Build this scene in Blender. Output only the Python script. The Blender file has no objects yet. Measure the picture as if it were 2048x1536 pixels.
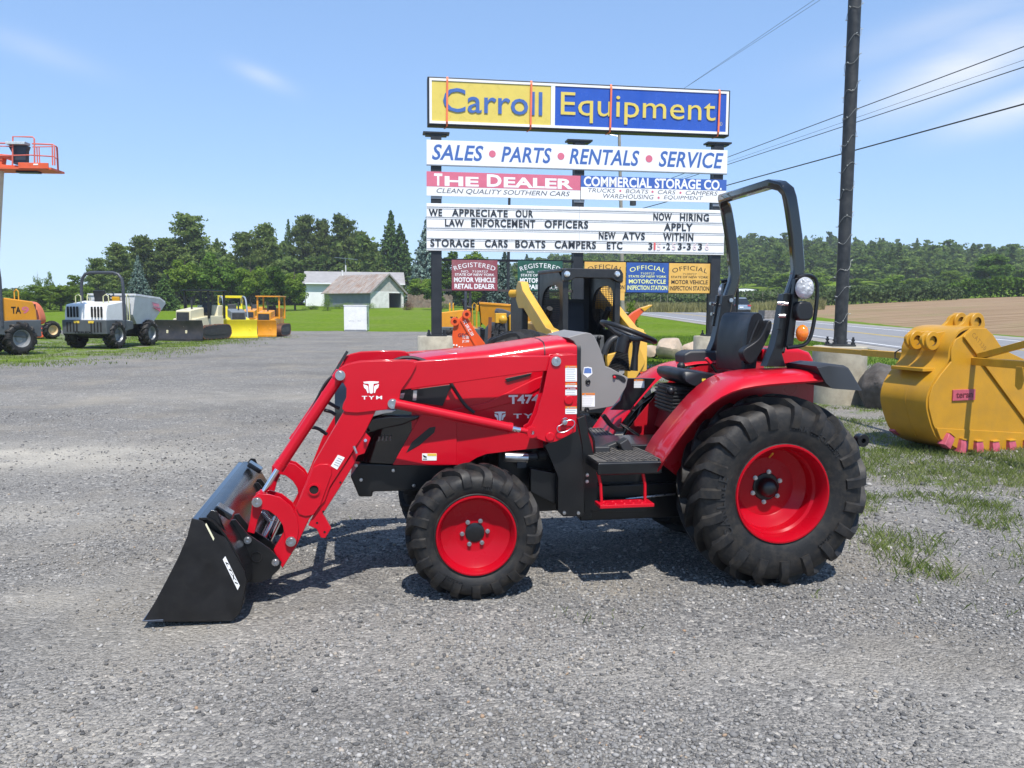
import bpy, bmesh, math, random
import numpy as np
from mathutils import Vector, Matrix
S = bpy.context.scene
COL = S.collection
rad = math.radians
random.seed(7)

# ------------------------------------------------------------------ camera
FPX, CX, CY, EYE, ROLL = 1650.0, 1024.0, 768.0, 1.8, 0.0058
TH = math.atan(156 / FPX)
cam_d = bpy.data.cameras.new('camera'); cam = bpy.data.objects.new('camera', cam_d); COL.objects.link(cam)
cam.matrix_world = Matrix.Translation((0, 0, EYE)) @ Matrix.Rotation(math.pi / 2 - TH, 4, 'X') @ Matrix.Rotation(ROLL, 4, 'Z')
cam_d.sensor_width = 36; cam_d.lens = FPX / 2048 * 36
cam_d.clip_start = 0.1; cam_d.clip_end = 6000
S.camera = cam

# ------------------------------------------------------------------ sun, sky, exposure
SUN_EL, SUN_AZ = rad(61), rad(14)          # behind the camera, a little to the right
sd = Vector((math.sin(SUN_AZ) * math.cos(SUN_EL), -math.cos(SUN_AZ) * math.cos(SUN_EL), math.sin(SUN_EL)))
sl = bpy.data.lights.new('sun', 'SUN'); sl.energy = 4.6; sl.angle = rad(0.53); sl.color = (1.0, 0.955, 0.89)
so = bpy.data.objects.new('sun', sl); COL.objects.link(so)
so.rotation_euler = sd.to_track_quat('Z', 'Y').to_euler(); so.location = sd * 60
W = bpy.data.worlds.new("World"); S.world = W; W.use_nodes = True
wn, wl = W.node_tree.nodes, W.node_tree.links
wn.clear()
sky = wn.new('ShaderNodeTexSky'); sky.sky_type = 'NISHITA'; sky.sun_disc = False
sky.sun_elevation = SUN_EL; sky.sun_rotation = math.atan2(sd.x, sd.y); sky.altitude = 150; sky.air_density = 1.0; sky.dust_density = 0.0; sky.ozone_density = 1.0
bg = wn.new('ShaderNodeBackground'); bg.inputs['Strength'].default_value = 0.13
wo = wn.new('ShaderNodeOutputWorld')
tc = wn.new('ShaderNodeTexCoord'); mp = wn.new('ShaderNodeMapping'); mp.inputs['Scale'].default_value = (2.2, 2.2, 9.0); mp.inputs['Rotation'].default_value = (0.0, rad(-14), 0)
nz = wn.new('ShaderNodeTexNoise'); nz.inputs['Scale'].default_value = 1.1; nz.inputs['Detail'].default_value = 7; nz.inputs['Roughness'].default_value = 0.55
mp.inputs['Location'].default_value = (0.35, 0.0, 0.2)
cr = wn.new('ShaderNodeValToRGB'); cr.color_ramp.elements[0].position = 0.30; cr.color_ramp.elements[1].position = 0.66
sep = wn.new('ShaderNodeSeparateXYZ')
# wisps: streaks of thin cloud in a few parts of the sky (direction x, z, half length, half height, tilt, strength)
def wm(op, a, b=None, c=None):
    q = wn.new('ShaderNodeMath'); q.operation = op
    for i, v in enumerate((a, b, c)):
        if v is None: continue
        if isinstance(v, (int, float)): q.inputs[i].default_value = v
        else: wl.new(v, q.inputs[i])
    return q.outputs[0]
wl.new(tc.outputs['Generated'], sep.inputs[0]); wsum = None
for cx_, cz_, ha, hb, tl_, st_ in ((.470, .252, .105, .030, 24, 1.0), (.500, .197, .060, .017, 16, 1.0), (-.272, .247, .030, .009, -20, .42), (-.47, .25, .05, .012, -15, .2), (.46, .29, .12, .02, 14, .45), (-.35, .07, .5, .05, 0, .25), (.02, .05, .9, .05, 0, .22)):
    ca, sa = math.cos(rad(tl_)), math.sin(rad(tl_))
    dx = wm('SUBTRACT', sep.outputs['X'], cx_); dz = wm('SUBTRACT', sep.outputs['Z'], cz_)
    u = wm('MULTIPLY', wm('MULTIPLY_ADD', dx, ca, wm('MULTIPLY', dz, sa)), 1 / ha); v = wm('MULTIPLY', wm('MULTIPLY_ADD', dz, ca, wm('MULTIPLY', dx, -sa)), 1 / hb)
    r2 = wm('ADD', wm('MULTIPLY', u, u), wm('MULTIPLY', v, v)); g_ = wm('MULTIPLY', wm('EXPONENT', wm('MULTIPLY', r2, -1.1)), st_)
    wsum = g_ if wsum is None else wm('MAXIMUM', wsum, g_)
mx = wn.new('ShaderNodeMix'); mx.data_type = 'RGBA'
mx.inputs[7].default_value = (5.6, 5.8, 6.1, 1)
wl.new(tc.outputs['Generated'], mp.inputs['Vector']); wl.new(mp.outputs[0], nz.inputs['Vector']); wl.new(nz.outputs['Fac'], cr.inputs[0])
cfac = wm('MULTIPLY', wm('MULTIPLY', cr.outputs[0], wsum), .95)
gam = wn.new('ShaderNodeGamma'); gam.inputs[1].default_value = 0.5
tint = wn.new('ShaderNodeMix'); tint.data_type = 'RGBA'; tint.blend_type = 'MULTIPLY'; tint.inputs[0].default_value = 1.0; tint.inputs[7].default_value = (1.33, 1.80, 2.50, 1)
wl.new(sky.outputs[0], gam.inputs[0]); wl.new(gam.outputs[0], tint.inputs[6])
wl.new(cfac, mx.inputs[0]); wl.new(tint.outputs[2], mx.inputs[6]); wl.new(mx.outputs[2], bg.inputs['Color'])
wl.new(bg.outputs[0], wo.inputs[0])
S.view_settings.view_transform = 'Standard'; S.view_settings.look = 'None'; S.view_settings.gamma = 1.0
S.view_settings.exposure = 0.45
try: S.view_settings.use_curve_mapping = False
except Exception: pass
S.cycles.max_bounces = 6; S.cycles.transparent_max_bounces = 12

# ------------------------------------------------------------------ camera maths used to survey positions
_F = Vector((0, math.cos(TH), -math.sin(TH))); _U = Vector((0, math.sin(TH), math.cos(TH))); _R = Vector((1, 0, 0)); _C = Vector((0, 0, EYE))
_R, _U = _R * math.cos(ROLL) + _U * math.sin(ROLL), _U * math.cos(ROLL) - _R * math.sin(ROLL)
def ray(px, py): return _R * ((px - CX) / FPX) - _U * ((py - CY) / FPX) + _F
def at(px, py, Y):
    d = ray(px, py); return _C + d * (Y / d.y)
def sstep(x, a, b):
    t = max(0.0, min(1.0, (x - a) / (b - a))); return t * t * (3 - 2 * t)
def terrain(X, Y):
    zl = 1.62 * sstep(Y, 54, 128) + 0.004 * max(0, Y - 128)
    zr = 0.0133 * max(0.0, Y - 10)
    k = sstep(X, -4, 12)
    z = zl * (1 - k) + zr * k
    z += max(0.0, min(X, 75) - 25 - 0.05 * (Y - 40)) * 0.052 * sstep(X, 24, 34) * sstep(Y, 20, 45)
    if Y > 130:
        hx = math.exp(-((X - 130) / 112) ** 2) if X < 130 else math.exp(-((X - 130) / 140) ** 2)
        z += (20 * hx + 2.5 * math.sin(X * 0.021 + 1) * sstep(X, -60, 40)) * sstep(Y, 150, 430) * sstep(X, -150, 20)
    return z
def gnd(px, py, tries=14):
    d = ray(px, py); z = 0.0
    for i in range(tries):
        t = (z - EYE) / d.z if d.z < -1e-4 else 200
        p = _C + d * t
        z = 0.5 * z + 0.5 * terrain(p.x, p.y)
    return Vector((p.x, p.y, terrain(p.x, p.y)))
def on_ground(px, Y):
    X = (px - CX) / FPX * (Y * math.cos(TH) + EYE * math.sin(TH))
    return Vector((X, Y, terrain(X, Y)))

# ------------------------------------------------------------------ materials
def lin(c):
    return tuple((x / 12.92 if x <= 0.04045 else ((x + 0.055) / 1.055) ** 2.4) for x in c)
def hexc(h):
    h = h.lstrip('#'); return lin([int(h[i:i + 2], 16) / 255 for i in (0, 2, 4)])
_mats = {}
def mat(name, rgb, rough=0.5, metal=0.0, coat=0.0, var=0.12, scale=6.0, bump=0.0, bscale=60.0, spec=0.5, trans=0.0, dirt=None, dirt_amt=0.0, rvar=0.15):
    if name in _mats: return _mats[name]
    m = bpy.data.materials.new(name); m.use_nodes = True; _mats[name] = m
    n, l = m.node_tree.nodes, m.node_tree.links
    b = n['Principled BSDF']
    b.inputs['Roughness'].default_value = rough; b.inputs['Metallic'].default_value = metal
    b.inputs['Coat Weight'].default_value = coat; b.inputs['Coat Roughness'].default_value = 0.08
    b.inputs['Specular IOR Level'].default_value = spec
    t = n.new('ShaderNodeTexCoord')
    no = n.new('ShaderNodeTexNoise'); no.inputs['Scale'].default_value = scale; no.inputs['Detail'].default_value = 5
    l.new(t.outputs['Object'], no.inputs['Vector'])
    mr = n.new('ShaderNodeMapRange'); mr.inputs[1].default_value = 0.3; mr.inputs[2].default_value = 0.7
    mr.inputs[3].default_value = 1 - var; mr.inputs[4].default_value = 1 + var
    l.new(no.outputs['Fac'], mr.inputs[0])
    mm = n.new('ShaderNodeMix'); mm.data_type = 'RGBA'; mm.blend_type = 'MULTIPLY'; mm.inputs[0].default_value = 1.0
    mm.inputs[6].default_value = (*rgb, 1)
    l.new(mr.outputs[0], mm.inputs[7])
    outc = mm.outputs[2]
    if dirt is not None:
        n2 = n.new('ShaderNodeTexNoise'); n2.inputs['Scale'].default_value = scale * 1.7; n2.inputs['Detail'].default_value = 8; n2.inputs['Roughness'].default_value = 0.65
        l.new(t.outputs['Object'], n2.inputs['Vector'])
        r2 = n.new('ShaderNodeMapRange'); r2.inputs[1].default_value = 0.45; r2.inputs[2].default_value = 0.75; r2.inputs[4].default_value = dirt_amt
        l.new(n2.outputs['Fac'], r2.inputs[0])
        m2 = n.new('ShaderNodeMix'); m2.data_type = 'RGBA'; m2.inputs[7].default_value = (*dirt, 1)
        l.new(r2.outputs[0], m2.inputs[0]); l.new(outc, m2.inputs[6]); outc = m2.outputs[2]
    l.new(outc, b.inputs['Base Color'])
    if rvar:
        r3 = n.new('ShaderNodeMapRange'); r3.inputs[1].default_value = 0.3; r3.inputs[2].default_value = 0.7
        r3.inputs[3].default_value = max(0.02, rough * (1 - rvar)); r3.inputs[4].default_value = min(1, rough * (1 + rvar))
        l.new(no.outputs['Fac'], r3.inputs[0]); l.new(r3.outputs[0], b.inputs['Roughness'])
    if bump:
        nb = n.new('ShaderNodeTexNoise'); nb.inputs['Scale'].default_value = bscale; nb.inputs['Detail'].default_value = 4
        l.new(t.outputs['Object'], nb.inputs['Vector'])
        bp = n.new('ShaderNodeBump'); bp.inputs['Strength'].default_value = bump; bp.inputs['Distance'].default_value = 0.02
        l.new(nb.outputs['Fac'], bp.inputs['Height']); l.new(bp.outputs[0], b.inputs['Normal'])
    if trans:
        b.inputs['Transmission Weight'].default_value = trans
    return m
DUST = (0.26, 0.235, 0.20)
M_RED = mat('red_paint', (0.50, 0.0025, 0.014), 0.34, coat=0.42, var=0.05, scale=3, spec=0.2)
M_RIM = mat('red_rim_paint', (0.38, 0.0018, 0.010), 0.28, coat=0.06, spec=.2, var=0.05, scale=4)
M_BLK = mat('black_paint', (0.0055, 0.006, 0.007), 0.34, coat=0.2, var=0.2, scale=5, spec=.4, dirt=DUST, dirt_amt=0.02)
M_GLS = mat('gloss_black', (0.006, 0.006, 0.007), 0.07, coat=0.8, var=0.1, scale=3, rvar=0)
M_BKT = mat('bucket_black', (0.008, 0.008, 0.009), 0.42, coat=0.12, var=0.25, scale=9, spec=.4, dirt=DUST, dirt_amt=0.03)
M_PLA = mat('black_plastic', (0.010, 0.0105, 0.012), 0.45, var=0.15, scale=8, bump=0.08, bscale=220)
M_VIN = mat('black_vinyl', (0.008, 0.009, 0.012), 0.42, var=0.15, scale=8, bump=0.06, bscale=300)
M_GRYP = mat('grey_plastic', (0.215, 0.205, 0.195), 0.5, var=0.05, scale=5, bump=0.04, bscale=260)
M_DGRY = mat('dark_grey', (0.026, 0.028, 0.031), 0.5, var=0.15, scale=6)
M_RUB = mat('tyre_rubber', (0.0095, 0.0095, 0.010), 0.6, var=0.25, scale=11, bump=0.10, bscale=90, spec=.4, dirt=(0.12, 0.095, 0.065), dirt_amt=0.24)
M_RUBC = mat('clean_rubber', (0.017, 0.017, 0.018), 0.5, var=0.25, scale=11, bump=0.05, bscale=90)
M_STL = mat('steel', (0.55, 0.55, 0.56), 0.3, metal=1.0, var=0.12, scale=25)
M_CHR = mat('chrome', (0.8, 0.8, 0.82), 0.08, metal=1.0, var=0.03)
M_WHT = mat('white_decal', (0.80, 0.80, 0.79), 0.4, var=0.03)
M_ORD = mat('orange_decal', (0.72, 0.20, 0.02), 0.4, var=0.05)
M_YLD = mat('yellow_decal', (0.75, 0.52, 0.06), 0.4, var=0.05)
M_TXT = mat('grey_print', (0.35, 0.35, 0.36), 0.5, var=0.05)
M_BLD = mat('blue_decal', (0.09, 0.17, 0.42), 0.35, var=0.1)
M_AMB = mat('amber_lens', (0.85, 0.20, 0.01), 0.12, coat=0.8, var=0.15, scale=60)
M_CON = mat('concrete', (0.40, 0.36, 0.275), 0.9, var=0.22, scale=3.5, bump=0.25, bscale=40, dirt=(0.16, 0.14, 0.11), dirt_amt=0.45)
def wrap_mat():
    m = mat('plastic_wrap', (0.62, 0.63, 0.65), 0.13, var=0.35, scale=14, bump=1.0, bscale=34)
    b = m.node_tree.nodes['Principled BSDF']; b.inputs['Transmission Weight'].default_value = 0.25
    return m
M_WRAP = wrap_mat()

# ------------------------------------------------------------------ mesh builder
def rotm(ax, ang): return Matrix.Rotation(ang, 3, ax)
_tcache = {}
def text_geo(s, bold=0.0, shear=0.0, spacing=1.0):
    k = (s, bold, shear, spacing)
    if k in _tcache: return _tcache[k]
    c = bpy.data.curves.new('glyphs', 'FONT'); c.body = s; c.size = 1; c.offset = bold; c.shear = shear; c.space_character = spacing
    c.resolution_u = 3; c.fill_mode = 'FRONT'
    o = bpy.data.objects.new('glyphs', c); COL.objects.link(o)
    dg = bpy.context.evaluated_depsgraph_get()
    me = bpy.data.meshes.new_from_object(o.evaluated_get(dg))
    v = [(p.co.x, p.co.y) for p in me.vertices]; f = [list(p.vertices) for p in me.polygons]
    bpy.data.objects.remove(o); bpy.data.curves.remove(c); bpy.data.meshes.remove(me)
    xs = [p[0] for p in v]; ys = [p[1] for p in v]
    if bold and max(ys) - min(ys) > 2.5:      # the outline offset failed on a glyph: use the plain weight
        _tcache[k] = text_geo(s, 0.0, shear, spacing); return _tcache[k]
    _tcache[k] = (v, f, min(xs), max(xs), min(ys), max(ys)); return _tcache[k]
class MB:
    def __init__(s): s.v = []; s.f = []; s.mi = []; s.m = 0; s.ps = []
    def add(s, vs, fs):
        b = len(s.v); s.ps.append((b, len(s.f))); s.v += [tuple(p) for p in vs]
        for f in fs: s.f.append([b + i for i in f]); s.mi.append(s.m)
        return s
    def mat(s, i): s.m = i; return s
    def box(s, c, d, R=None):
        c = Vector(c); x, y, z = d[0] / 2, d[1] / 2, d[2] / 2
        vs = [Vector(p) for p in ((-x, -y, -z), (x, -y, -z), (x, y, -z), (-x, y, -z), (-x, -y, z), (x, -y, z), (x, y, z), (-x, y, z))]
        if R is not None: vs = [R @ p for p in vs]
        return s.add([c + p for p in vs], [(0, 3, 2, 1), (4, 5, 6, 7), (0, 1, 5, 4), (1, 2, 6, 5), (2, 3, 7, 6), (3, 0, 4, 7)])
    def bb(s, x0, x1, y0, y1, z0, z1): return s.box(((x0 + x1) / 2, (y0 + y1) / 2, (z0 + z1) / 2), (x1 - x0, y1 - y0, z1 - z0))
    def prism(s, poly, y0, y1, f=None):
        """poly of (x,z) points pushed from y0 to y1; f maps (x,y,z)"""
        n = len(poly)
        vs = [(p[0], y0, p[1]) for p in poly] + [(p[0], y1, p[1]) for p in poly]
        if f: vs = [f(*p) for p in vs]
        fs = [list(range(n)), list(range(2 * n - 1, n - 1, -1))] + [(i, n + i, n + (i + 1) % n, (i + 1) % n) for i in range(n)]
        return s.add(vs, fs)
    def strip(s, path, y0, y1, t):
        """an open (x,z) polyline as a sheet of thickness t, from y0 to y1"""
        n = len(path); off = []
        for i in range(n):
            a = Vector(path[max(0, i - 1)]); b = Vector(path[min(n - 1, i + 1)]); d = (b - a).normalized(); off.append((path[i][0] - d.y * t, path[i][1] + d.x * t))
        return s.prism(list(path) + off[::-1], y0, y1)
    def tube(s, pts, r, n=10, closed=False, cap=True):
        pts = [Vector(p) for p in pts]; N = len(pts); rr = r if isinstance(r, (list, tuple)) else [r] * N
        vs = []; prev = None
        for i in range(N):
            if closed: d = pts[(i + 1) % N] - pts[i - 1]
            else: d = pts[min(N - 1, i + 1)] - pts[max(0, i - 1)]
            d.normalize()
            if prev is None:
                u = d.cross(Vector((0, 0, 1)));
                if u.length < 0.05: u = d.cross(Vector((1, 0, 0)))
            else: u = prev - d * prev.dot(d)
            u.normalize(); prev = u; w = d.cross(u)
            for k in range(n):
                a = 2 * math.pi * k / n; vs.append(pts[i] + (u * math.cos(a) + w * math.sin(a)) * rr[i])
        fs = []
        for i in range(N if closed else N - 1):
            j = (i + 1) % N
            for k in range(n): fs.append((i * n + k, i * n + (k + 1) % n, j * n + (k + 1) % n, j * n + k))
        if cap and not closed: fs += [list(range(n))[::-1], [(N - 1) * n + k for k in range(n)]]
        return s.add(vs, fs)
    def cyl(s, a, b, r, n=14, r2=None): return s.tube([a, b], [r, r if r2 is None else r2], n)
    def bar(s, pts, w, h, up=(0, 0, 1), closed=False):
        """rectangular section swept along pts; h along 'up', w across"""
        pts = [Vector(p) for p in pts]; N = len(pts); vs = []; up = Vector(up)
        for i in range(N):
            d = (pts[min(N - 1, i + 1)] - pts[max(0, i - 1)]).normalized()
            a = d.cross(up).normalized(); b = a.cross(d).normalized()
            for (p, q) in ((-1, -1), (1, -1), (1, 1), (-1, 1)): vs.append(pts[i] + a * (p * w / 2) + b * (q * h / 2))
        fs = [(0, 3, 2, 1), [(N - 1) * 4 + k for k in range(4)]]
        for i in range(N - 1):
            for k in range(4): fs.append((i * 4 + k, i * 4 + (k + 1) % 4, (i + 1) * 4 + (k + 1) % 4, (i + 1) * 4 + k))
        return s.add(vs, fs)
    def lathe(s, prof, n=32, c=(0, 0, 0), axis='Y', closed=False):
        """prof: (radius, offset along the axis)"""
        c = Vector(c); vs = []; m = len(prof)
        for k in range(n):
            a = 2 * math.pi * k / n; ca, sa = math.cos(a), math.sin(a)
            for r, h in prof:
                p = {'Y': (r * ca, h, r * sa), 'Z': (r * ca, r * sa, h), 'X': (h, r * ca, r * sa)}[axis]
                vs.append(c + Vector(p))
        fs = []
        for k in range(n):
            k2 = (k + 1) % n
            for i in range(m if closed else m - 1):
                j = (i + 1) % m
                fs.append((k * m + i, k * m + j, k2 * m + j, k2 * m + i))
        return s.add(vs, fs)
    def ball(s, c, r, n=12, sc=(1, 1, 1), R=None, jitter=0.0, rnd=None):
        c = Vector(c); vs = []; m = max(4, n // 2)
        for i in range(m + 1):
            t = math.pi * i / m
            for k in range(n):
                a = 2 * math.pi * k / n
                p = Vector((math.sin(t) * math.cos(a) * sc[0], math.sin(t) * math.sin(a) * sc[1], math.cos(t) * sc[2])) * r
                if R is not None: p = R @ p
                vs.append(c + p)
        fs = []
        for i in range(m):
            for k in range(n):
                k2 = (k + 1) % n; q = [i * n + k, i * n + k2, (i + 1) * n + k2, (i + 1) * n + k]
                if i == 0: q = [i * n + k, (i + 1) * n + k2, (i + 1) * n + k]
                elif i == m - 1: q = [i * n + k, i * n + k2, (i + 1) * n + k]
                fs.append(q)
        return s.add(vs, fs)
    def loft(s, rings, cap=True, closed=True):
        n = len(rings[0]); vs = [p for r in rings for p in r]; fs = []
        for i in range(len(rings) - 1):
            for k in range(n if closed else n - 1):
                k2 = (k + 1) % n; fs.append((i * n + k, i * n + k2, (i + 1) * n + k2, (i + 1) * n + k))
        if cap: fs += [list(range(n))[::-1], [(len(rings) - 1) * n + k for k in range(n)]]
        return s.add(vs, fs)
    def text(s, t, c, w, h, right=(1, 0, 0), up=(0, 0, 1), bold=0.0, shear=0.0, spacing=1.0, arc=0.0, depth=0.0):
        """text fitted into w x h centred at c; arc > 0 bends it upward in the middle by that sagitta"""
        v, f, x0, x1, y0, y1 = text_geo(t, bold, shear, spacing)
        c, r, u = Vector(c), Vector(right).normalized(), Vector(up).normalized(); nrm = r.cross(u)
        out = []
        for (x, y) in v:
            X = ((x - x0) / (x1 - x0) - 0.5) * w; Y = ((y - y0) / (y1 - y0) - 0.5) * h
            if arc:
                R = (w * w / 4 + arc * arc) / (2 * arc); a = X / R; rr = R + Y; X, Y = rr * math.sin(a), rr * math.cos(a) - R
            out.append(c + r * X + u * Y)
        if depth:
            n = len(out); front = [p + nrm * depth for p in out]
            ed = {}
            for p in f:
                for i in range(len(p)):
                    a, b = p[i], p[(i + 1) % len(p)]
                    ed[(a, b)] = 1
            fs = [list(p) for p in f]
            for (a, b) in list(ed):
                if (b, a) not in ed: fs.append((a, n + a, n + b, b)[::-1])
            return s.add(front + out, fs)
        return s.add(out, f)
    def each(s, name, m, parent=None, **k):
        """every added piece becomes an object of its own"""
        out = []; e = s.ps + [(len(s.v), len(s.f))]
        for (a, fa), (b, fb) in zip(e[:-1], e[1:]):
            q = MB(); q.add(s.v[a:b], [[i - a for i in f] for f in s.f[fa:fb]]); out.append(q.build(name, m, parent, **k))
        return out
    def build(s, name, m, parent=None, bevel=0.0, smooth=38, seg=2, recalc=True, xf=None, label=None):
        me = bpy.data.meshes.new(name)
        me.from_pydata([tuple(p) for p in s.v], [], s.f)
        ms = m if isinstance(m, (list, tuple)) else [m]
        for q in ms: me.materials.append(q)
        if len(ms) > 1: me.polygons.foreach_set('material_index', s.mi)
        if recalc:
            bm = bmesh.new(); bm.from_mesh(me); bmesh.ops.recalc_face_normals(bm, faces=bm.faces); bm.to_mesh(me); bm.free()
        if smooth:
            me.polygons.foreach_set('use_smooth', [True] * len(me.polygons)); me.set_sharp_from_angle(angle=rad(smooth))
        me.update()
        o = bpy.data.objects.new(name, me); COL.objects.link(o)
        if parent is not None: o.parent = parent
        if bevel:
            b = o.modifiers.new('bevel', 'BEVEL'); b.width = bevel; b.segments = seg; b.limit_method = 'ANGLE'; b.angle_limit = rad(40); b.harden_normals = True
        if label: o['label'] = label
        return o
def tag(o, label=None, cat=None, group=None, kind=None):
    if label: o['label'] = label
    if cat: o['category'] = cat
    if group: o['group'] = group
    if kind: o['kind'] = kind
    return o
def empty(name, loc=(0, 0, 0), rz=0.0):
    o = bpy.data.objects.new(name, None); COL.objects.link(o); o.location = loc; o.rotation_euler = (0, 0, rz); o.empty_display_size = 0.3
    return o
def thing(name, label, cat, loc=(0, 0, 0), rz=0.0, group=None):
    return tag(empty(name, loc, rz), label, cat, group)
def copy_tree(o, parent=None):
    c = o.copy(); COL.objects.link(c)
    if parent is not None: c.parent = parent
    for ch in list(o.children): copy_tree(ch, c)
    return c
# ================================================================== THE RED TRACTOR
YAW = rad(9.9)
_ex = Vector((math.cos(YAW), math.sin(YAW), 0)); _ey = Vector((-math.sin(YAW), math.cos(YAW), 0))
_g = _C + ray(1535, 1160) * (-EYE / ray(1535, 1160).z)
TR_O = _g + _ey * 0.61
tractor = thing('tractor', 'red compact tractor with front loader parked on the grey gravel', 'tractor', TR_O, YAW)
def tl(px, py, lat):
    d = ray(px, py); t = (lat - (_C - TR_O).dot(_ey)) / d.dot(_ey); p = _C + d * t - TR_O
    return (p.dot(_ex), p.z)
def c1(p): return (250 + p[0] / 2.4, 640 + p[1] / 2.4)
def c2(p): return (640 + p[0] / 2.56, 640 + p[1] / 2.56)
def c3(p): return (1120 + p[0] / 2.4774, 340 + p[1] / 2.4774)
def c4(p): return (1120 + p[0] / 3.072, 740 + p[1] / 3.072)
def c7(p): return (1060 + p[0] / 6.0235, 820 + p[1] / 6.0235)
def c6(p): return (380 + p[0] / 4.3886, 900 + p[1] / 4.3886)
def c8(p): return (700 + p[0] / 5.12, 700 + p[1] / 5.12)
def cs(p): return (1130 + p[0] / 7.68, 620 + p[1] / 7.68)
def cr_(p): return (1380 + p[0] / 5.907, 520 + p[1] / 5.907)
def P2(pts, fn, lat): return [tl(*fn(p), lat) for p in pts]
def P3(p, fn, lat):
    x, z = tl(*fn(p), lat); return Vector((x, lat, z))
def smooth2(pts, it=1):
    for _ in range(it):
        q = [pts[0]]
        for a, b in zip(pts[:-1], pts[1:]):
            q += [(a[0] * .75 + b[0] * .25, a[1] * .75 + b[1] * .25), (a[0] * .25 + b[0] * .75, a[1] * .25 + b[1] * .75)]
        q.append(pts[-1]); pts = q
    return pts
def smoothc(pts, it=1):
    for _ in range(it):
        q = []
        for i in range(len(pts)):
            a, b = pts[i], pts[(i + 1) % len(pts)]
            q += [(a[0] * .75 + b[0] * .25, a[1] * .75 + b[1] * .25), (a[0] * .25 + b[0] * .75, a[1] * .25 + b[1] * .75)]
        pts = q
    return pts

# ---------------------------------------------------------------- wheels
def tyre_mesh(R, Rr, w, lugs, lh, lw, lphi, side_drop, phase=0.0, straight=False):
    """carcass radius R-lh, bead radius Rr, width w, chevron lugs"""
    m = MB(); Rc = R - lh; h = w / 2
    prof = [(Rr - .012, -h * .62), (Rr + .004, -h * .80), (Rr + .03, -h * .90), (Rr + (Rc - Rr) * .32, -h * .985), (Rr + (Rc - Rr) * .55, -h), (Rr + (Rc - Rr) * .78, -h * .95),
            (Rc - .022, -h * .82), (Rc - .006, -h * .6), (Rc, -h * .3), (Rc + .002, 0)]
    full = prof + [(r, -y) for r, y in prof[-2::-1]]
    # raised rings on the sidewall
    m.lathe(full, 72)
    def ring(r0, r1, y, d):
        m.lathe([(r0, -y), (r0 + .004, -y - d), (r1 - .004, -y - d), (r1, -y)], 72)
    ring(Rr + .010, Rr + .024, h * .87, .004)
    # carcass point at arc parameter s along the profile from centre outward
    half = prof[::-1]
    L = [0]
    for a, b in zip(half[:-1], half[1:]): L.append(L[-1] + math.hypot(a[0] - b[0], a[1] - b[1]))
    def pt(s):
        for i in range(len(half) - 1):
            if s <= L[i + 1] or i == len(half) - 2:
                t = (s - L[i]) / (L[i + 1] - L[i]); a, b = half[i], half[i + 1]
                d = Vector((b[0] - a[0], b[1] - a[1])).normalized()
                return a[0] + (b[0] - a[0]) * t, a[1] + (b[1] - a[1]) * t, Vector((-d.y, d.x))
    smax = L[-1]
    send = h + side_drop
    for side in (1, -1):
        for k in range(lugs):
            ph0 = 2 * math.pi * (k + (0.5 if side < 0 else 0)) / lugs + phase
            N = 8; vs = []
            for i in range(N):
                t = i / (N - 1); s = -0.012 + (send + 0.012) * t
                rr, yy, nn = pt(max(0.0, s));
                if s < 0: yy = -s
                nn = Vector((abs(nn.x), -abs(nn.y))) if True else nn
                on = h * 0.8
                ph = ph0 + lphi * min(1.0, max(0, s) / on) ** (1.0 if not straight else 1.0)
                hh = lh * (1.0 if s < on * .72 else max(0.12, 1 - .24 * min(1, (s - on * .72) / (on * .28)) - max(0, s - on) / (send - on) * 0.5))
                wl_ = lw * (0.92 + 0.35 * t)
                for (dw, up) in ((-.62, -.004), (-.42, hh), (.42, hh), (.62, -.004)):
                    r = rr + nn.x * up; y = yy + nn.y * up
                    a = ph + dw * wl_ / max(0.2, rr)
                    vs.append((r * math.cos(a), y * side, r * math.sin(a)))
            fs = [(0, 1, 2, 3), tuple(4 * (N - 1) + q for q in (3, 2, 1, 0))]
            for i in range(N - 1):
                for q in range(3): fs.append((4 * i + q, 4 * i + 4 + q, 4 * i + 5 + q, 4 * i + 1 + q))
            m.add(vs, fs)
    return m
def arc_text(m, s, R, y, a0, h, side=-1, step=None):
    """raised letters round a wheel face at y, reading clockwise from angle a0 (seen from -y)"""
    a = a0
    for ch in s:
        if ch == ' ': a -= h * .5 / R; continue
        v, f, x0, x1, y0, y1 = text_geo(ch, 0.02); wd = (x1 - x0) * h * 1.15
        cpos = a - wd / 2 / R
        c = Vector((R * math.cos(cpos), y, R * math.sin(cpos)))
        up = Vector((math.cos(cpos), 0, math.sin(cpos))); rt = Vector((math.sin(cpos), 0, -math.cos(cpos)))
        m.text(ch, c, wd, h, rt, up, bold=0.02, depth=.004)
        a -= (wd + h * .28) / R
def bolt_ring(n, r, y, br, hgt, ph=0.0):
    m = MB()
    for k in range(n):
        a = 2 * math.pi * k / n + ph; c = Vector((r * math.cos(a), y, r * math.sin(a)))
        m.cyl(c, c + Vector((0, -hgt * .4, 0)), br * 1.35, 12); m.cyl(c + Vector((0, -hgt * .4, 0)), c + Vector((0, -hgt, 0)), br, 6)
    return m
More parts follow.
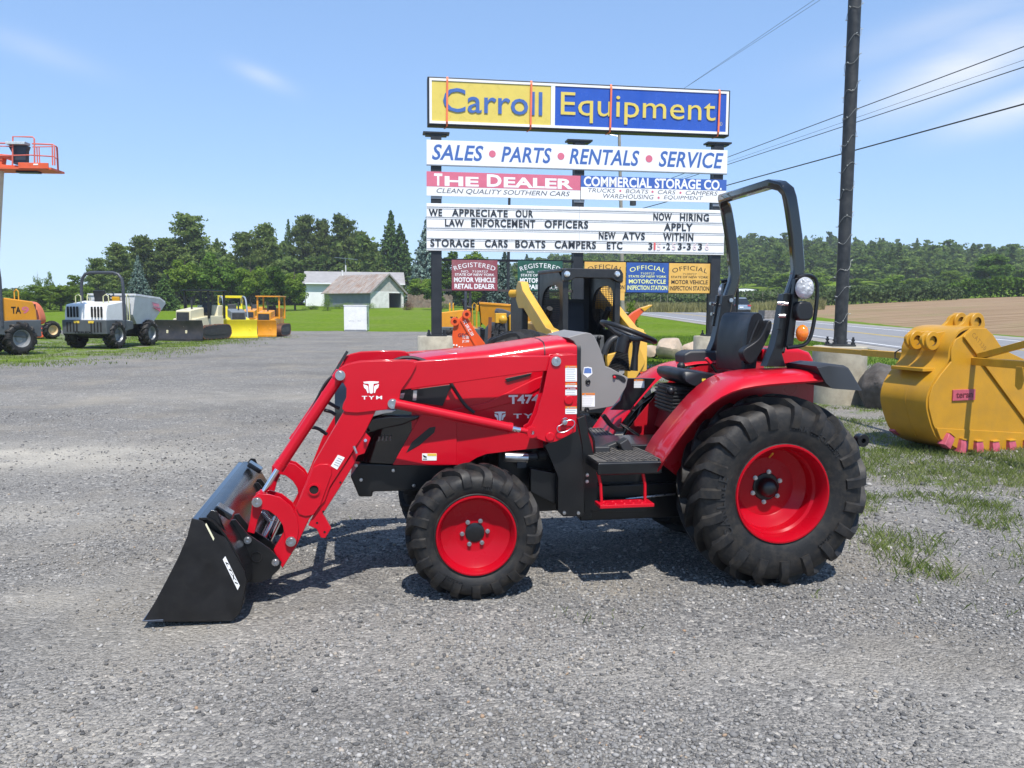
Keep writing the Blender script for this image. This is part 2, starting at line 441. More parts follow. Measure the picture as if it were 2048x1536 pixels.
def rear_wheel(side):
    w = empty('rear_wheel'); w.parent = tractor
    w.location = (0, -0.61 * side, 0.615); w.rotation_euler = (0, rad(8), 0 if side > 0 else math.pi)
    t = tyre_mesh(.624, .305, .36, 19, .048, .050, -0.40, .10).build('tyre', M_RUB, w, smooth=50)
    tx = MB(); arc_text(tx, 'CARLISLE', .430, -.181, rad(222), .060); arc_text(tx, 'FARM SPECIALIST', .435, -.181, rad(95), .034); arc_text(tx, '14.9-24', .43, -.181, rad(330), .026)
    tx.build('tyre_lettering', M_RUBC, w, smooth=0)
    rim = MB()
    rim.lathe([(.300, -.125), (.322, -.160), (.318, -.168), (.308, -.168), (.296, -.150), (.286, -.120), (.284, -.060), (.270, -.045), (.266, 0.03), (.235, .050), (.200, .066), (.195, .07), (.06, .07), (.06, .10), (.28, .10), (.30, .125)], 64)
    rim.build('rim', M_RIM, w, smooth=30)
    hb = MB(); hb.lathe([(.0, -.012), (.030, -.010), (.054, .004), (.064, .022), (.066, .068)], 28); hb.build('hub', M_BLK, w, smooth=50)
    bolt_ring(6, .102, .068, .0115, .020, rad(30)).build('wheel_nuts', M_STL, w, smooth=30)
    vs = MB(); vs.cyl((-.02, .05, .20), (-.035, -.015, .235), .006, 8); vs.build('valve_stem', M_YLD, w)
    return w
def front_wheel(side):
    w = empty('front_wheel'); w.parent = tractor
    w.location = (-1.957, -0.580 * side, 0.407); w.rotation_euler = (0, rad(-4), 0 if side > 0 else math.pi)
    tyre_mesh(.424, .238, .265, 17, .032, .046, -0.27, .050, .1).build('tyre', M_RUB, w, smooth=50)
    tx = MB(); arc_text(tx, 'CARLISLE', .300, -.1335, rad(250), .020); arc_text(tx, '9.5-16', .300, -.1335, rad(80), .018)
    tx.build('tyre_lettering', M_RUBC, w, smooth=0)
    rim = MB()
    rim.lathe([(.232, -.09), (.249, -.118), (.246, -.126), (.238, -.126), (.226, -.112), (.216, -.085), (.213, -.075), (.19, -.060), (.125, -.036), (.118, -.034), (.05, -.034), (.05, 0), (.22, .02), (.232, .09)], 56)
    rim.build('rim', M_RIM, w, smooth=30)
    hb = MB(); hb.lathe([(0, -.048), (.036, -.047), (.052, -.044), (.060, -.040), (.062, -.03)], 28); hb.build('hub', M_BLK, w, smooth=30)
    bolt_ring(6, .079, -.033, .0105, .020, rad(0)).build('wheel_nuts', M_STL, w, smooth=30)
    return w
for sgn in (1, -1): rear_wheel(sgn); front_wheel(sgn)

# ---------------------------------------------------------------- loader arms (each a part with its pins, plates and cylinders)
ARM_LAT = -0.56
LOW = [(1050, 440), (1205, 435), (1150, 545), (985, 800), (960, 870), (885, 955), (826, 1080), (755, 1194), (712, 1104), (740, 1060), (820, 900), (905, 690)]
KNEE = [(95, 262), (110, 240), (140, 228), (200, 214), (300, 209), (440, 207), (480, 212), (494, 232), (470, 280), (413, 362), (402, 440), (392, 452), (190, 474), (130, 470), (114, 455), (118, 430), (134, 400), (136, 350), (118, 318), (98, 300)]
BOOM = [(460, 216), (545, 209), (840, 190), (1180, 184), (1240, 200), (1240, 258), (1090, 266), (750, 315), (413, 360)]
MAST = [(1168, 240), (1178, 196), (1200, 180), (1316, 176), (1317, 400), (1314, 500), (1310, 572), (1210, 622), (1180, 628), (1150, 622), (1066, 592), (1052, 572), (1060, 552), (1082, 540), (1110, 480), (1140, 380)]
LINK = [(612, 872), (617, 850), (640, 834), (690, 836), (745, 852), (795, 892), (826, 945), (834, 1000), (828, 1050), (818, 1078), (800, 1092), (780, 1088), (768, 1068), (768, 1040), (757, 985), (730, 945), (690, 915), (650, 907), (622, 898)]
LINK2 = [(608, 862), (655, 862), (662, 905), (636, 960), (618, 1032), (584, 1022), (598, 960), (606, 905)]
PLATE = [(905, 705), (935, 690), (975, 690), (993, 705), (994, 735), (940, 885), (905, 935), (865, 942), (835, 932), (822, 905)]
BRACK = [(1148, 532), (1180, 568), (1150, 640), (1118, 650), (1100, 690), (1040, 790), (950, 930), (990, 1000), (962, 1046), (940, 1044), (920, 1002), (880, 985), (905, 935), (985, 800), (1090, 640)]
def pin(m, c, r=.027, y=-0.6, t=.016):
    m.lathe([(0, -t * .4), (r * .33, -t * .4), (r * .36, -t), (r * .72, -t), (r * .78, -t * .8), (r, -t * .8), (r, t)], 18, (c[0], y, c[1]))
def loader_arm(sg):
    """sg = 1 near arm, -1 far arm (mirrored)"""
    Y = lambda v: v * sg
    r = empty('loader_arm'); r.parent = tractor
    A = ARM_LAT
    def pr(pts, fn, y0, y1, name, m, bev=.004, lat=A):
        MB().prism(P2(pts, fn, lat), Y(y0), Y(y1)).build(name, m, r, bevel=bev)
    b = MB(); b.prism(P2(LOW, c1, A), Y(A), Y(A + .085)); b.prism(P2(BOOM, c2, A), Y(A + .004), Y(A + .08))
    b.prism(P2(PLATE, c1, A), Y(A - .009), Y(A + .002)); b.build('boom', M_RED, r, bevel=.005)
    k = MB(); k.prism(P2(KNEE, c2, A), Y(A - .012), Y(A + .001)); k.prism(P2(KNEE, c2, A), Y(A + .084), Y(A + .096)); k.build('knee_plate', M_RED, r, bevel=.003)
    ms = MB(); ms.prism(P2(MAST, c2, A - .02), Y(A - .022), Y(A - .006)); ms.prism(P2(MAST, c2, A - .02), Y(A + .086), Y(A + .10))
    rear = P2([(1285, 178), (1317, 178), (1314, 500), (1280, 560)], c2, A - .02); ms.prism(rear, Y(A - .008), Y(A + .088))
    for c in ((1272, 410), (1177, 597)):
        q = tl(*c2(c), A - .02); ms.lathe([(0, -.010), (.026, -.010), (.029, -.006), (.029, .004)], 20, (q[0], Y(A - .022), q[1])) if sg > 0 else None
    ms.build('mast', M_RED, r, bevel=.004)
    lk = MB()
    for (y0, y1) in ((A - .014, A - .001), (A + .088, A + .101)):
        lk.prism(P2(LINK, c1, A - .01), Y(y0), Y(y1))
    lk.build('curved_link', M_RED, r, bevel=.003)
    l2 = MB(); l2.prism(P2(LINK2, c1, A), Y(A + .02), Y(A + .06)); l2.build('bucket_link', M_RED, r, bevel=.004)
    br = MB(); br.prism(P2(BRACK, c1, A + .02), Y(A + .012), Y(A + .05)); br.build('parking_stand', M_RED, r, bevel=.004)
    # torque tube end; a near-black disc paints in the shade of its bore
    q = tl(*c1((908, 812)), A)
    tt = MB(); tt.lathe([(.036, .0), (.036, -.016), (.027, -.016), (.027, .05), (0, .05)], 26, (q[0], A - .004, q[1])) if sg > 0 else tt.lathe([(.036, .0), (.036, .016), (.0, .016)], 26, (q[0], -A + .004, q[1]))
    tt.build('tube_collar', M_RED, r, smooth=30)
    if sg > 0:
        dk = MB(); dk.lathe([(0, -.0085), (.0275, -.0085), (.028, .02)], 22, (q[0], A - .004, q[1])); dk.build('bore_shade_disc', mat('bore_disc_shade', (.008, .006, .006), .9), r)
    pn = MB()
    for c, rr in (((1033, 265), .030), ((634, 873), .030), ((797, 1062), .030)): pin(pn, tl(*c1(c), A - .015), rr, Y(A - .014) if sg > 0 else -A + .014)
    for c, rr in (((1208, 211), .030), ((372, 428), .030), ((1085, 575), .030)): pin(pn, tl(*c2(c), A - .02), rr, Y(A - .020) if sg > 0 else -A + .02)
    pn.each('pivot_pin', M_STL, r, smooth=30)
    # bucket cylinder
    def seg(a, b2, t): return a + (b2 - a) * t
    ca = P3((1033, 265), c1, A + .04); cb = P3((634, 873), c1, A + .04); ca.y *= sg; cb.y *= sg
    cm = P3((740, 705), c1, A + .04); cm.y *= sg; tt_ = (cm - ca).length / (cb - ca).length
    d = (cb - ca).normalized()
    cy = MB(); cy.cyl(ca, cm, .034, 20); cy.cyl(cm - d * .03, cm + d * .012, .037, 20); cy.cyl(ca - d * .02, ca + d * .03, .04, 16); cy.cyl(cb - d * .075, cb, .024, 12)
    cy.build('tilt_cylinder', M_RED, r, smooth=40)
    rd = MB(); rd.cyl(cm, cb - d * .07, .0165, 14); rd.build('tilt_rod', M_CHR, r, smooth=40)
    # lift cylinder
    la = P3((385, 428), c2, A - .02); lb = P3((1085, 575), c2, A - .02); lm = P3((982, 540), c2, A - .02)
    for v in (la, lb, lm): v.y = sg * (A + .035 - .055)
    lm = la + (lb - la) * ((lm - la).length / (lb - la).length); d = (lb - la).normalized()
    cy = MB(); cy.cyl(la, lm, .030, 20); cy.cyl(lm - d * .02, lm + d * .004, .033, 20); cy.cyl(lm + d * .058, lb, .017, 12); cy.lathe([(.012, -.02), (.034, -.02), (.034, .02), (.012, .02)], 18, lb)
    cy.build('lift_cylinder', M_RED, r, smooth=40)
    rd = MB(); rd.cyl(lm, lm + d * .06, .0165, 14); rd.build('lift_rod', M_CHR, r, smooth=40)
    return r
arm = loader_arm(1); loader_arm(-1)
# cross tube between the two arms
q = tl(*c1((908, 812)), ARM_LAT); MB().cyl((q[0], ARM_LAT + .05, q[1]), (q[0], -ARM_LAT - .05, q[1]), .036, 18).build('torque_tube', M_RED, tractor)

def on_plane(m, fn, lat):
    """returns a drawing helper that places text/rects given in zoom pixels onto a lateral plane"""
    def txt(s, p0, p1, ht, **k):
        a = P3(p0, fn, lat); b = P3(p1, fn, lat); rt = (b - a); w = rt.length; up = Vector((-rt.z, 0, rt.x)).normalized()
        m.text(s, (a + b) / 2, w, ht, rt, up, **k)
    return txt
def quad(m, pts, fn, lat, t=.0015): m.prism(P2(pts, fn, lat), lat - t, lat)
# emblem of the maker: a white shield shaped like a bull's head, with the letters under it
def emblem(m, cx, cz, w, lat):
    k = w / 80.0
    for poly in ([(-38, 28), (-10, 30), (10, 30), (38, 28), (34, 20), (12, 18), (8, -26), (4, -30), (-4, -30), (-8, -26), (-12, 18), (-34, 20)],
                 [(-38, 16), (-20, 10), (-14, 4), (-12, -26), (-18, -28), (-24, -10), (-34, -2)], [(38, 16), (20, 10), (14, 4), (12, -26), (18, -28), (24, -10), (34, -2)]):
        m.prism([(cx + x * k, cz + z * k) for x, z in poly], lat - .0015, lat)
LK = ARM_LAT - .0125
dm = MB(); e0 = tl(*c2((262, 345)), LK); emblem(dm, e0[0], e0[1], .098, LK)
on_plane(dm, c2, LK - .001)('TYM', (214, 398), (318, 397), .021, bold=.02, spacing=1.35)
dm.build('maker_emblem', M_WHT, arm, smooth=0)
ds = MB(); quad(ds, [(1022, 647), (1055, 660), (1018, 718), (988, 700)], c1, ARM_LAT - .0005); ds.build('serial_sticker', M_WHT, arm, smooth=0)
dp = MB()
for k in range(4): quad(dp, [(1022 - k * 6, 660 + k * 10), (1044 - k * 6, 670 + k * 10), (1042 - k * 6, 674 + k * 10), (1020 - k * 6, 664 + k * 10)], c1, ARM_LAT - .0025, .0008)
dp.build('serial_print', M_TXT, arm, smooth=0)
# quick-pin ring, latch pin
ML = ARM_LAT - .022
rg = MB(); ring = smoothc([(1230, 540), (1270, 512), (1296, 512), (1306, 526), (1300, 545), (1262, 572), (1225, 578), (1213, 562), (1216, 545)], 2)
rg.tube([P3(p, c2, ML - .025) for p in ring], .0032, 6, closed=True)
a = P3((1248, 520), c2, ML); rg.lathe([(0, -.036), (.016, -.034), (.020, -.02), (.020, .0)], 16, a); rg.tube([a + Vector((-.012, -.03, .02)), a + Vector((0, -.034, .028)), a + Vector((.014, -.03, .022))], .004, 6)
rg.build('quick_pin', M_STL, arm, smooth=40)
lp = MB(); lp.cyl(P3((1098, 605), c1, ARM_LAT - .02), P3((1112, 640), c1, ARM_LAT - .02), .008, 8); lp.cyl(P3((1154, 578), c1, ARM_LAT + .02), P3((1154, 578), c1, ARM_LAT - .012), .01, 10); lp.each('stand_pin', M_STL, arm)
bh = MB()
for c in ((1034, 780), (952, 920), (958, 1018), (922, 974)):
    q = tl(*c1(c), ARM_LAT + .01); bh.lathe([(0, 0), (.007, 0), (.0072, .004)], 10, (q[0], ARM_LAT + .0105, q[1]))
bh.build('stand_holes', M_BLK, arm)
# warning stickers on the mast
def sticker(parent, fn, lat, x0, y0, x1, y1, head=M_ORD, hf=.16, lines=6, second=None):
    m = MB(); m.prism(P2([(x0, y0), (x1, y0), (x1, y1), (x0, y1)], fn, lat), lat - .001, lat)
    o = m.build('warning_sticker', M_WHT, parent, smooth=0)
    h = MB(); yh = y0 + (y1 - y0) * hf; h.prism(P2([(x0, y0), (x1, y0), (x1, yh), (x0, yh)], fn, lat - .001), lat - .002, lat - .001); h.build('sticker_header', head, o, smooth=0)
    p = MB(); xm = (x0 + x1) / 2; wy = (y0 + yh) / 2
    p.prism(P2([(xm - (x1 - x0) * .34, yh - 1), (xm - (x1 - x0) * .26, y0 + 2), (xm - (x1 - x0) * .18, yh - 1)], fn, lat - .002), lat - .0028, lat - .002)
    p.prism(P2([(xm - (x1 - x0) * .1, wy - 2), (xm + (x1 - x0) * .38, wy - 2), (xm + (x1 - x0) * .38, wy + 2), (xm - (x1 - x0) * .1, wy + 2)], fn, lat - .002), lat - .0028, lat - .002)
    for i in range(lines):
        yy = yh + (y1 - yh) * (i + .7) / (lines + .4); e = (x1 - x0) * random.uniform(.08, .3)
        p.prism(P2([(x0 + 4, yy - 1.3), (x1 - e, yy - 1.3), (x1 - e, yy + 1.3), (x0 + 4, yy + 1.3)], fn, lat - .001), lat - .0018, lat - .001)
    p.build('sticker_print', M_TXT, o, smooth=0)
    return o
for (a, b, n, hd, hf) in ((234, 315, 7, M_ORD, .14), (321, 344, 1, M_ORD, .5), (346, 385, 3, mat('crimson_decal', (.35, .01, .02), .4), .25), (442, 481, 2, M_ORD, .3)):
    sticker(arm, c2, ML - .001, 1256, a, 1315, b, hd, hf, n)

# ---------------------------------------------------------------- bucket
BW = 0.85
bucket = empty('loader_bucket'); bucket.parent = tractor
SIDE = [(320, 952), (372, 966), (412, 1010), (480, 1045), (572, 1205), (583, 1250), (552, 1405), (515, 1445), (180, 1446), (90, 1442), (150, 1342), (205, 1238), (255, 1140), (298, 1040)]
SHELL = [(352, 962), (405, 960), (455, 1010), (520, 1110), (565, 1215), (575, 1260), (548, 1400), (512, 1440), (300, 1442), (100, 1442)]
for sgn in (1, -1):
    m = MB(); pl = P2(SIDE, c1, -BW)
    m.prism(pl, -BW * sgn, (-BW + .012) * sgn)
    m.build('side_plate', M_BKT, bucket, bevel=.002)
sp = smooth2(P2(SHELL, c1, -BW), 1)
MB().strip(sp, -BW + .012, BW - .012, .012).build('shell', mat('shell_black', (.007, .007, .008), .22, coat=.2, var=.2, scale=6), bucket, smooth=40)
# top lip: closed box section
tp = P2([(322, 955), (376, 967), (440, 917), (418, 912), (375, 930)], c1, -BW)
lip = P2([(320, 953), (374, 966), (366, 1000), (312, 985)], c1, -BW)
MB().prism(lip, -BW + .004, BW - .004).build('top_lip', M_GLS, bucket, bevel=.006)
ce = P2([(84, 1441), (185, 1436), (185, 1447), (84, 1447)], c1, -BW)
MB().prism(ce, -BW - .006, BW + .006).build('cutting_edge', mat('bare_steel_edge', (.10, .12, .16), .35, metal=.8, var=.3, scale=20), bucket, bevel=.002)
# end rib and mounting brackets
RIB = [(372, 964), (414, 912), (442, 916), (590, 1250), (572, 1290), (552, 1290), (575, 1220)]
rb = MB()
for sgn in (1, -1): rb.prism(P2(RIB, c1, -BW + .05), (-BW + .04) * sgn, (-BW + .052) * sgn)
rb.each('end_rib', M_BKT, bucket, bevel=.002)
MNT = [(500, 962), (530, 958), (590, 1030), (606, 1040), (690, 1095), (725, 1130), (752, 1165), (742, 1195), (690, 1245), (640, 1262), (590, 1262), (570, 1215), (480, 1020)]
mb = MB()
for yy in (ARM_LAT - .03, ARM_LAT + .105, -ARM_LAT + .03 - .012, -ARM_LAT - .105 - .012):
    mb.prism(P2(MNT, c1, ARM_LAT - .03), yy, yy + .014)
mb.each('mounting_bracket', M_BLK, bucket, bevel=.003)
pn = MB(); L_ = ARM_LAT - .03
for c in ((590, 1055), (723, 1161)): pin(pn, tl(*c1(c), L_), .022, L_)
pn.each('bracket_pin', M_STL, bucket, smooth=30)
bo = MB(); q = tl(*c1((632, 1136)), L_); bo.lathe([(.034, 0), (.034, -.006), (.028, -.006), (.028, .02)], 22, (q[0], L_, q[1])); bo.cyl((q[0], L_ + .02, q[1]), (q[0], -L_, q[1]), .033, 18); bo.build('bracket_tube', M_GLS, bucket, smooth=30)
hk = MB()
for y, cpt in ((-BW + .16, (495, 918)), (BW - .22, (590, 775))):
    q = tl(*c1((500, 908)), -BW + .2); hk.box((q[0] - .02, y, q[1]), (.11, .10, .035), rotm('Y', rad(35)))
hk.each('hook', M_GLS, bucket, bevel=.008)
# springs and linkage rod seen between the arms
spg = MB()
a = P3((660, 910), c1, ARM_LAT + .15); b = P3((700, 965), c1, ARM_LAT + .15); N = 90; pts = []
d = (b - a); u = d.normalized().cross(Vector((0, 1, 0))).normalized(); w_ = Vector((0, 1, 0))
for i in range(N): t = i / (N - 1); pts.append(a + d * t + (u * math.cos(t * 56) + w_ * math.sin(t * 56)) * .018)
spg.tube(pts, .0035, 5); spg.build('latch_spring', M_STL, bucket)
rd = MB(); rd.cyl(P3((745, 945), c1, ARM_LAT + .16), P3((690, 1060), c1, ARM_LAT + .16), .022, 14); rd.cyl(P3((745, 945), c1, -ARM_LAT - .16), P3((690, 1060), c1, -ARM_LAT - .16), .022, 14); rd.each('latch_rod', M_CHR, bucket)
# decal on the near side plate
DL = -BW - .0008
dq = MB(); quad(dq, [(310, 932), (437, 1190), (418, 1229), (288, 960)], c6, DL); dq.build('model_decal', M_WHT, bucket, smooth=0)
dt = MB(); a = P3((312, 966), c6, DL - .002); b = P3((420, 1196), c6, DL - .002); rt = b - a; up = Vector((-rt.z, 0, rt.x)).normalized()
dt.text('LTX1', (a + b) / 2, rt.length * .90, .012, rt, up, bold=.03, shear=.3); dt.build('decal_lettering', M_GLS, bucket, smooth=0)
dq = MB(); quad(dq, [(143, 640), (214, 775), (206, 796), (134, 655)], c6, DL); dq.build('part_sticker', mat('cream_decal', (.75, .72, .5), .4), bucket, smooth=0)

# ---------------------------------------------------------------- hood
HW = 0.33
def hood_ring(x, zb, zs, zt, w, n=9):
    """half section: bottom -> shoulder -> crown, mirrored"""
    pts = [(-w * .97, zb), (-w, zb + (zs - zb) * .5), (-w * .985, zs)]
    for i in range(1, n + 1):
        t = math.pi / 2 * i / n; e = .95
        pts.append((-w * .985 * (math.cos(t) ** e), zs + (zt - zs) * (math.sin(t) ** 1.0)))
    pts[-1] = (0, zt)
    full = pts + [(-y, z) for y, z in pts[-2::-1]]
    return [(x, y, z) for y, z in full]
def hood_box(x, zb, zt, w):
    """flat-sided section with a rounded shoulder and a nearly flat top"""
    pts = [(-w * .985, zb), (-w, zb + (zt - zb) * .4), (-w, zt - .085)]
    for i in range(1, 10):
        u = math.pi / 2 * i / 9; pts.append((-w + .085 * (1 - math.cos(u)), zt - .085 + .080 * math.sin(u)))
    pts += [(-w * .45, zt + .006), (0, zt + .010)]
    full = pts + [(-y, z) for y, z in pts[-2::-1]]
    return [(x, y, z) for y, z in full]
def hx(px, lat=-HW): return tl(*c2((px, 500)), lat)[0]
def top_z(c):
    return tl(*c2(c), -.19)
def bot_z(c): return tl(*c2(c), -HW)
tops = [top_z(c) for c in ((200, 238), (330, 205), (490, 188), (640, 168), (840, 148), (1000, 124), (1130, 104), (1230, 91), (1312, 92))]
bots = [bot_z(c) for c in ((370, 742), (640, 747), (750, 738), (800, 706), (840, 688), (1000, 668), (1200, 648), (1330, 640))]
def interp(tab, x):
    if x <= tab[0][0]: return tab[0][1]
    for a, b in zip(tab[:-1], tab[1:]):
        if x <= b[0]: return a[1] + (b[1] - a[1]) * (x - a[0]) / (b[0] - a[0])
    return tab[-1][1]
XR = tl(*c2((1316, 400)), -HW)[0]; XF = tl(*c2((470, 600)), -HW)[0]
xs = [XF + (XR - XF) * i / 18 for i in range(19)]
rings = []
for x in xs:
    zt = interp(tops, x); zb = interp(bots, x); rings.append(hood_box(x, zb, zt, HW))
MB().loft(rings).build('hood', M_RED, tractor, smooth=45)
xq = tl(*c2((1150, 300)), -HW)[0]; sq = MB()
sq.loft([hood_box(x, interp(bots, x), interp(tops, x) + .0015, HW + .0015) for x in (xq - .004, xq + .004)]); sq.build('hood_seam', M_PLA, tractor, smooth=40)
# nose / grille: narrows toward the front
XN = tl(*c1((1012, 390)), 0)[0]
nr = []
for t in (0, .1, .25, .45, .7, 1.0):
    x = XN + (XF - XN) * t; w = HW * (.60 + .40 * math.sin(math.pi / 2 * min(1, t * 1.25))) - .004
    zt = interp(tops, max(x, tops[0][0])) - .10 * (1 - t) ** 2 - .012; zb = bots[0][1] - .0 + .02 * (1 - t)
    nr.append(hood_ring(x, zb, zb + (zt - zb) * .66, zt, w))
MB().loft(nr).build('nose_grille', M_GLS, tractor, smooth=45)
# red corner of the side panel reaching forward beside the grille, and the bumper ledge
sidep = [(372, 742), (512, 488), (560, 478), (700, 500), (700, 742)]
HL = -HW - .004
MB().prism(P2(sidep, c2, HL), HL - .006, HL + .02).build('side_panel', M_RED, tractor, bevel=.004)
crease = [(520, 520), (620, 470), (860, 420), (1100, 300), (1160, 280), (1160, 330), (1000, 420), (760, 480), (640, 510), (560, 545)]
MB().prism(P2(crease, c2, HL), HL - .007, HL + .01).build('hood_crease', M_RED, tractor, bevel=.006)
vt = MB()
for poly in ([(560, 550), (592, 545), (585, 575), (510, 640), (440, 680), (470, 625)], [(425, 362), (680, 328), (655, 370), (628, 440), (520, 425), (400, 430)], [(945, 300), (1085, 270), (1075, 285), (960, 318)]):
    vt.prism(P2(poly, c2, HL), HL - .0085, HL - .004)
vt.each('side_vent', mat('vent_black', (.008, .008, .009), .35, var=.1), tractor, bevel=.002)
BF = HL - .02
led = [(150, 800), (205, 695), (480, 650), (715, 668), (700, 690), (430, 760), (180, 850)]
MB().prism(P2([(232, 545), (262, 500), (350, 485), (512, 486), (500, 505), (420, 535), (300, 560), (240, 580)], c2, HL), HL - .03, HL + .25).build('bumper_ledge', M_GLS, tractor, bevel=.015, seg=3)
hl = MB(); pp = P2([(205, 690), (245, 615), (350, 605), (475, 612), (430, 640), (330, 655)], c8, HL - .02); hl.prism(pp, HL - .034, HL + .1); hl.build('headlight', mat('headlight_glass', (.75, .78, .8), .06, metal=.7, var=.2, scale=20), tractor, bevel=.006)
wl_ = MB(); pp = P2([(650, 415), (690, 415), (680, 520), (640, 520)], c8, HL - .02); wl_.prism(pp, HL - .012, HL - .006); pp = P2([(500, 450), (565, 440), (545, 500), (495, 495)], c8, HL - .02); wl_.prism(pp, HL - .012, HL - .006); wl_.each('side_marker', mat('marker_glass', (.6, .62, .64), .15, metal=.5), tractor, bevel=.002)
gl = MB()
for k in range(4):
    a = P3((290 + k * 38, 925), c8, HL); b = P3((300 + k * 38, 880), c8, HL); gl.cyl(a + Vector((0, -.02, 0)), b + Vector((0, -.02, 0)), .004, 6)
gl.build('grille_trim', M_STL, tractor)
# hood lettering
ht = MB(); on_plane(ht, c2, HL - .0078)('T474', (966, 408), (1122, 404), .060, bold=.035)
on_plane(ht, c2, HL - .0045)('TYM', (990, 492), (1150, 490), .030, bold=.02, spacing=1.35)
e = tl(*c2((922, 492)), HL - .0045); emblem(ht, e[0], e[1], .078, HL - .0045); ht.build('hood_lettering', M_WHT, tractor, smooth=0)
st = MB(); quad(st, [(523, 683), (597, 683), (597, 719), (523, 719)], c2, HL - .0065); st.build('caution_sticker', M_WHT, tractor, smooth=0)
st = MB(); quad(st, [(550, 684), (596, 684), (596, 696), (550, 696)], c2, HL - .0085, .0008); st.build('caution_header', M_YLD, tractor, smooth=0)
st = MB(); quad(st, [(527, 690), (547, 700), (545, 706), (530, 702)], c2, HL - .0085, .0008); quad(st, [(527, 710), (548, 710), (548, 714), (527, 714)], c2, HL - .0085, .0008); st.build('caution_print', M_BLK, tractor, smooth=0)
# hood rear seam cap and top trim
sm = MB(); sm.loft([hood_box(x, interp(bots, x) + .02, interp(tops, x) + .003, HW + .003) for x in (XR - .004, XR + .022)]); sm.build('hood_seal', M_PLA, tractor, smooth=40)
ln = MB(); ln.tube([P3(c, c2, -.25) for c in ((470, 208), (560, 192), (700, 172))], .007, 8); ln.build('hydraulic_pipe', M_STL, tractor)
hs = MB()
def hose(pts, fn, lat, r=.011, sm_=2):
    p = smooth2([tuple(q) for q in pts], sm_); hs.tube([P3(q, fn, lat) for q in p], r, 8)
hose([(380, 208), (420, 192), (480, 192), (540, 210)], c2, -.46)
hose([(668, 320), (700, 375), (745, 440), (790, 475)], c2, -.37)
hose([(1000, 265), (960, 300), (900, 420), (820, 560), (740, 660)], c1, -.50, .007)
hose([(985, 280), (958, 310), (945, 340)], c1, -.44, .010)
hose([(975, 395), (1010, 415), (1030, 425)], c1, -.40)
hose([(955, 432), (990, 440), (1010, 455)], c1, -.40)
hose([(895, 515), (925, 518), (970, 550)], c1, -.40)
hs.each('hydraulic_hose', M_RUBC, tractor)
ind = MB(); ind.bar([P3((1068, 150), c1, .45), P3((960, 330), c1, .45)], .006, .02); ind.build('level_indicator', M_DGRY, tractor)

# ---------------------------------------------------------------- console, steering
CW = .32
con = [(35, 425), (62, 415), (200, 375), (330, 345), (400, 362), (455, 410), (500, 500), (545, 610), (600, 780), (625, 865), (700, 890), (970, 1040), (940, 1180), (820, 1390), (745, 1480), (640, 1500), (255, 1560), (250, 1000), (215, 700), (180, 560), (130, 480)]
MB().prism(P2(con, cs, -CW), -CW, CW).build('dashboard', M_GRYP, tractor, bevel=.025, seg=3)
CL = -CW - .0008
sticker(tractor, cs, CL, 262, 1275, 458, 1485, M_ORD, .16, 5)
dd = MB(); dd.prism(P2([(290, 880), (350, 872), (410, 885), (420, 980), (345, 1040), (278, 985)], cs, CL), CL - .001, CL); dd.build('shield_badge', M_WHT, tractor, smooth=0)
dd = MB(); dd.prism(P2([(300, 895), (350, 888), (402, 900), (405, 970), (290, 970)], cs, CL - .001), CL - .002, CL - .001); dd.build('shield_centre', M_BLD, tractor, smooth=0)
kn = MB()
for c in ((352, 1105), (335, 1530)):
    q = tl(*cs(c), CL); kn.lathe([(0, -.004), (.006, -.004), (.012, -.010), (.016, -.008), (.018, .0)], 18, (q[0], CL, q[1]))
kn.each('console_bolt', M_PLA, tractor, smooth=40)
dd = MB(); dd.prism(smoothc(P2([(715, 1000), (770, 980), (900, 1020), (940, 1070), (920, 1120), (880, 1105), (830, 1060), (760, 1050)], cs, CL), 1), CL - .004, CL + .01); dd.build('key_panel', M_PLA, tractor, bevel=.002)
dd = MB(); q = P3((755, 1032), cs, CL); dd.ball(q + Vector((0, -.006, 0)), .011, 10); dd.build('red_switch', M_RED, tractor)
dd = MB(); dd.prism(P2([(265, 395), (380, 358), (425, 388), (315, 430)], cs, -CW), -CW + .10, -CW + .22); dd.build('top_sticker', M_WHT, tractor)
# black side panel below the wheel on the far side + shuttle lever
MB().prism(P2([(970, 1050), (1400, 1050), (1000, 1536), (700, 1536), (850, 1390)], cs, .12), .12, .15).build('far_console_panel', M_BLK, tractor, bevel=.004)
sticker(tractor, cs, .119, 1058, 1065, 1218, 1195, M_ORD, .2, 4)
lv = MB(); lv.tube([P3(c, cs, .06) for c in ((1055, 930), (1075, 700), (1090, 560), (1095, 470))], [.030, .022, .024, .030], 10); lv.build('gear_lever', M_PLA, tractor)
bt = MB(); base = P3((830, 905), cs, 0); top = P3((880, 640), cs, 0); d = top - base; N = 13; pts = []; rr = []
for i in range(N):
    t = i / (N - 1); r0 = .085 * (1 - t) + .042 * t; pts += [base + d * (t - .02), base + d * (t + .02)]; rr += [r0 * .88, r0]
bt.tube(pts, rr, 20); bt.build('column_boot', M_RUBC, tractor, smooth=60)
stc = MB(); stc.tube([P3(c, cs, 0) for c in ((865, 650), (900, 480), (930, 390))], [.045, .047, .040], 14); stc.build('steering_column', M_PLA, tractor)
sw = empty('steering_wheel'); sw.parent = tractor
a = P3((585, 185), cs, 0); b = P3((1360, 490), cs, 0); cc = (a + b) / 2; R_ = (b - a).length / 2
ax = (b - a).normalized(); nrm = Vector((-ax.z, 0, ax.x)); nrm = (nrm + Vector((0, 0, 0))).normalized(); yv = Vector((0, 1, 0))
wm = MB(); wm.tube([cc + (ax * math.cos(t) + yv * math.sin(t)) * R_ for t in [2 * math.pi * i / 40 for i in range(40)]], .0165, 10, closed=True); wm.build('wheel_rim', M_PLA, sw)
hub = cc - nrm * .045; sp_ = MB()
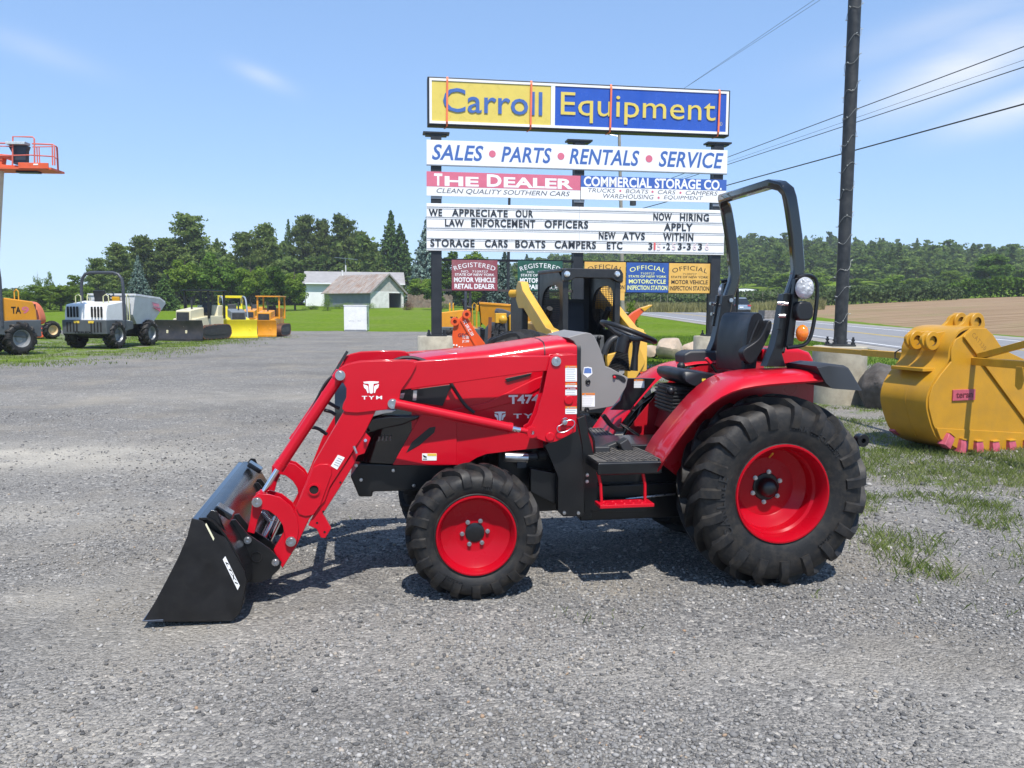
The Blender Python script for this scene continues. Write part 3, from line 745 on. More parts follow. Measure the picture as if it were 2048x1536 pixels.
for t in (rad(180), rad(60), rad(-60)):
    e1 = cc + (ax * math.cos(t) + yv * math.sin(t)) * R_; sp_.tube([hub, hub + (e1 - hub) * .5 - nrm * .012, e1], [.022, .015, .012], 8)
sp_.cyl(hub - nrm * .02, hub + nrm * .012, .045, 16); sp_.build('wheel_spokes', M_PLA, sw)
# ---------------------------------------------------------------- floor, seat
zf = tl(*c7((1000, 640)), -.72)[1]
xa = tl(*c7((795, 640)), -.72)[0]; xb = tl(*c7((1560, 640)), -.72)[0]
fl = MB(); fl.bb(xa + .01, xb + .02, -.72, .72, zf - .055, zf); fl.bb(xa + .01, xb + .02, -.725, -.70, zf - .075, zf + .004); fl.build('platform', M_BLK, tractor, bevel=.012)
mt = MB()
for i in range(14):
    x = xa + .03 + (xb - xa) * i / 14.6; pts = [(x + .07 * (abs(y) / .7) ** 1.5, y, zf + .004) for y in [-.68 + 1.36 * j / 16 for j in range(17)]]
    mt.bar(pts, .018, .012)
mt.bb(xa + .02, xb, -.69, .69, zf + .0005, zf + .004); mt.build('floor_mat', mat('floor_rubber', (.06, .058, .055), .7, var=.3, scale=14, dirt=DUST, dirt_amt=.6), tractor)
pd = MB(); pd.box(P3((1140, 430), c7, -.30) + Vector((0, 0, 0)), (.07, .09, .09), rotm('Y', rad(-30))); pd.box(P3((860, 480), c7, -.36), (.11, .05, .05)); pd.box(P3((980, 440), c7, -.2), (.10, .07, .05), rotm('Y', rad(-20)))
pd.each('pedal', M_DGRY, tractor, bevel=.01)
pd = MB(); pd.prism(P2([(1085, 165), (1110, 165), (1260, 265), (1250, 290)], c7, 0), -.12, .02); pd.bar([P3(c, c7, -.03) for c in ((880, 60), (960, 170), (1040, 230), (1120, 235))], .05, .03); pd.build('brake_pedal', M_BLK, tractor, bevel=.006)
gt = MB(); gt.tube([P3(c, c7, -.44) for c in ((655, 60), (665, 150), (690, 220), (755, 330), (770, 380), (785, 640))], .008, 8); gt.build('side_guard_edge', M_BLK, tractor)
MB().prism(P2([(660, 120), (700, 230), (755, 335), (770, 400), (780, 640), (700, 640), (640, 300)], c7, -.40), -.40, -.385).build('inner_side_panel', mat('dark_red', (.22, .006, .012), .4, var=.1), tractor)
# seat
seat = empty('seat'); seat.parent = tractor
SL = .24
bk = [(790, 1004), (787, 960), (797, 880), (812, 815), (838, 765), (868, 726), (905, 710), (955, 706), (1000, 720), (1018, 752), (1016, 800), (985, 860), (945, 930), (920, 1004)]
squash = lambda pts, a, b, k: [(x + k * (1 - (x - a) / (b - a)), y) for x, y in pts]
bk = squash(bk, 787, 1018, 118)
sb = MB(); pl = P2(bk, c3, -SL)
ringsb = []
for (yy, k) in ((-SL, .80), (-SL + .02, .93), (-SL + .07, 1.0), (0, 1.0), (SL - .07, 1.0), (SL - .02, .93), (SL, .80)):
    cxp = sum(p[0] for p in pl) / len(pl); czp = sum(p[1] for p in pl) / len(pl)
    bowl = .03 * (1 - (yy / SL) ** 2)
    ringsb.append([(cxp + (p[0] - cxp) * k + bowl, yy, czp + (p[1] - czp) * (.94 + .06 * k)) for p in pl])
sb.loft(ringsb); sb.build('backrest', M_VIN, seat, smooth=55)
pv = MB(); pv.tube([P3(c, c3, -SL) for c in ((985, 745), (960, 800), (930, 880), (905, 960))], .010, 8); pv.each('piping', M_PLA, seat)
wg = [(900, 905), (912, 885), (950, 862), (985, 835), (1010, 790), (1024, 752), (1040, 742), (1050, 756), (1046, 790), (1030, 830), (1000, 890), (965, 950), (940, 965), (915, 945)]
ar = MB(); ar.prism(smoothc(P2(wg, c3, -SL - .05), 1), -SL - .06, -SL + .02); ar.build('armrest', M_PLA, seat, bevel=.015, seg=3)
cu = [(515, 1012), (528, 996), (580, 992), (660, 1002), (760, 1012), (840, 1028), (845, 1045), (800, 1058), (720, 1072), (660, 1080), (580, 1070), (530, 1048), (516, 1030)]
cu = squash(cu, 515, 845, 80)
pl = P2(cu, c3, -SL); ringsb = []; cxp = sum(p[0] for p in pl) / len(pl); czp = sum(p[1] for p in pl) / len(pl)
for (yy, k) in ((-SL - .02, .86), (-SL, .96), (-SL + .06, 1), (0, 1), (SL - .06, 1), (SL, .96), (SL + .02, .86)): ringsb.append([(cxp + (p[0] - cxp) * k, yy, czp + (p[1] - czp) * k) for p in pl])
MB().loft(ringsb).build('cushion', M_VIN, seat, smooth=55)
bl = MB(); q0 = P3((610, 1085), c3, -.12); q1 = P3((620, 1190), c3, -.12)
for i in range(7): zz = q1.z + (q0.z - q1.z) * i / 6; bl.bb(q0.x - .10, q0.x + .14, -.18, .18, zz - .008, zz + .008)
bl.bb(q0.x - .085, q0.x + .125, -.165, .165, q1.z - .02, q0.z + .02); bl.ball(P3((548, 1095), c3, -.2), .03, 12); bl.build('suspension', M_PLA, seat, bevel=.004)
MB().box(P3((712, 1040), c3, -SL - .018), (.028, .006, .018)).build('seat_label', M_YLD, seat)
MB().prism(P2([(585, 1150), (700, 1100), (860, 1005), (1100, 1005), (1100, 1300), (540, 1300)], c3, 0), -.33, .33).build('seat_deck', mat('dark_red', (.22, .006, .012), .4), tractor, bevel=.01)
bt = MB(); bt.tube([P3(c, c3, -.29) for c in ((770, 1050), (740, 1048), (715, 1060), (650, 1120), (632, 1150), (640, 1185))], .017, 10); bt.build('grab_handle', M_PLA, tractor)
lv = MB(); lv.tube([P3((775, 1000), c3, -.1), P3((735, 945), c3, -.12)], .010, 8); lv.build('position_lever', M_BLK, tractor)
lv = MB(); lv.box(P3((735, 945), c3, -.12), (.055, .03, .022), rotm('Y', rad(45))); lv.build('lever_knob', M_RED, tractor, bevel=.005)
lv = MB(); lv.ball(P3((600, 972), c3, .25), .032, 12); lv.tube([P3((600, 975), c3, .25), P3((612, 1060), c3, .25)], .01, 8); lv.build('hydraulic_lever', M_PLA, tractor)

# ---------------------------------------------------------------- fenders
FT = [(583, 560), (625, 470), (700, 372), (790, 262), (900, 140), (1010, 56), (1150, 14), (1350, 2), (1500, -4), (1612, -8)]
FL_ = [(598, 617), (660, 528), (755, 392), (850, 276), (960, 180), (1090, 118), (1240, 92), (1400, 78), (1520, 70), (1618, 62)]
def fender(sg):
    r = empty('fender'); r.parent = tractor
    T = smooth2(P2(FT, c4, -.60), 1); L = smooth2(P2(FL_, c4, -.79), 1); n = len(T)
    sh = MB(); rg = []
    for i in range(n):
        t, l = T[i], L[i]
        s = [(-.36, t[0], t[1] - .004), (-.60, t[0], t[1]), (-.70, t[0] + (l[0] - t[0]) * .10, t[1] + (l[1] - t[1]) * .10), (-.765, t[0] + (l[0] - t[0]) * .38, t[1] + (l[1] - t[1]) * .38), (-.79, l[0], l[1])]
        ins = [(y + .010, x + .004, z - .012) for y, x, z in s[::-1]]
        rg.append([(x, y * sg, z) for y, x, z in s + ins])
    sh.loft(rg); sh.build('fender_shell', M_RED, r, smooth=50)
    wall = P2(FT, c4, -.37); x1 = wall[-1][0] - .06
    poly = wall[:-1] + [(x1, wall[-1][1]), (x1, .80), (.05, .55), (-.35, .50), (wall[0][0] + .02, zf - .06)]
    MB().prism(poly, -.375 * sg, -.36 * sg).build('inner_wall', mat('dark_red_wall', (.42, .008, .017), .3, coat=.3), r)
    cap = [(1262, 972), (1320, 960), (1395, 966), (1420, 980), (1438, 1008), (1486, 1090), (1440, 1088), (1340, 1080), (1306, 1050)]
    pl = P2(cap, c3, -.78); cm = MB(); rr = []
    for yy, k in ((-.815, .93), (-.80, 1), (-.45, 1), (-.40, .9)): rr.append([(pl[0][0] + (p[0] - pl[0][0]) * k, yy * sg, pl[0][1] + (p[1] - pl[0][1]) * k - (.01 if k < 1 else 0)) for p in pl])
    cm.loft(rr); cm.build('fender_extension', M_DGRY, r, smooth=45)
    return r
fn_ = fender(1); ff_ = fender(-1)
MB().prism(P2([(1005, 886), (1115, 884), (1190, 886), (1240, 902), (1262, 940), (1262, 966), (1120, 976), (1000, 950)], c3, -.2), -.2, .22).build('rear_cover', M_RED, tractor, bevel=.03, seg=3)
bz = MB()
for c in ((1180, 972), (1198, 972), (1222, 970), (1243, 969)):
    q = P3(c, c3, -.42); bz.ball(q, .012, 8)
bz.build('fender_bolts', M_STL, tractor)
MB().prism(P2([(605, 912), (640, 896), (760, 893), (800, 900), (800, 980), (640, 975), (608, 965)], c3, .45), .42, .62).build('side_box', M_DGRY, tractor, bevel=.02, seg=3)
# ---------------------------------------------------------------- roll bar
rops = empty('roll_bar'); rops.parent = tractor
RL = .48
up = P2([(1078, 905), (1105, 790), (1135, 640), (1170, 540), (1178, 490), (1166, 330), (1148, 200), (1138, 140)], c3, -RL)
corner = P2([(1130, 105), (1112, 75), (1085, 58)], c3, -RL)
path = [(x, -RL, z) for x, z in up]
tx, tz = corner[-1]
path += [(corner[0][0], -RL + .005, corner[0][1]), (corner[1][0], -RL + .035, corner[1][1]), (tx, -RL + .10, tz)]
full = path + [(x, -y, z) for x, y, z in path[::-1]]
rb = MB(); 
# square tube swept round the bend
def sq_sweep(m, pts, a, b):
    pts = [Vector(p) for p in pts]; N = len(pts); vs = []
    for i in range(N):
        d = (pts[min(N - 1, i + 1)] - pts[max(0, i - 1)]).normalized(); fx = Vector((1, 0, 0)); fx = (fx - d * fx.dot(d)).normalized(); w = d.cross(fx)
        for (p, q) in ((-1, -1), (1, -1), (1, 1), (-1, 1)): vs.append(pts[i] + fx * p * a / 2 + w * q * b / 2)
    fs = [(0, 3, 2, 1), [(N - 1) * 4 + k for k in range(4)]]
    for i in range(N - 1):
        for k in range(4): fs.append((i * 4 + k, i * 4 + (k + 1) % 4, (i + 1) * 4 + (k + 1) % 4, (i + 1) * 4 + k))
    m.add(vs, fs)
sq_sweep(rb, full, .082, .06); rb.build('hoop', M_GLS, rops, bevel=.016, seg=3)
for sg in (1, -1):
    br = MB(); br.prism(P2([(1112, 615), (1172, 606), (1136, 800), (1098, 905), (1118, 975), (1020, 975), (1060, 880), (1082, 790)], c3, -RL - .04), (-RL - .045) * sg, (-RL + .045) * sg)
    br.prism(P2([(1106, 612), (1128, 608), (1098, 792), (1078, 792)], c3, -RL - .05), (-RL - .06) * sg, (-RL - .03) * sg)
    br.prism(P2([(1160, 540), (1190, 530), (1150, 875), (1115, 878)], c3, -RL - .07), (-RL - .085) * sg, (-RL - .045) * sg)
    br.build('roll_bar_bracket', M_BLK, rops, bevel=.004)
    bb_ = MB()
    for c in ((1092, 660), (1110, 663), (1098, 722)):
        q = P3(c, c3, -RL - .06); q.y *= sg; bb_.cyl(q + Vector((-.02, 0, 0)), q + Vector((.02, -.012 * sg, 0)), .013, 10)
    if sg < 0:
        for c in ((845, 645), (830, 743)):
            x, z = tl(*c3(c), RL - .05); bb_.cyl((x, RL - .045, z), (x, RL - .065, z), .016, 12)
    bb_.build('bracket_bolts', M_STL, rops)
    lp = MB(); lpp = smooth2([(1180, 528), (1225, 520), (1262, 530), (1277, 575), (1270, 680), (1252, 790), (1235, 845), (1205, 872), (1125, 880)], 2)
    lp.tube([Vector((x, (-RL - .11) * sg, z)) for x, z in [tl(*c3(p), -RL - .11) for p in lpp]], .013, 8); lp.build('lamp_guard', M_BLK, rops)
    am = MB(); q = P3((1200, 808), c3, -RL - .11); q.y *= sg; am.ball(q, .048, 16, (.85, .9, 1.15)); am.build('amber_lamp', M_AMB, rops)
    wk = MB(); q = P3((1212, 585), c3, -RL - .12); q.y *= sg
    wk.ball(q, .064, 20, (.95, .8, 1.12)); wk.build('wrapped_work_lamp', M_WRAP, rops)
    hsg = MB(); hsg.prism(smoothc(P2([(1160, 655), (1225, 648), (1246, 680), (1242, 735), (1215, 748), (1160, 745)], c3, -RL - .10), 1), (-RL - .135) * sg, (-RL - .05) * sg); hsg.build('lamp_housing', M_PLA, rops, bevel=.015, seg=3)
# ---------------------------------------------------------------- chassis, axles, step, hitch
ch = MB()
ch.prism(P2([(155, 800), (200, 735), (380, 740), (760, 735), (760, 800), (560, 872), (270, 880), (268, 906), (200, 906)], c2, -.30), -.30, .30)
ch.bb(-1.75, .35, -.22, .22, .42, .86); ch.bb(-1.2, -.1, -.28, .28, .36, .60)
ch.bb(-.25, .30, -.30, .30, .45, .95)
ch.cyl((0, -.55, .615), (0, .55, .615), .095, 16); ch.bb(-.16, .16, -.40, .40, .5, .78)
ch.build('chassis', M_BLK, tractor, bevel=.01)
for sg in (1, -1):
    sf = MB()
    sf.prism(P2([(170, 420), (560, 160), (620, 430), (640, 760), (645, 1240), (612, 1275), (390, 1275), (325, 1210), (330, 800)], c7, -.47), -.49 * sg, -.44 * sg)
    sf.prism(P2([(560, 100), (650, 60), (700, 300), (790, 640), (810, 760), (800, 1200), (730, 1200), (728, 1290), (645, 1230), (620, 430)], c7, -.43), -.45 * sg, -.40 * sg)
    sf.prism(P2([(0, 980), (330, 1140), (330, 760), (0, 700)], c7, -.40), -.42 * sg, -.36 * sg)
    sf.prism(P2([(730, 1080), (870, 1085), (1400, 1075), (1400, 1210), (730, 1220)], c7, -.36), -.38 * sg, -.33 * sg)
    sf.build('loader_subframe', M_BLK, tractor, bevel=.004)
sb_ = MB()
for c, l_ in (((410, 1238), -.49), ((580, 1240), -.49), ((686, 780), -.45), ((684, 858), -.45)):
    q = tl(*c7(c), l_); sb_.lathe([(0, -.012), (.011, -.011), (.013, 0)], 10, (q[0], l_, q[1]))
for c in ((375, 770), (210, 818), (185, 745), (480, 848)):
    q = tl(*c2(c), -.30); sb_.lathe([(0, -.010), (.010, -.009), (.012, 0)], 10, (q[0], -.30, q[1]))
sb_.build('frame_bolts', M_STL, tractor)
en = MB(); en.cyl(P3((945, 700), c2, -.30), P3((1062, 705), c2, -.30), .036, 18); en.build('hydraulic_filter', M_STL, tractor)
en = MB(); en.cyl(P3((1115, 690), c2, -.25), P3((1155, 690), c2, -.25), .035, 14); en.box(P3((1030, 735), c2, -.3), (.06, .05, .05)); en.cyl(P3((1060, 700), c2, -.3), P3((1110, 700), c2, -.3), .028, 12); en.build('engine_fittings', M_DGRY, tractor)
ax_ = MB(); ax_.bb(-2.02, -1.87, -.46, .46, .36, .52); ax_.cyl((-1.945, -.50, .415), (-1.945, .50, .415), .10, 18); ax_.bb(-2.1, -1.7, -.10, .10, .4, .62); ax_.bb(-1.75, -.9, -.05, .05, .40, .47); ax_.build('front_axle', M_BLK, tractor, bevel=.01)
stp = MB()
for pts in (((818, 745), (850, 900), (862, 1140)), ((1358, 740), (1385, 900), (1385, 1120))):
    stp.tube([P3(p, c7, -.68) for p in pts], .010, 10)
sa = tl(*c7((900, 1190)), -.76); sb2 = tl(*c7((1440, 1190)), -.76)
stp.box(((sa[0] + sb2[0]) / 2 + .0, -.70, sa[1] + .012), (sb2[0] - sa[0] + .06, .13, .022))
for i in range(10): stp.cyl((sa[0] + (sb2[0] - sa[0]) * (i // 2 + .3) / 5, -.735 + .06 * (i % 2), sa[1] + .02), (sa[0] + (sb2[0] - sa[0]) * (i // 2 + .3) / 5, -.735 + .06 * (i % 2), sa[1] + .028), .012, 8)
stp.build('access_step', M_RED, tractor, bevel=.006)
rod = MB(); rod.cyl(P3((1150, 1072), c7, -.30), P3((1750, 1010), c7, -.30), .007, 8); rod.build('brake_rod', M_STL, tractor)
ht_ = MB(); ht_.bar([(0.3, -.30, .58), P3((1485, 1345), c3, -.42)], .05, .045); q = P3((1492, 1338), c3, -.42); ht_.lathe([(.016, -.03), (.045, -.03), (.045, .03), (.016, .03)], 18, q); ht_.bar([(0.3, .30, .58), (q.x, .42, q.z)], .05, .045); ht_.bb(.2, .5, -.2, .2, .5, .8); ht_.build('hitch_arms', M_BLK, tractor, bevel=.004)
# ================================================================== PYLON SIGN, POLE, GATE, BUCKET, BOULDERS
class Frame:
    """a local frame standing on the ground: x to the right, y away, z up; p() surveys a zoom pixel onto the plane y = lat"""
    def __init__(s, loc, yaw): s.o = Vector(loc); s.yaw = yaw; s.x = Vector((math.cos(yaw), math.sin(yaw), 0)); s.y = Vector((-math.sin(yaw), math.cos(yaw), 0))
    def p(s, px, py, lat=0.0):
        d = ray(px, py); t = (lat - (_C - s.o).dot(s.y)) / d.dot(s.y); q = _C + d * t - s.o
        return (q.dot(s.x), q.z)
    def P(s, px, py, lat=0.0):
        a = s.p(px, py, lat); return Vector((a[0], lat, a[1]))
M_SIGNW = mat('sign_white', (0.80, 0.80, 0.79), 0.35, var=.04, scale=2, dirt=(.5, .48, .44), dirt_amt=.12)
M_NAVY = mat('post_paint', (0.016, 0.018, 0.022), 0.45, var=.25, scale=3)
M_SY = mat('sign_yellow', (0.68, 0.53, 0.10), 0.3, coat=.3, var=.04)
M_SB = mat('sign_blue', (0.022, 0.085, 0.42), 0.25, coat=.4, var=.05)
M_SBL = mat('sign_blue_print', (0.055, 0.13, 0.38), 0.4, var=.06)
M_PNK = mat('faded_red', (0.62, 0.15, 0.22), 0.4, var=.05)
M_GRP = mat('dark_print', (0.10, 0.105, 0.13), 0.5, var=.05)
M_LTR = mat('letter_black', (0.022, 0.026, 0.034), 0.5, var=.1)
GL = Vector(((872 - CX) / FPX * 20.75, 20.6, 0)); GR = Vector(((1435 - CX) / FPX * 21.8, 21.7, 0))
yaw_s = math.atan2(GR.y - GL.y, GR.x - GL.x)
SF = Frame(GL, yaw_s)
sign = thing('pylon_sign', 'tall roadside business sign with stacked boards on three dark posts', 'sign', GL, yaw_s)
def s7(x, y): return (840 + x / 3.2, 140 + y / 3.2)
def sp_(x, y, lat=-.16): return SF.p(*s7(x, y), lat)
def rect(x0, y0l, y1l, x1, y0r, y1r, lat):
    a = sp_(x0, y0l, lat); b = sp_(x0, y1l, lat); c = sp_(x1, y0r, lat); d = sp_(x1, y1r, lat)
    return (a[0] + b[0]) / 2, (c[0] + d[0]) / 2, (b[1] + d[1]) / 2, (a[1] + c[1]) / 2
def word(m, s, x0, x1, y0, y1, lat, depth=0.0, **k):
    """y0, y1 measured at the middle of the word"""
    xm = (x0 + x1) / 2; a = sp_(x0, (y0 + y1) / 2, lat); b = sp_(x1, (y0 + y1) / 2, lat); t = sp_(xm, y0, lat); u = sp_(xm, y1, lat)
    m.text(s, ((a[0] + b[0]) / 2, lat, (t[1] + u[1]) / 2), b[0] - a[0], t[1] - u[1], depth=depth, **k)
def dot(m, x, y, r, lat):
    c = sp_(x, y, lat); e = sp_(x + r, y, lat); m.lathe([(0, -.004), (e[0] - c[0], -.004), (e[0] - c[0], 0)], 24, (c[0], lat, c[1]))
# posts with base plates and footings
for k, (px, ytop, base_y) in enumerate(((872, 270, 672), (1157.5, 285, 668), (1435, 290, 672))):
    x, zt = SF.p(px, ytop); zb = SF.p(px, base_y)[1]
    if k == 1: zb = 1.0
    m = MB(); hw = .125
    # wide flange column: two flanges and a web read as one dark post
    m.bb(x - hw, x + hw, -.125, -.105, zb, zt); m.bb(x - hw, x + hw, .105, .125, zb, zt); m.bb(x - hw + .01, x + hw - .01, -.106, .106, zb, zt - .02)
    post = m.build('post', M_NAVY, sign)
    bp = MB(); bp.bb(x - .24, x + .24, -.24, .24, zb, zb + .035); bp.build('base_plate', M_NAVY, post)
    bo = MB()
    for dx in (-.19, .19):
        for dy in (-.19, .19): bo.cyl((x + dx, dy, zb - .02), (x + dx, dy, zb + .15), .022, 8); bo.cyl((x + dx, dy, zb + .035), (x + dx, dy, zb + .075), .04, 6)
    bo.build('anchor_bolts', M_NAVY, post)
    ft = MB(); ft.lathe([(0, zb - .002), (.46, zb - .002), (.475, zb - .02), (.48, -.3)], 40, (x, 0, 0), 'Z'); ft.build('footing', M_CON, sign, smooth=40)
    hd = MB(); hd.bb(x - .32, x + .32, -.16, .16, zt + .01, zt + .05); hd.bb(x - .26, x + .26, -.13, .13, zt - .03, zt + .01); hd.build('head_plate', M_NAVY, post)
    cl = MB()
    for (y0, y1) in ((590, 660), (800, 900)):
        z0 = sp_((px - 840) * 3.2, y0 + k * 25, -.12)[1]; cl.bb(x - .135, x + .135, -.14, -.126, z0 - .09, z0 - .02)
    cl.each('panel_clip', mat('galvanised', (.30, .31, .33), .4, metal=.6), post)
# cabinet
L0 = -.21
x0, x1, z0, z1 = rect(48, 40, 352, 1983, 130, 425, L0)
cab = MB(); cab.bb(x0, x1, L0, .10, z0, z1); cabinet = cab.build('cabinet', M_NAVY, sign, bevel=.015)
fr = MB(); e = .075
fx0, fx1, fz0, fz1 = x0 + .09, x1 - .10, z0 + .09, z1 - .085
for a in ((x0 + .045, x1 - .05, fz1 - .01, z1 - .04), (x0 + .045, x1 - .05, z0 + .04, fz0 + .01)): fr.bb(a[0], a[1], L0 - .03, L0, a[2], a[3])
fr.bb(x0 + .045, fx0 + .01, L0 - .03, L0, fz0 + .0102, fz1 - .0102); fr.bb(fx1 - .01, x1 - .05, L0 - .03, L0, fz0 + .0102, fz1 - .0102)
dv = sp_(850, 220, L0)[0]; fr.bb(dv - .05, dv + .05, L0 - .026, L0, fz0 + .0102, fz1 - .0102)
fr.build('cabinet_frame', M_SIGNW, cabinet)
yp = MB(); yp.bb(fx0 + .012, dv - .055, L0 - .012, L0, fz0 + .015, fz1 - .015); yp.build('yellow_panel', M_SY, cabinet)
bp = MB(); bp.bb(dv + .055, fx1 - .012, L0 - .012, L0, fz0 + .015, fz1 - .015); bp.build('blue_panel', M_SB, cabinet)
t = MB(); word(t, 'Carroll', 148, 782, 127, 281, L0 - .0125, .022, bold=.006, spacing=1.0); t.build('raised_lettering', M_SBL, cabinet, smooth=0)
t = MB(); word(t, 'Equipment', 900, 1890, 163, 353, L0 - .0125, .022, bold=.0, spacing=1.02); t.build('raised_lettering', M_SY, cabinet, smooth=0)
t = MB(); word(t, 'R', 1918, 1928, 340, 352, L0 - .013); c = sp_(1923, 346, L0); t.lathe([(.038, -.013), (.045, -.013), (.045, -.012)], 24, (c[0], L0, c[1])); t.build('trade_mark_sign', M_SY, cabinet, smooth=0)
stp_ = mat('orange_strap', (.80, .17, .07), .6, var=.1)
for xx, ya, yb in ((175, 40, 375), (712, 62, 392), (1222, 86, 405), (1915, 120, 395)):
    s_ = MB(); xa = sp_(xx, ya, L0)[0]; zb = sp_(xx, yb, L0)[1]
    s_.bar([(xa, .12, z1 - .2), (xa, .105, z1 + .006), (xa, L0 - .005, z1 + .006), (xa - .005, L0 - .07, z1 - .08), (xa - .015, L0 - .065, z0 + .08), (xa - .01, L0 - .006, z0 - .006), (xa - .06, .02, z0 - .03)], .045, .004, up=(0, -.6, .8)); s_.build('ratchet_strap', stp_, sign, smooth=0)
# sales banner
L1 = -.17
x0, x1, z0, z1 = rect(42, 448, 608, 1967, 512, 658, L1)
b = MB(); b.bb(x0, x1, L1, L1 + .045, z0, z1); ban = b.build('banner_panel', M_SIGNW, sign, bevel=.004)
t = MB()
for s_, a, bb_, y0, y1 in (('SALES', 76, 406, 479, 580), ('PARTS', 520, 842, 493, 594), ('RENTALS', 956, 1404, 508, 609), ('SERVICE', 1528, 1942, 524, 626)): word(t, s_, a, bb_, y0, y1, L1 - .002, bold=.022, shear=.22, spacing=1.05)
t.each('banner_lettering', M_SBL, ban, smooth=0)
t = MB()
for x, y in ((463, 537), (902, 552), (1466, 568)): dot(t, x, y, 22, L1 - .001)
t.each('banner_dot', M_PNK, ban, smooth=0)
edge = MB(); edge.bb(x0 - .002, x1 + .002, L1 - .006, L1 + .05, z0 - .025, z0); edge.build('bottom_trim', mat('galvanised', (.3, .31, .33), .4), ban)
# dealer panel
x0, x1, z0, z1 = rect(42, 650, 806, 1026, 675, 826, L1)
b = MB(); b.bb(x0, x1, L1, L1 + .045, z0, z1); dl = b.build('dealer_panel', M_SIGNW, sign)
zb = (sp_(42, 746, L1)[1] + sp_(1026, 768, L1)[1]) / 2
b = MB(); b.bb(x0, x1, L1 - .003, L1, zb, z1); b.build('red_band', M_PNK, dl)
t = MB()
for s_, a, bb_, y0, y1 in (('T', 90, 143, 662, 740), ('HE', 158, 376, 682, 744), ('D', 428, 522, 668, 748), ('EALER', 536, 980, 691, 757)): word(t, s_, a, bb_, y0, y1, L1 - .005, bold=.035)
t.each('dealer_lettering', M_WHT, dl, smooth=0)
t = MB(); word(t, 'CLEAN QUALITY SOUTHERN CARS', 106, 960, 767, 803, L1 - .002, bold=.005, shear=.25); t.each('small_lettering', M_GRP, dl, smooth=0)
# storage panel
x0b, x1, z0b, z1b = rect(1030, 676, 828, 1960, 703, 850, L1)
z0_, z1_ = z0b, z1b
b = MB(); b.bb(x0b, x1, L1, L1 + .045, z0_, z1_); stg = b.build('storage_panel', M_SIGNW, sign)
zb = (sp_(1030, 748, L1)[1] + sp_(1960, 772, L1)[1]) / 2
b = MB(); b.bb(x0b, x1, L1 - .003, L1, zb, z1_); b.build('blue_band', mat('faded_blue', (.05, .12, .40), .4, var=.05), stg)
t = MB(); word(t, 'COMMERCIAL STORAGE CO.', 1048, 1932, 692, 757, L1 - .005, bold=.028); t.build('storage_lettering', M_WHT, stg, smooth=0)
t = MB()
for s_, a, bb_, y0, y1 in (('TRUCKS', 1076, 1250, 758, 784), ('BOATS', 1316, 1462, 764, 790), ('CARS', 1522, 1636, 769, 795), ('CAMPERS', 1700, 1905, 775, 802), ('WAREHOUSING', 1172, 1496, 795, 824), ('EQUIPMENT', 1560, 1812, 805, 834)): word(t, s_, a, bb_, y0, y1, L1 - .002, bold=0.0, shear=.2)
t.each('small_lettering', M_GRP, stg, smooth=0)
t = MB()
for x, y in ((1282, 773), (1488, 779), (1667, 785), (1527, 817)): dot(t, x, y, 7, L1 - .001)
t.each('storage_dot', M_PNK, stg, smooth=0)
# changeable letter board
x0, x1, z0, z1 = rect(42, 853, 1156, 1948, 897, 1184, L1)
b = MB(); b.bb(x0, x1, L1, L1 + .06, z0, z1); lb = b.build('letter_board', M_SIGNW, sign, bevel=.006)
rl = MB()
for (yl, yr) in ((873, 915), (938, 977), (1010, 1042), (1077, 1105), (1141, 1168)):
    z = (sp_(42, yl, L1)[1] + sp_(1948, yr, L1)[1]) / 2
    rl.bb(x0 + .01, x1 - .01, L1 - .012, L1, z - .014, z + .010); rl.bb(x0 + .01, x1 - .01, L1 - .008, L1, z - .055, z - .047)
rl.build('letter_rails', mat('rail_grey', (.55, .55, .55), .4, var=.1), lb)
sm = MB(); xs_ = sp_(1020, 1000, L1)[0]; sm.bb(xs_ - .008, xs_ + .008, L1 - .003, L1, z0, z1); sm.build('board_seam', mat('rail_grey', (.55, .55, .55), .4), lb)
BD = [('WE', 56, 142, 886, 938), ('APPRECIATE', 204, 562, 890, 942), ('OUR', 612, 725, 895, 945), ('LAW', 160, 282, 953, 1003), ('ENFORCEMENT', 328, 738, 955, 1008), ('OFFICERS', 797, 1077, 962, 1014),
      ('NEW', 1145, 1252, 1034, 1085), ('ATVS', 1295, 1440, 1038, 1088), ('NOW', 1494, 1612, 914, 966), ('HIRING', 1664, 1850, 918, 970), ('APPLY', 1562, 1745, 980, 1031), ('WITHIN', 1556, 1750, 1042, 1095),
      ('STORAGE', 66, 350, 1082, 1134), ('CARS', 415, 562, 1085, 1137), ('BOATS', 610, 803, 1088, 1140), ('CAMPERS', 862, 1127, 1092, 1145), ('ETC', 1196, 1296, 1098, 1149), ('3', 1462, 1488, 1104, 1152), ('2', 1577, 1601, 1106, 1152), ('3', 1650, 1676, 1106, 1153), ('3', 1708, 1734, 1107, 1153), ('3', 1779, 1806, 1108, 1155)]
t = MB(); LT = L1 - .014
for s_, a, bb_, y0, y1 in BD: word(t, s_, a, bb_, y0 + 1, y1 - 1, LT, bold=.028, spacing=1.12)
for (a, bb_) in ((1556, 1568), (1684, 1700)):
    p = sp_(a, 1130, LT); q = sp_(bb_, 1138, LT); t.bb(p[0], q[0], LT - .001, LT, q[1], p[1])
t.each('board_lettering', M_LTR, lb, smooth=0)
t = MB(); word(t, '1', 1496, 1508, 1104, 1152, LT, bold=.03); t.build('red_digit', mat('red_digit', (.62, .10, .10), .5), lb, smooth=0)
t = MB()
for s_, a, bb_ in (('5', 1516, 1542), ('5', 1612, 1637), ('6', 1746, 1770), ('6', 1824, 1850)): word(t, s_, a, bb_, 1107, 1153, LT, bold=.01)
t.each('faded_digit', mat('faded_digit', (.74, .60, .60), .5), lb, smooth=0)
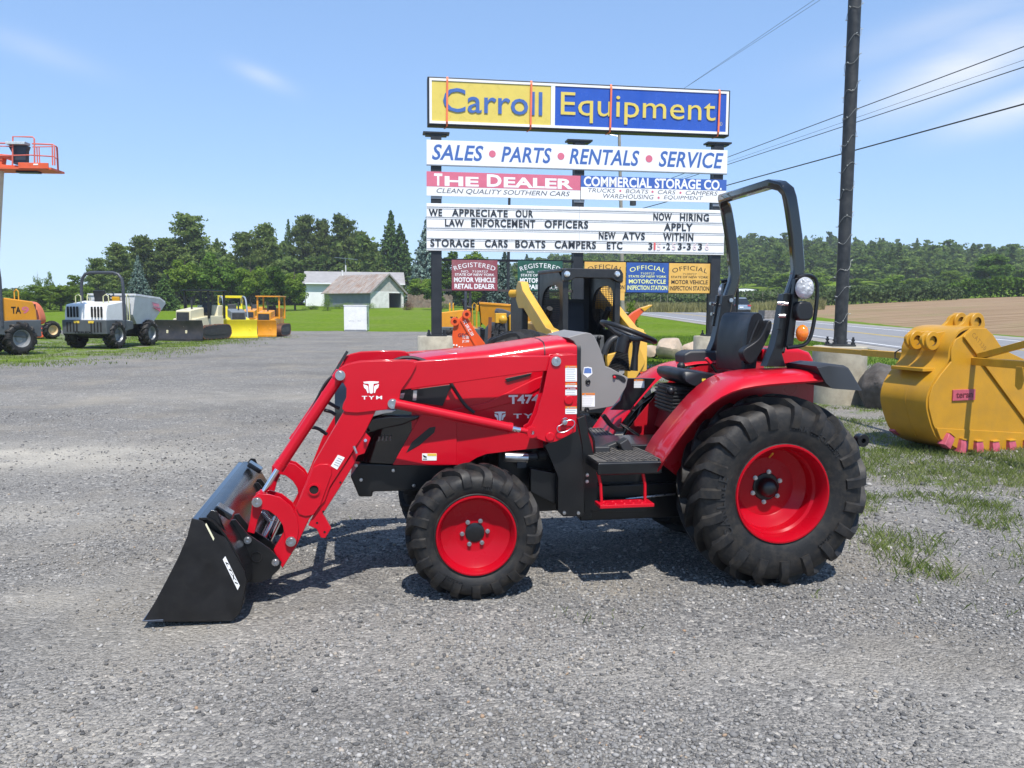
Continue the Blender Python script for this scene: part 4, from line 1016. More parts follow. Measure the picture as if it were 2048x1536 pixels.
# small state plates on rails
RLT = -.06
rl = MB()
for (xa_, ya_, xb_, yb_) in ((140, 1217, 985, 1223), (140, 1410, 985, 1414), (1045, 1226, 1862, 1241), (1045, 1414, 1862, 1428)):
    a = SF.P(*s7(xa_, ya_), -.0); b = SF.P(*s7(xb_, yb_), -.0); zm = (a.z + b.z) / 2; rl.bb(a.x, b.x, -.03, .03, zm - .03, zm + .03)
rl.each('plate_rail', mat('rail_brown', (.05, .042, .04), .6, var=.3, scale=5), sign)
def plate(name, x0, y0l, y1l, x1, y0r, y1r, m, mt, lines, arcs, lab, extra=None):
    a0, a1, b0, b1 = rect(x0, y0l, y1l, x1, y0r, y1r, RLT)
    p = MB(); p.bb(a0, a1, RLT, RLT + .012, b0, b1); o = p.build(name, m, sign, bevel=.02 if name else 0, label=lab)
    if extra: extra(o, a0, a1, b0, b1)
    w, h = a1 - a0, b1 - b0; t = MB()
    for s_, cy, ww, hh, bo in lines:
        t.text(s_, ((a0 + a1) / 2, RLT - .002, b1 - cy * h), w * ww, hh * h, bold=bo)
    s_, cy, ww, hh, ar = arcs
    t.text(s_, ((a0 + a1) / 2, RLT - .002, b1 - cy * h + 0), w * ww, hh * h, arc=ar * h, bold=.0, spacing=1.1)
    t.build('plate_lettering', mt, o, smooth=0); return o
M_PW = mat('plate_white', (.78, .78, .78), .4); M_PB = mat('plate_black', (.012, .012, .015), .5); M_PLY = mat('plate_pale_yellow', (.78, .80, .30), .4)
REG = lambda a, b: [('NO.  7109727', .375, .58, .07, 0), ('STATE OF NEW YORK', .48, .86, .08, .015), (a, .65, .90, .16, .03), (b, .86, .88, .16, .03)]
OFF = lambda a: [('7109727', .36, .33, .07, -.005), ('STATE OF NEW YORK', .46, .90, .075, .015), (a, .63, .88, .14, .02), ('INSPECTION STATION', .84, .95, .15, .02)]
ARC1 = ('REGISTERED', .155, .92, .15, .14); ARC2 = ('OFFICIAL', .155, .86, .15, .11)
mar = mat('maroon_plate', (.26, .055, .075), .45, var=.15, scale=1.2, dirt=(.30, .22, .20), dirt_amt=.6)
plate('state_plate', 203, 1214, 1409, 496, 1218, 1414, mar, M_PW, REG('MOTOR VEHICLE', 'RETAIL DEALER'), ARC1, 'maroon registered dealer plate')
plate('state_plate', 625, 1218, 1414, 912, 1222, 1418, mat('green_plate', (.018, .085, .06), .45, var=.15), M_PW, REG('MOTOR VEHICLE', 'REPAIR SHOP'), ARC1, 'dark green registered repair shop plate')
def skirt(o, a0, a1, b0, b1):
    q = MB(); q.bb(a0 + .02, a1 - .02, RLT + .002, RLT + .010, b0 - (b1 - b0) * .28, b0 - .002); e = q.build('lower_tag', M_OFY, o)
    t = MB(); t.text('VEHICLES', ((a0 + a1) / 2, RLT, b0 - (b1 - b0) * .14), (a1 - a0) * .75, (b1 - b0) * .16, bold=.0); t.build('tag_lettering', M_PB, e, smooth=0)
M_OFY = mat('amber_plate', (.70, .41, .09), .45, var=.08, dirt=(.6, .5, .3), dirt_amt=.2)
plate('state_plate', 1052, 1226, 1418, 1316, 1231, 1422, M_OFY, M_PB, OFF('TRUCK'), ARC2, 'amber inspection plate with a lower vehicles tag', skirt)
plate('state_plate', 1321, 1232, 1422, 1590, 1236, 1426, mat('plate_blue', (.03, .09, .32), .4, var=.08), M_PLY, OFF('MOTORCYCLE'), ARC2, 'blue motorcycle inspection plate')
plate('state_plate', 1593, 1236, 1426, 1858, 1241, 1430, M_OFY, M_PB, OFF('MOTOR VEHICLE'), ARC2, 'amber motor vehicle inspection plate')

# ------------------------------------------------------------------ light pole on its own footing
PL = Vector(((1675 - CX) / FPX * 15.3, 15.2, 0))
pole = thing('light_pole', 'tall dark steel pole wound with string lights on a round concrete footing', 'pole', PL)
m = MB(); m.lathe([(0, 1.10), (.462, 1.10), (.475, 1.085), (.48, -.2)], 44, axis='Z'); m.build('footing', M_CON, pole, smooth=40)
M_POLE = mat('pole_paint', (.020, .022, .024), .55, var=.45, scale=5, bump=.2, bscale=25, dirt=(.075, .078, .075), dirt_amt=.45)
m = MB(); m.cyl((0, 0, 1.13), (0, 0, 11), .112, 20); m.build('shaft', M_POLE, pole)
m = MB(); m.box((0, 0, 1.118), (.42, .42, .034)); m.build('base_plate', M_POLE, pole)
m = MB()
for dx in (-.17, .17):
    for dy in (-.17, .17): m.cyl((dx, dy, 1.08), (dx, dy, 1.27), .02, 8); m.cyl((dx, dy, 1.135), (dx, dy, 1.175), .038, 6); m.cyl((dx, dy, 1.2), (dx, dy, 1.23), .032, 6)
m.build('anchor_bolts', M_NAVY, pole)
m = MB(); pts = []; N = 420
for i in range(N):
    t = i / (N - 1); a = t * 2 * math.pi * 21 + .5 * math.sin(t * 60); r_ = .118 + .012 * abs(math.sin(i * 1.7)); pts.append((r_ * math.cos(a), r_ * math.sin(a), 1.3 + 9.5 * t + .05 * math.sin(i * .9)))
m.tube(pts, .004, 4)
m.build('string_light_wire', mat('pale_wire', (.22, .23, .22), .5), pole)
m = MB()
for i in range(3, N, 5):
    p = Vector(pts[i]); d = Vector((p.x, p.y, 0)).normalized(); m.cyl(p, p + d * .035 + Vector((0, 0, .012)), .007, 5)
m.build('string_light_bulbs', mat('bulb', (.5, .52, .5), .2), pole)

# ------------------------------------------------------------------ yellow bar gate
M_GYEL = mat('gate_yellow', (.58, .31, .02), .45, coat=.1, var=.12, scale=4, dirt=(.20, .08, .03), dirt_amt=.25)
GA = at(1578, 693.5, 15.0); GB = at(2150, 738, 8.7)
gyaw = math.atan2(GB.y - GA.y, GB.x - GA.x); GO = Vector((GB.x, GB.y, 0))
gate = thing('bar_gate', 'long yellow square tube barrier gate in front of the excavator bucket', 'gate', GO, gyaw)
GF = Frame(GO, gyaw)
glen = -(GB - GA).to_2d().length
m = MB(); xs_ = GF.p(1728, 705)[0]; zA, zB = GA.z, GB.z; zat = lambda x: zB + (zA - zB) * x / glen
m.bar([(glen, 0, zA), (xs_, 0, zat(xs_))], .062, .075); m.build('gate_arm', M_GYEL, gate, bevel=.006)
m = MB(); m.bar([(xs_ - .01, 0, zat(xs_)), (.1, 0, zat(.1))], .085, .095); m.build('gate_sleeve', M_GYEL, gate, bevel=.008)
d0 = GF.P(1958, 713); d1 = GF.P(2110, 672); m = MB(); m.bar([d0, d1], .06, .075); m.build('gate_brace', M_GYEL, gate, bevel=.006)
m = MB(); m.cyl((.15, 0, -.2), (.15, 0, 1.75), .07, 18); m.build('gate_post', M_GYEL, gate)
m = MB(); m.prism([GF.p(*q, -.03) for q in ((2036, 733), (2050, 734), (2052, 760), (2046, 778), (2040, 780), (2034, 772))], -.06, -.045); m.build('gate_hasp', M_GYEL, gate, bevel=.004)
m = MB(); m.prism([GF.p(*q, -.05) for q in ((1806, 707), (1819, 705), (1820, 717), (1803, 717))], -.052, -.05); m.build('gate_sticker', mat('pale_blue_label', (.45, .55, .72), .4), gate)
m = MB(); m.tube([GF.P(1802, 722, -.06), GF.P(1790, 716, -.07), GF.P(1790, 705, -.06), GF.P(1800, 699, -.05), GF.P(1820, 696, 0.1), GF.P(1850, 690, .5), GF.P(1862, 683, .9)], .010, 8); m.build('lock_cable', M_RUBC, gate)

# ------------------------------------------------------------------ big yellow excavator bucket
def e1(x, y): return (1600 + x / 4.042, 560 + y / 4.042)
BO = _C + ray(1905, 908) * (-EYE / ray(1905, 908).z)
BF = Frame(BO, rad(21))
exb = thing('excavator_bucket', 'large yellow excavator bucket with pink teeth lying in weeds behind the gate', 'bucket', BO, rad(21))
M_BYEL = mat('bucket_yellow', (.49, .25, .018), .42, coat=.1, spec=.3, var=.07, scale=3, dirt=(.24, .15, .05), dirt_amt=.28)
def bp_(pts, lat): return [BF.p(*e1(*q), lat) for q in pts]
BWD = .74
side = [(1305, 455), (1390, 388), (1500, 388), (1560, 440), (1640, 560), (1811, 640), (2120, 800), (2160, 1100), (2120, 1400), (1811, 1400), (1500, 1392), (1260, 1362), (1130, 1288), (1075, 1160), (1043, 1030), (1046, 950), (1075, 860), (1140, 765), (1225, 660), (1225, 560), (1262, 480)]
sp0 = bp_(side, 0)
for y0 in (0, BWD): MB().prism(sp0, y0, y0 + .03).build('side_plate', M_BYEL, exb, bevel=.006)
shell = bp_([(1500, 392), (1390, 392), (1305, 420), (1262, 480), (1225, 560), (1222, 660), (1140, 765), (1075, 860), (1046, 950), (1043, 1030), (1075, 1160), (1130, 1288), (1260, 1362), (1500, 1392), (1811, 1398)], 0)
MB().strip(smooth2(shell, 2)[::-1], .02, BWD, .03).build('shell', M_BYEL, exb, smooth=45)
ws = bp_([(1225, 650), (1140, 757), (1070, 857), (1040, 950), (1036, 1032), (1068, 1162), (1122, 1290)], 0)
m = MB(); m.strip(smooth2(ws, 2)[::-1], .33, .355, .02); m.build('wear_strip', M_BYEL, exb, smooth=45)
m = MB(); m.prism(bp_([(1095, 1195), (2140, 1255), (2140, 1400), (1811, 1396), (1500, 1388), (1260, 1358), (1130, 1284)], 0), -.014, 0); m.build('wear_plate', M_BYEL, exb, bevel=.005)
m = MB(); m.prism(bp_([(1312, 462), (1322, 448), (2120, 1500), (2090, 1520)], 0), -.03, 0); m.build('side_rib', M_BYEL, exb, bevel=.004)
m = MB(); m.prism(bp_([(1316, 452), (1392, 392), (1500, 392), (1636, 560), (1430, 603)], 0), -.016, 0); m.build('gusset', M_BYEL, exb, bevel=.004)
t = MB(); a = BF.P(*e1(1398, 435), -.0165); b = BF.P(*e1(1500, 558), -.0165); rt = b - a; up = Vector((-rt.z, 0, rt.x)).normalized()
t.text('CAT330', (a + b) / 2, rt.length, .055, rt, up, bold=-.01, spacing=1.2); t.build('stencil_lettering', mat('stencil_dark', (.16, .07, .01), .6), exb, smooth=0)
ear = [(985, 505), (990, 455), (1030, 430), (1080, 428), (1150, 420), (1260, 395), (1330, 340), (1345, 300), (1385, 278), (1440, 276), (1485, 305), (1500, 350), (1490, 400), (1400, 440), (1330, 470), (1240, 560), (1215, 690), (1090, 700), (1118, 600), (1100, 558), (1050, 555), (1005, 540)]
for y0 in (.20, .44):
    sh = MB(); sh.prism(smoothc(bp_(ear, .2), 1), y0, y0 + .045); q = sh.build('ear_plate', M_BYEL, exb, bevel=.006)
    bs = MB()
    for c in ((1062, 492), (1422, 340)):
        p = BF.p(*e1(*c), .2); bs.lathe([(.062, .06), (.062, -.03), (.112, -.03), (.118, -.024), (.118, .06)], 28, (p[0], y0, p[1]), closed=True)
    bs.each('pin_boss', M_BYEL, q, smooth=35)
    bd = MB()
    for c in ((1062, 492), (1422, 340)):
        p = BF.p(*e1(*c), .2); bd.lathe([(0, .03), (.061, .03), (.0615, -.028)], 24, (p[0], y0, p[1]))
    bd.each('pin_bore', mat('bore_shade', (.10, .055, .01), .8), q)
m = MB(); p = BF.p(*e1(810, 700), .5); p2 = BF.p(*e1(1225, 690), .1); m.bb(BF.p(*e1(1010, 705), .2)[0] - .12, p2[0] + .06, .12, .62, p2[1] - .07, p2[1] - .03); m.build('mount_plate', M_BYEL, exb, bevel=.005)
m = MB(); p = BF.p(*e1(1060, 800), .5); m.lathe([(.02, 0), (.075, 0), (.075, .03), (.02, .03)], 20, (p[0] + .03, .48, p[1])); m.build('lifting_eye', M_BYEL, exb)
M_TTH = mat('tooth_pink', (.46, .085, .12), .5, var=.2, scale=14)
for i, (x, y, an) in enumerate(((1195, 1295, -32), (1310, 1340, -12), (1437, 1352, 0), (1568, 1352, 2), (1702, 1345, 3), (1835, 1345, 3), (1965, 1345, 3))):
    p = BF.p(*e1(x, y), -.03); m = MB(); R = rotm('Y', rad(-an))
    ring = lambda w, z, y0, y1: [Vector((p[0], 0, p[1])) + R @ Vector((sx * w, 0, z)) + Vector((0, yy, 0)) for sx, yy in ((-1, y0), (1, y0), (1, y1), (-1, y1))]
    m.loft([ring(.055, .075, -.055, .05), ring(.06, .02, -.07, .05), ring(.058, -.06, -.075, .045), ring(.062, -.09, -.075, .04)]); tt = m.build('tooth', M_TTH, exb, bevel=.008)
    c = MB(); c.box(Vector((p[0], -.028, p[1])) + R @ Vector((0, 0, .083)), (.115, .075, .02), R); c.build('tooth_cap', M_BYEL, tt, bevel=.004)
p = BF.p(*e1(745, 1215), .7); MB().box((p[0] + .06, .70, p[1]), (.12, .1, .09), rotm('Y', rad(30))).build('tooth', M_TTH, exb, bevel=.01)
a = BF.p(*e1(1230, 888), 0); b = BF.p(*e1(1405, 968), 0)
m = MB(); m.bb(a[0], b[0], -.020, 0, b[1], a[1]); npl = m.build('name_plate', M_TTH, exb, bevel=.004)
t = MB(); t.text('teran', ((a[0] + b[0]) / 2, -.0205, (a[1] + b[1]) / 2), (b[0] - a[0]) * .74, (a[1] - b[1]) * .5, bold=.015, depth=.003); t.build('plate_lettering', mat('stencil_red', (.14, .015, .025), .5), npl, smooth=0)

# ------------------------------------------------------------------ boulders
def boulder(loc, r, sc, m, label, seed, group='boulders along the lot edge'):
    rnd = random.Random(seed); bm = bmesh.new(); bmesh.ops.create_icosphere(bm, subdivisions=4, radius=1)
    dirs = [Vector((rnd.gauss(0, 1), rnd.gauss(0, 1), rnd.gauss(0, 1))).normalized() for _ in range(26)]; lim = [rnd.uniform(.68, .95) for _ in dirs]
    for v in bm.verts:
        for d, l in zip(dirs, lim):
            e = v.co.dot(d) - l
            if e > 0: v.co -= d * e * .88
        v.co += Vector((rnd.uniform(-1, 1), rnd.uniform(-1, 1), rnd.uniform(-1, 1))) * .008
        v.co = Vector((v.co.x * sc[0], v.co.y * sc[1], v.co.z * sc[2])) * r
    me = bpy.data.meshes.new('boulder'); bm.to_mesh(me); bm.free(); me.materials.append(m)
    me.polygons.foreach_set('use_smooth', [True] * len(me.polygons)); me.set_sharp_from_angle(angle=rad(24))
    o = bpy.data.objects.new('boulder', me); COL.objects.link(o); o.location = loc; o.rotation_euler = (0, 0, rnd.uniform(0, 6)); tag(o, label, 'boulder', group)
    return o
M_ROCK = mat('pale_rock', (.42, .33, .25), .85, var=.3, scale=3, bump=.5, bscale=14, dirt=(.25, .23, .2), dirt_amt=.6)
M_ROCKD = mat('dark_rock', (.085, .072, .062), .85, var=.4, scale=4, bump=.6, bscale=14, dirt=(.2, .19, .18), dirt_amt=.4)
p = on_ground(1775, 14.2); boulder(p + Vector((0, .25, .36)), .50, (1.05, .9, .95), M_ROCKD, 'dark brown boulder between the pole footing and the yellow bucket', 3)
for px, D, r, sc, sd_, lb in ((1297, 27, .44, (1, .9, .62), 5, 'low tan boulder nearest the steering wheel'), (1341, 26.5, .55, (.95, .9, .78), 8, 'pale pinkish boulder with a pointed crest, middle of the row'), (1383, 27, .48, (1, .9, .68), 11, 'tan boulder touching the concrete footing of the sign'), (1274, 27.6, .36, (1.2, .9, .6), 14, 'grey boulder beside the orange ripper shank')):
    p = on_ground(px, D); boulder(p + Vector((0, 0, r * sc[2] * .72)), r, sc, M_ROCK, lb, sd_)
# ================================================================== OTHER MACHINES
def axle_tyre(R, w, lugs, rimr, rimw, parent, loc, rim_mat, name='wheel', flip=1, lh=.05, rot=0.0):
    o = empty(name); o.parent = parent; o.location = loc; o.rotation_euler = (0, rot, 0 if flip > 0 else math.pi)
    tyre_mesh(R, rimr, w, lugs, lh, .07 * R / .6, -.34, .07).build('tyre', M_RUB, o, smooth=50)
    m = MB(); h = w / 2
    m.lathe([(rimr - .01, -h * .62), (rimr + .012, -h * .84), (rimr, -h * .86), (rimr * .9, -h * .6), (rimr * .84, -h * .2), (rimr * .5, -h * .15), (rimr * .35, -h * .3), (0, -h * .32)], 28); m.build('rim', rim_mat, o, smooth=30)
    return o
M_MY = mat('machine_yellow', (.62, .33, .012), .42, coat=.2, var=.08, scale=2, dirt=(.25, .17, .06), dirt_amt=.3)
M_DRK = mat('machine_dark', (.022, .023, .025), .5, var=.25, scale=4, dirt=DUST, dirt_amt=.12)
# ------------------------------------------------------------------ skid steer loader (survey zooms: c8k = crop around the cab)
def k8(x, y): return (860 + x / 3.303, 500 + y / 3.303)
SK_Y = 11.6
sko = on_ground(1185, SK_Y); sko.z = 0
KF = Frame(sko, rad(16.8))
skid = thing('skid_steer_loader', 'yellow and black skid steer loader with open cab behind the tractor hood', 'loader', sko, rad(16.8))
def kp(pts, lat=0.0): return [KF.p(*k8(*q), lat) for q in pts]
xl, zt = KF.p(*k8(880, 140)); xr, _z = KF.p(*k8(1262, 150)); zs = KF.p(*k8(1000, 700))[1]
CD = 1.05
M_CAB = mat('cab_black', (.014, .0145, .016), .42, coat=.1, var=.2, scale=4, dirt=DUST, dirt_amt=.06)
m = MB()
m.bb(xl, xl + .085, 0, .09, zs - .5, zt - .12); m.bb(xr - .085, xr, 0, .09, zs - .5, zt - .12)
m.prism([(xl - .01, zt - .02), (xl + .03, zt + .04), (xr - .03, zt + .04), (xr + .01, zt - .02), (xr + .01, zt - .14), (xr - .09, zt - .13), (xr - .16, zt - .09), (xl + .16, zt - .09), (xl + .09, zt - .13), (xl - .01, zt - .14)], -.06, .05)
m.build('cab_front_frame', M_CAB, skid, bevel=.012)
m = MB(); m.bb(xl - .01, xr + .01, .04, CD + .05, zt - .01, zt + .045); m.build('cab_roof', M_CAB, skid, bevel=.02)
# cab sides: frame with a rounded opening filled with a wire mesh
def side_frame(x):
    t = .05; ring = smoothc([(.16, zs + .32), (CD - .14, zs + .42), (CD - .14, zt - .22), (.20, zt - .16), (.13, zt - .4)], 2)
    outer = [(.09, zs - .5), (CD, zs - .5), (CD, zt), (.09, zt)]
    m = MB(); n = len(ring); 
    # strip between the opening and the outer rectangle
    cen = (CD / 2, (zs + zt) / 2 + .1); vs = []
    for (y, z) in ring:
        dx, dz = y - cen[0], z - cen[1]; k = 1e9
        if dx > 0: k = min(k, (CD - cen[0]) / dx)
        if dx < 0: k = min(k, (.09 - cen[0]) / dx)
        if dz > 0: k = min(k, (zt - cen[1]) / dz)
        if dz < 0: k = min(k, (zs - .5 - cen[1]) / dz)
        vs.append((y, z, cen[0] + dx * k, cen[1] + dz * k))
    pts = [(x - t / 2, a[0], a[1]) for a in vs] + [(x - t / 2, a[2], a[3]) for a in vs] + [(x + t / 2, a[0], a[1]) for a in vs] + [(x + t / 2, a[2], a[3]) for a in vs]
    fs = []
    for i in range(n):
        j = (i + 1) % n; fs += [(i, j, n + j, n + i), (2 * n + i, 3 * n + i, 3 * n + j, 2 * n + j), (i, 2 * n + i, 2 * n + j, j), (n + i, n + j, 3 * n + j, 3 * n + i)]
    m.add(pts, fs); o = m.build('cab_side', M_CAB, skid, smooth=30)
    g = MB()
    for k in range(15): y = .14 + (CD - .26) * k / 14; g.bar([(x, y, zs + .35), (x, y, zt - .17)], .007, .007, up=(0, 1, 0))
    for k in range(26): z = zs + .35 + (zt - zs - .5) * k / 25; g.bar([(x, .14, z), (x, CD - .12, z)], .007, .007)
    g.build('wire_mesh', M_CAB, o, smooth=0)
side_frame(xl + .03); side_frame(xr - .03)
# back wall with window opening
wz0, wz1 = KF.p(*k8(960, 325), CD)[1], KF.p(*k8(960, 170), CD)[1]
m = MB(); wx0, wx1 = xl + .17, xr - .14
m.bb(xl, xr, CD, CD + .05, zs - .5, wz0); m.bb(xl, xr, CD, CD + .05, wz1, zt); m.bb(xl, wx0, CD, CD + .05, wz0 + .0005, wz1 - .0005); m.bb(wx1, xr, CD, CD + .05, wz0 + .0005, wz1 - .0005); m.build('cab_back', mat('cab_inner_grey', (.055, .06, .068), .6, var=.15), skid)
m = MB(); m.bb(xl, xr, .0, CD, zs - .56, zs - .5); m.build('cab_floor', M_CAB, skid)
st = empty('operator_seat'); st.parent = skid
xm = (xl + xr) / 2 - .05; sz = KF.p(*k8(960, 350), .8)[1]
def pad(pts, w):
    m = MB(); rg = []
    for (xx, k) in ((-w, .85), (-w + .04, 1), (0, 1.0), (w - .04, 1), (w, .85)):
        cy = sum(p[0] for p in pts) / len(pts); cz = sum(p[1] for p in pts) / len(pts); rg.append([(xm + xx, cy + (p[0] - cy) * k, cz + (p[1] - cz) * (.93 + .07 * k)) for p in pts])
    return m.loft(rg)
M_SEAT = mat('seat_dark', (.042, .047, .058), .6, var=.2, scale=6)
pad([(.72, zs - .12), (.80, sz - .06), (.86, sz), (.93, sz - .03), (.92, zs - .12)], .25).build('backrest', M_SEAT, st, smooth=50)
pad([(.28, zs - .16), (.30, zs - .08), (.75, zs - .08), (.82, zs - .2), (.4, zs - .22)], .26).build('cushion', M_SEAT, st, smooth=50)
m = MB(); m.bb(xr - .30, xr - .10, .3, .95, zs - .5, zs + .28); m.bb(xl + .1, xl + .22, .3, .95, zs - .5, zs + .10); m.build('control_box', mat('cab_grey', (.085, .092, .10), .6, var=.15), skid, bevel=.03)
m = MB()
for dx in (.24, -.26): m.tube([((xl + .12) if dx > 0 else (xr - .2), .34, zs - .05), ((xl + .13) if dx > 0 else (xr - .21), .27, zs + .20)], [.03, .02], 8); m.ball(((xl + .13) if dx > 0 else (xr - .21), .26, zs + .24), .035, 10)
m.each('joystick', M_PLA, skid)
for cx_ in (907, 1237):
    p = KF.p(*k8(cx_, 160), -.06); m = MB(); m.lathe([(0, -.03), (.030, -.027), (.044, -.01), (.046, .01)], 18, (p[0], -.06, p[1])); m.build('headlight', mat('headlight_glass', (.75, .78, .8), .06, metal=.7, var=.2, scale=20), skid, smooth=40)
# lower body and engine
m = MB(); m.bb(xl - .12, xr + .12, .1, 2.1, .45, zs - .55); m.bb(xl, xr, CD + .08, 2.2, .5, 1.55); m.build('body', M_MY, skid, bevel=.03)
m = MB(); m.bb(xl + .05, xr - .05, -.08, .10, .3, zs - .56); m.build('front_plate', M_CAB, skid, bevel=.02)
# lift arms
M_ARM = mat('arm_yellow', (.66, .37, .045), .42, coat=.2, var=.10, scale=3, dirt=(.35, .25, .06), dirt_amt=.3)
armL = [(612, 205), (640, 200), (665, 215), (672, 260), (700, 300), (860, 520), (885, 575), (870, 640), (830, 650), (800, 560), (720, 470), (640, 330), (612, 270)]
for sg, x_ in ((0, KF.p(1101, 668, -.45)[0]), (1, xr + .03)):
    pl = kp(armL, 0.0); 
    # the arm runs from the rear tower down to the front; drawn in the side plane y-z
    m = MB(); zT = KF.p(*k8(640, 205), 1.5)[1]; zE = KF.p(*k8(850, 560), -.35)[1]
    prof = [(1.12, zT - .10), (1.04, zT - .02), (.90, zT - .03), (.80, zT - .15), (-.25, zE + .10), (-.46, zE + .07), (-.58, zE - .10), (-.58, zE - .5), (-.46, zE - .5), (-.44, zE - .16), (-.2, zE - .14), (.75, zT - .42), (1.00, zT - .42), (1.13, zT - .30)]
    n = len(prof); m.add([(x_, y, z) for y, z in prof] + [(x_ + .12, y, z) for y, z in prof], [list(range(n)), list(range(2 * n - 1, n - 1, -1))] + [(i, n + i, n + (i + 1) % n, (i + 1) % n) for i in range(n)])
    a = m.build('lift_arm', M_ARM, skid, bevel=.012)
    q = MB(); q.cyl((x_ - .02, -.45, zE - .02), (x_ + .14, -.45, zE - .02), .05, 14); q.cyl((x_ - .02, 1.3, zT - .2), (x_ + .14, 1.0, zT - .2), .06, 14); q.each('arm_pin', M_MY, a)
    q = MB(); q.bb(x_ + .01, x_ + .11, 0.85, 1.45, .6, zT - .22); q.build('rear_tower', M_CAB, skid, bevel=.02)
    q = MB(); q.cyl((x_ + .25 - sg * .33, 1.2, .9), (x_ + .25 - sg * .33, .3, zE + .35), .045, 12); q.build('lift_cylinder', M_CAB, skid)
# quick coupler plates and a black hose bend, seen through the steering wheel
m = MB(); m.prism(kp([(1300, 605), (1350, 590), (1412, 730), (1400, 760), (1345, 850), (1290, 850)], -.55), -.62, -.5); m.prism(kp([(1150, 690), (1240, 670), (1250, 760), (1160, 780)], -.5), -.58, -.5); m.build('coupler_plate', M_ARM, skid, bevel=.015)
m = MB(); m.tube([KF.P(*k8(*q), -.58) for q in smooth2([(1150, 690), (1165, 640), (1195, 595), (1240, 575), (1262, 600), (1260, 680)], 1)], .045, 10); m.build('coupler_hose', M_RUBC, skid)
for x_ in (xl - .34, xr + .34):
    for y_ in (.25, 1.5): axle_tyre(.43, .30, 14, .21, .25, skid, (x_, y_, .42), M_MY, 'wheel').rotation_euler = (0, 0, rad(90)) if False else (0, 0, math.pi / 2 * (1 if x_ > 0 else -1))
for w in [c for c in skid.children if c.name.startswith('wheel')]: w.rotation_euler = (0, 0, math.pi / 2 * (1 if w.location.x > (xl + xr) / 2 else -1))
# ------------------------------------------------------------------ loose tyre standing behind the hood
lt = on_ground(1046, 9.4)
tt_ = tyre_mesh(.77, .42, .42, 18, .045, .07, -.34, .08).build('loose_tyre', M_RUB, None, smooth=50); tt_.location = lt + Vector((0, 0, .765)); tt_.rotation_euler = (rad(-6), 0, rad(38)); tag(tt_, 'big black tyre standing loose just behind the tractor hood', 'tyre')
# ------------------------------------------------------------------ orange ripper pieces
def o5(x, y): return (840 + x / 4.955, 390 + y / 4.955)
RO = on_ground(935, 15.0); RF = Frame(RO, rad(6))
M_ORG = mat('ripper_orange', (.72, .085, .012), .42, coat=.2, var=.08, scale=3, dirt=(.4, .12, .05), dirt_amt=.2)
rip = thing('ripper_plate', 'bright orange ripper attachment with two round ears beside the sign footing', 'attachment', RO, rad(6))
pl = [RF.p(*o5(*q)) for q in [(330, 1270), (322, 1250), (330, 1235), (350, 1228), (372, 1240), (430, 1185), (445, 1165), (470, 1160), (486, 1175), (486, 1200), (478, 1225), (560, 1360), (660, 1490), (690, 1500), (690, 1700), (300, 1700), (330, 1500), (318, 1400), (332, 1300)]]
m = MB(); m.prism(pl, 0, .07); m.build('ripper_body', M_ORG, rip, bevel=.008)
m = MB()
for c in ((463, 1183), (345, 1254)):
    p = RF.p(*o5(*c)); m.lathe([(.035, -.05), (.075, -.05), (.078, .1), (.035, .1)], 22, (p[0], 0, p[1]))
m.each('ear_boss', M_ORG, rip)
m = MB(); m.bar([RF.P(*o5(*q), -.012) for q in ((405, 1240), (555, 1500))], .02, .02, up=(0, 1, 0)); m.build('stiffener', M_ORG, rip)
t = MB(); a = RF.P(*o5(430, 1245), -.008); b = RF.P(*o5(520, 1395), -.008); rt = b - a; t.text('TC 330 JC 330', (a + b) / 2, rt.length, .075, rt, Vector((-rt.z, 0, rt.x)), bold=.02)
for s_, y in (('TC 330', 1410), ('JC 330', 1452)): a = RF.P(*o5(418, y), -.004); b = RF.P(*o5(486, y), -.004); t.text(s_, (a + b) / 2, (b - a).length, .055, bold=.02)
t.build('stencil_lettering', M_WHT, rip, smooth=0)
t = MB(); a = RF.P(*o5(390, 1390), -.004); t.text('GEC', a + Vector((.06, 0, 0)), .17, .07, bold=.03); t.build('maker_lettering', mat('stencil_red', (.14, .015, .025), .5), rip, smooth=0)
m = MB()
for i in range(9):
    q = RF.P(*o5(335 + i * 28, 1487 + i * 3 + (14 if i > 1 else 0)), 0); m.lathe([(0, -.014), (.016, -.012), (.018, 0)], 8, q)
m.build('bolt_heads', M_WHT, rip)
TO = on_ground(1268, 12.9); TF = Frame(TO, rad(10))
shk = thing('ripper_shank', 'curved orange ripper shank with a yellow pointed tip right of the skid steer', 'attachment', TO, rad(10))
def k5(x, y): return (890 + x / 4.876, 560 + y / 4.876)
sh_ = [(1890, 760), (1935, 730), (1950, 690), (1880, 640), (1800, 460), (1760, 400), (1800, 350), (1840, 315), (1915, 272), (1950, 300), (1905, 345), (1860, 400), (1845, 470), (1900, 620), (1975, 690), (1960, 780), (1900, 1100), (1760, 1100)]
m = MB(); m.prism([TF.p(*k5(*q)) for q in sh_], 0, .10); m.build('shank', M_ORG, shk, bevel=.01)
m = MB(); m.prism([TF.p(*k5(*q)) for q in ((1905, 275), (1950, 262), (2015, 240), (2022, 248), (1985, 275), (1945, 308))], -.015, .115); m.build('shank_tip', M_MY, shk, bevel=.006)
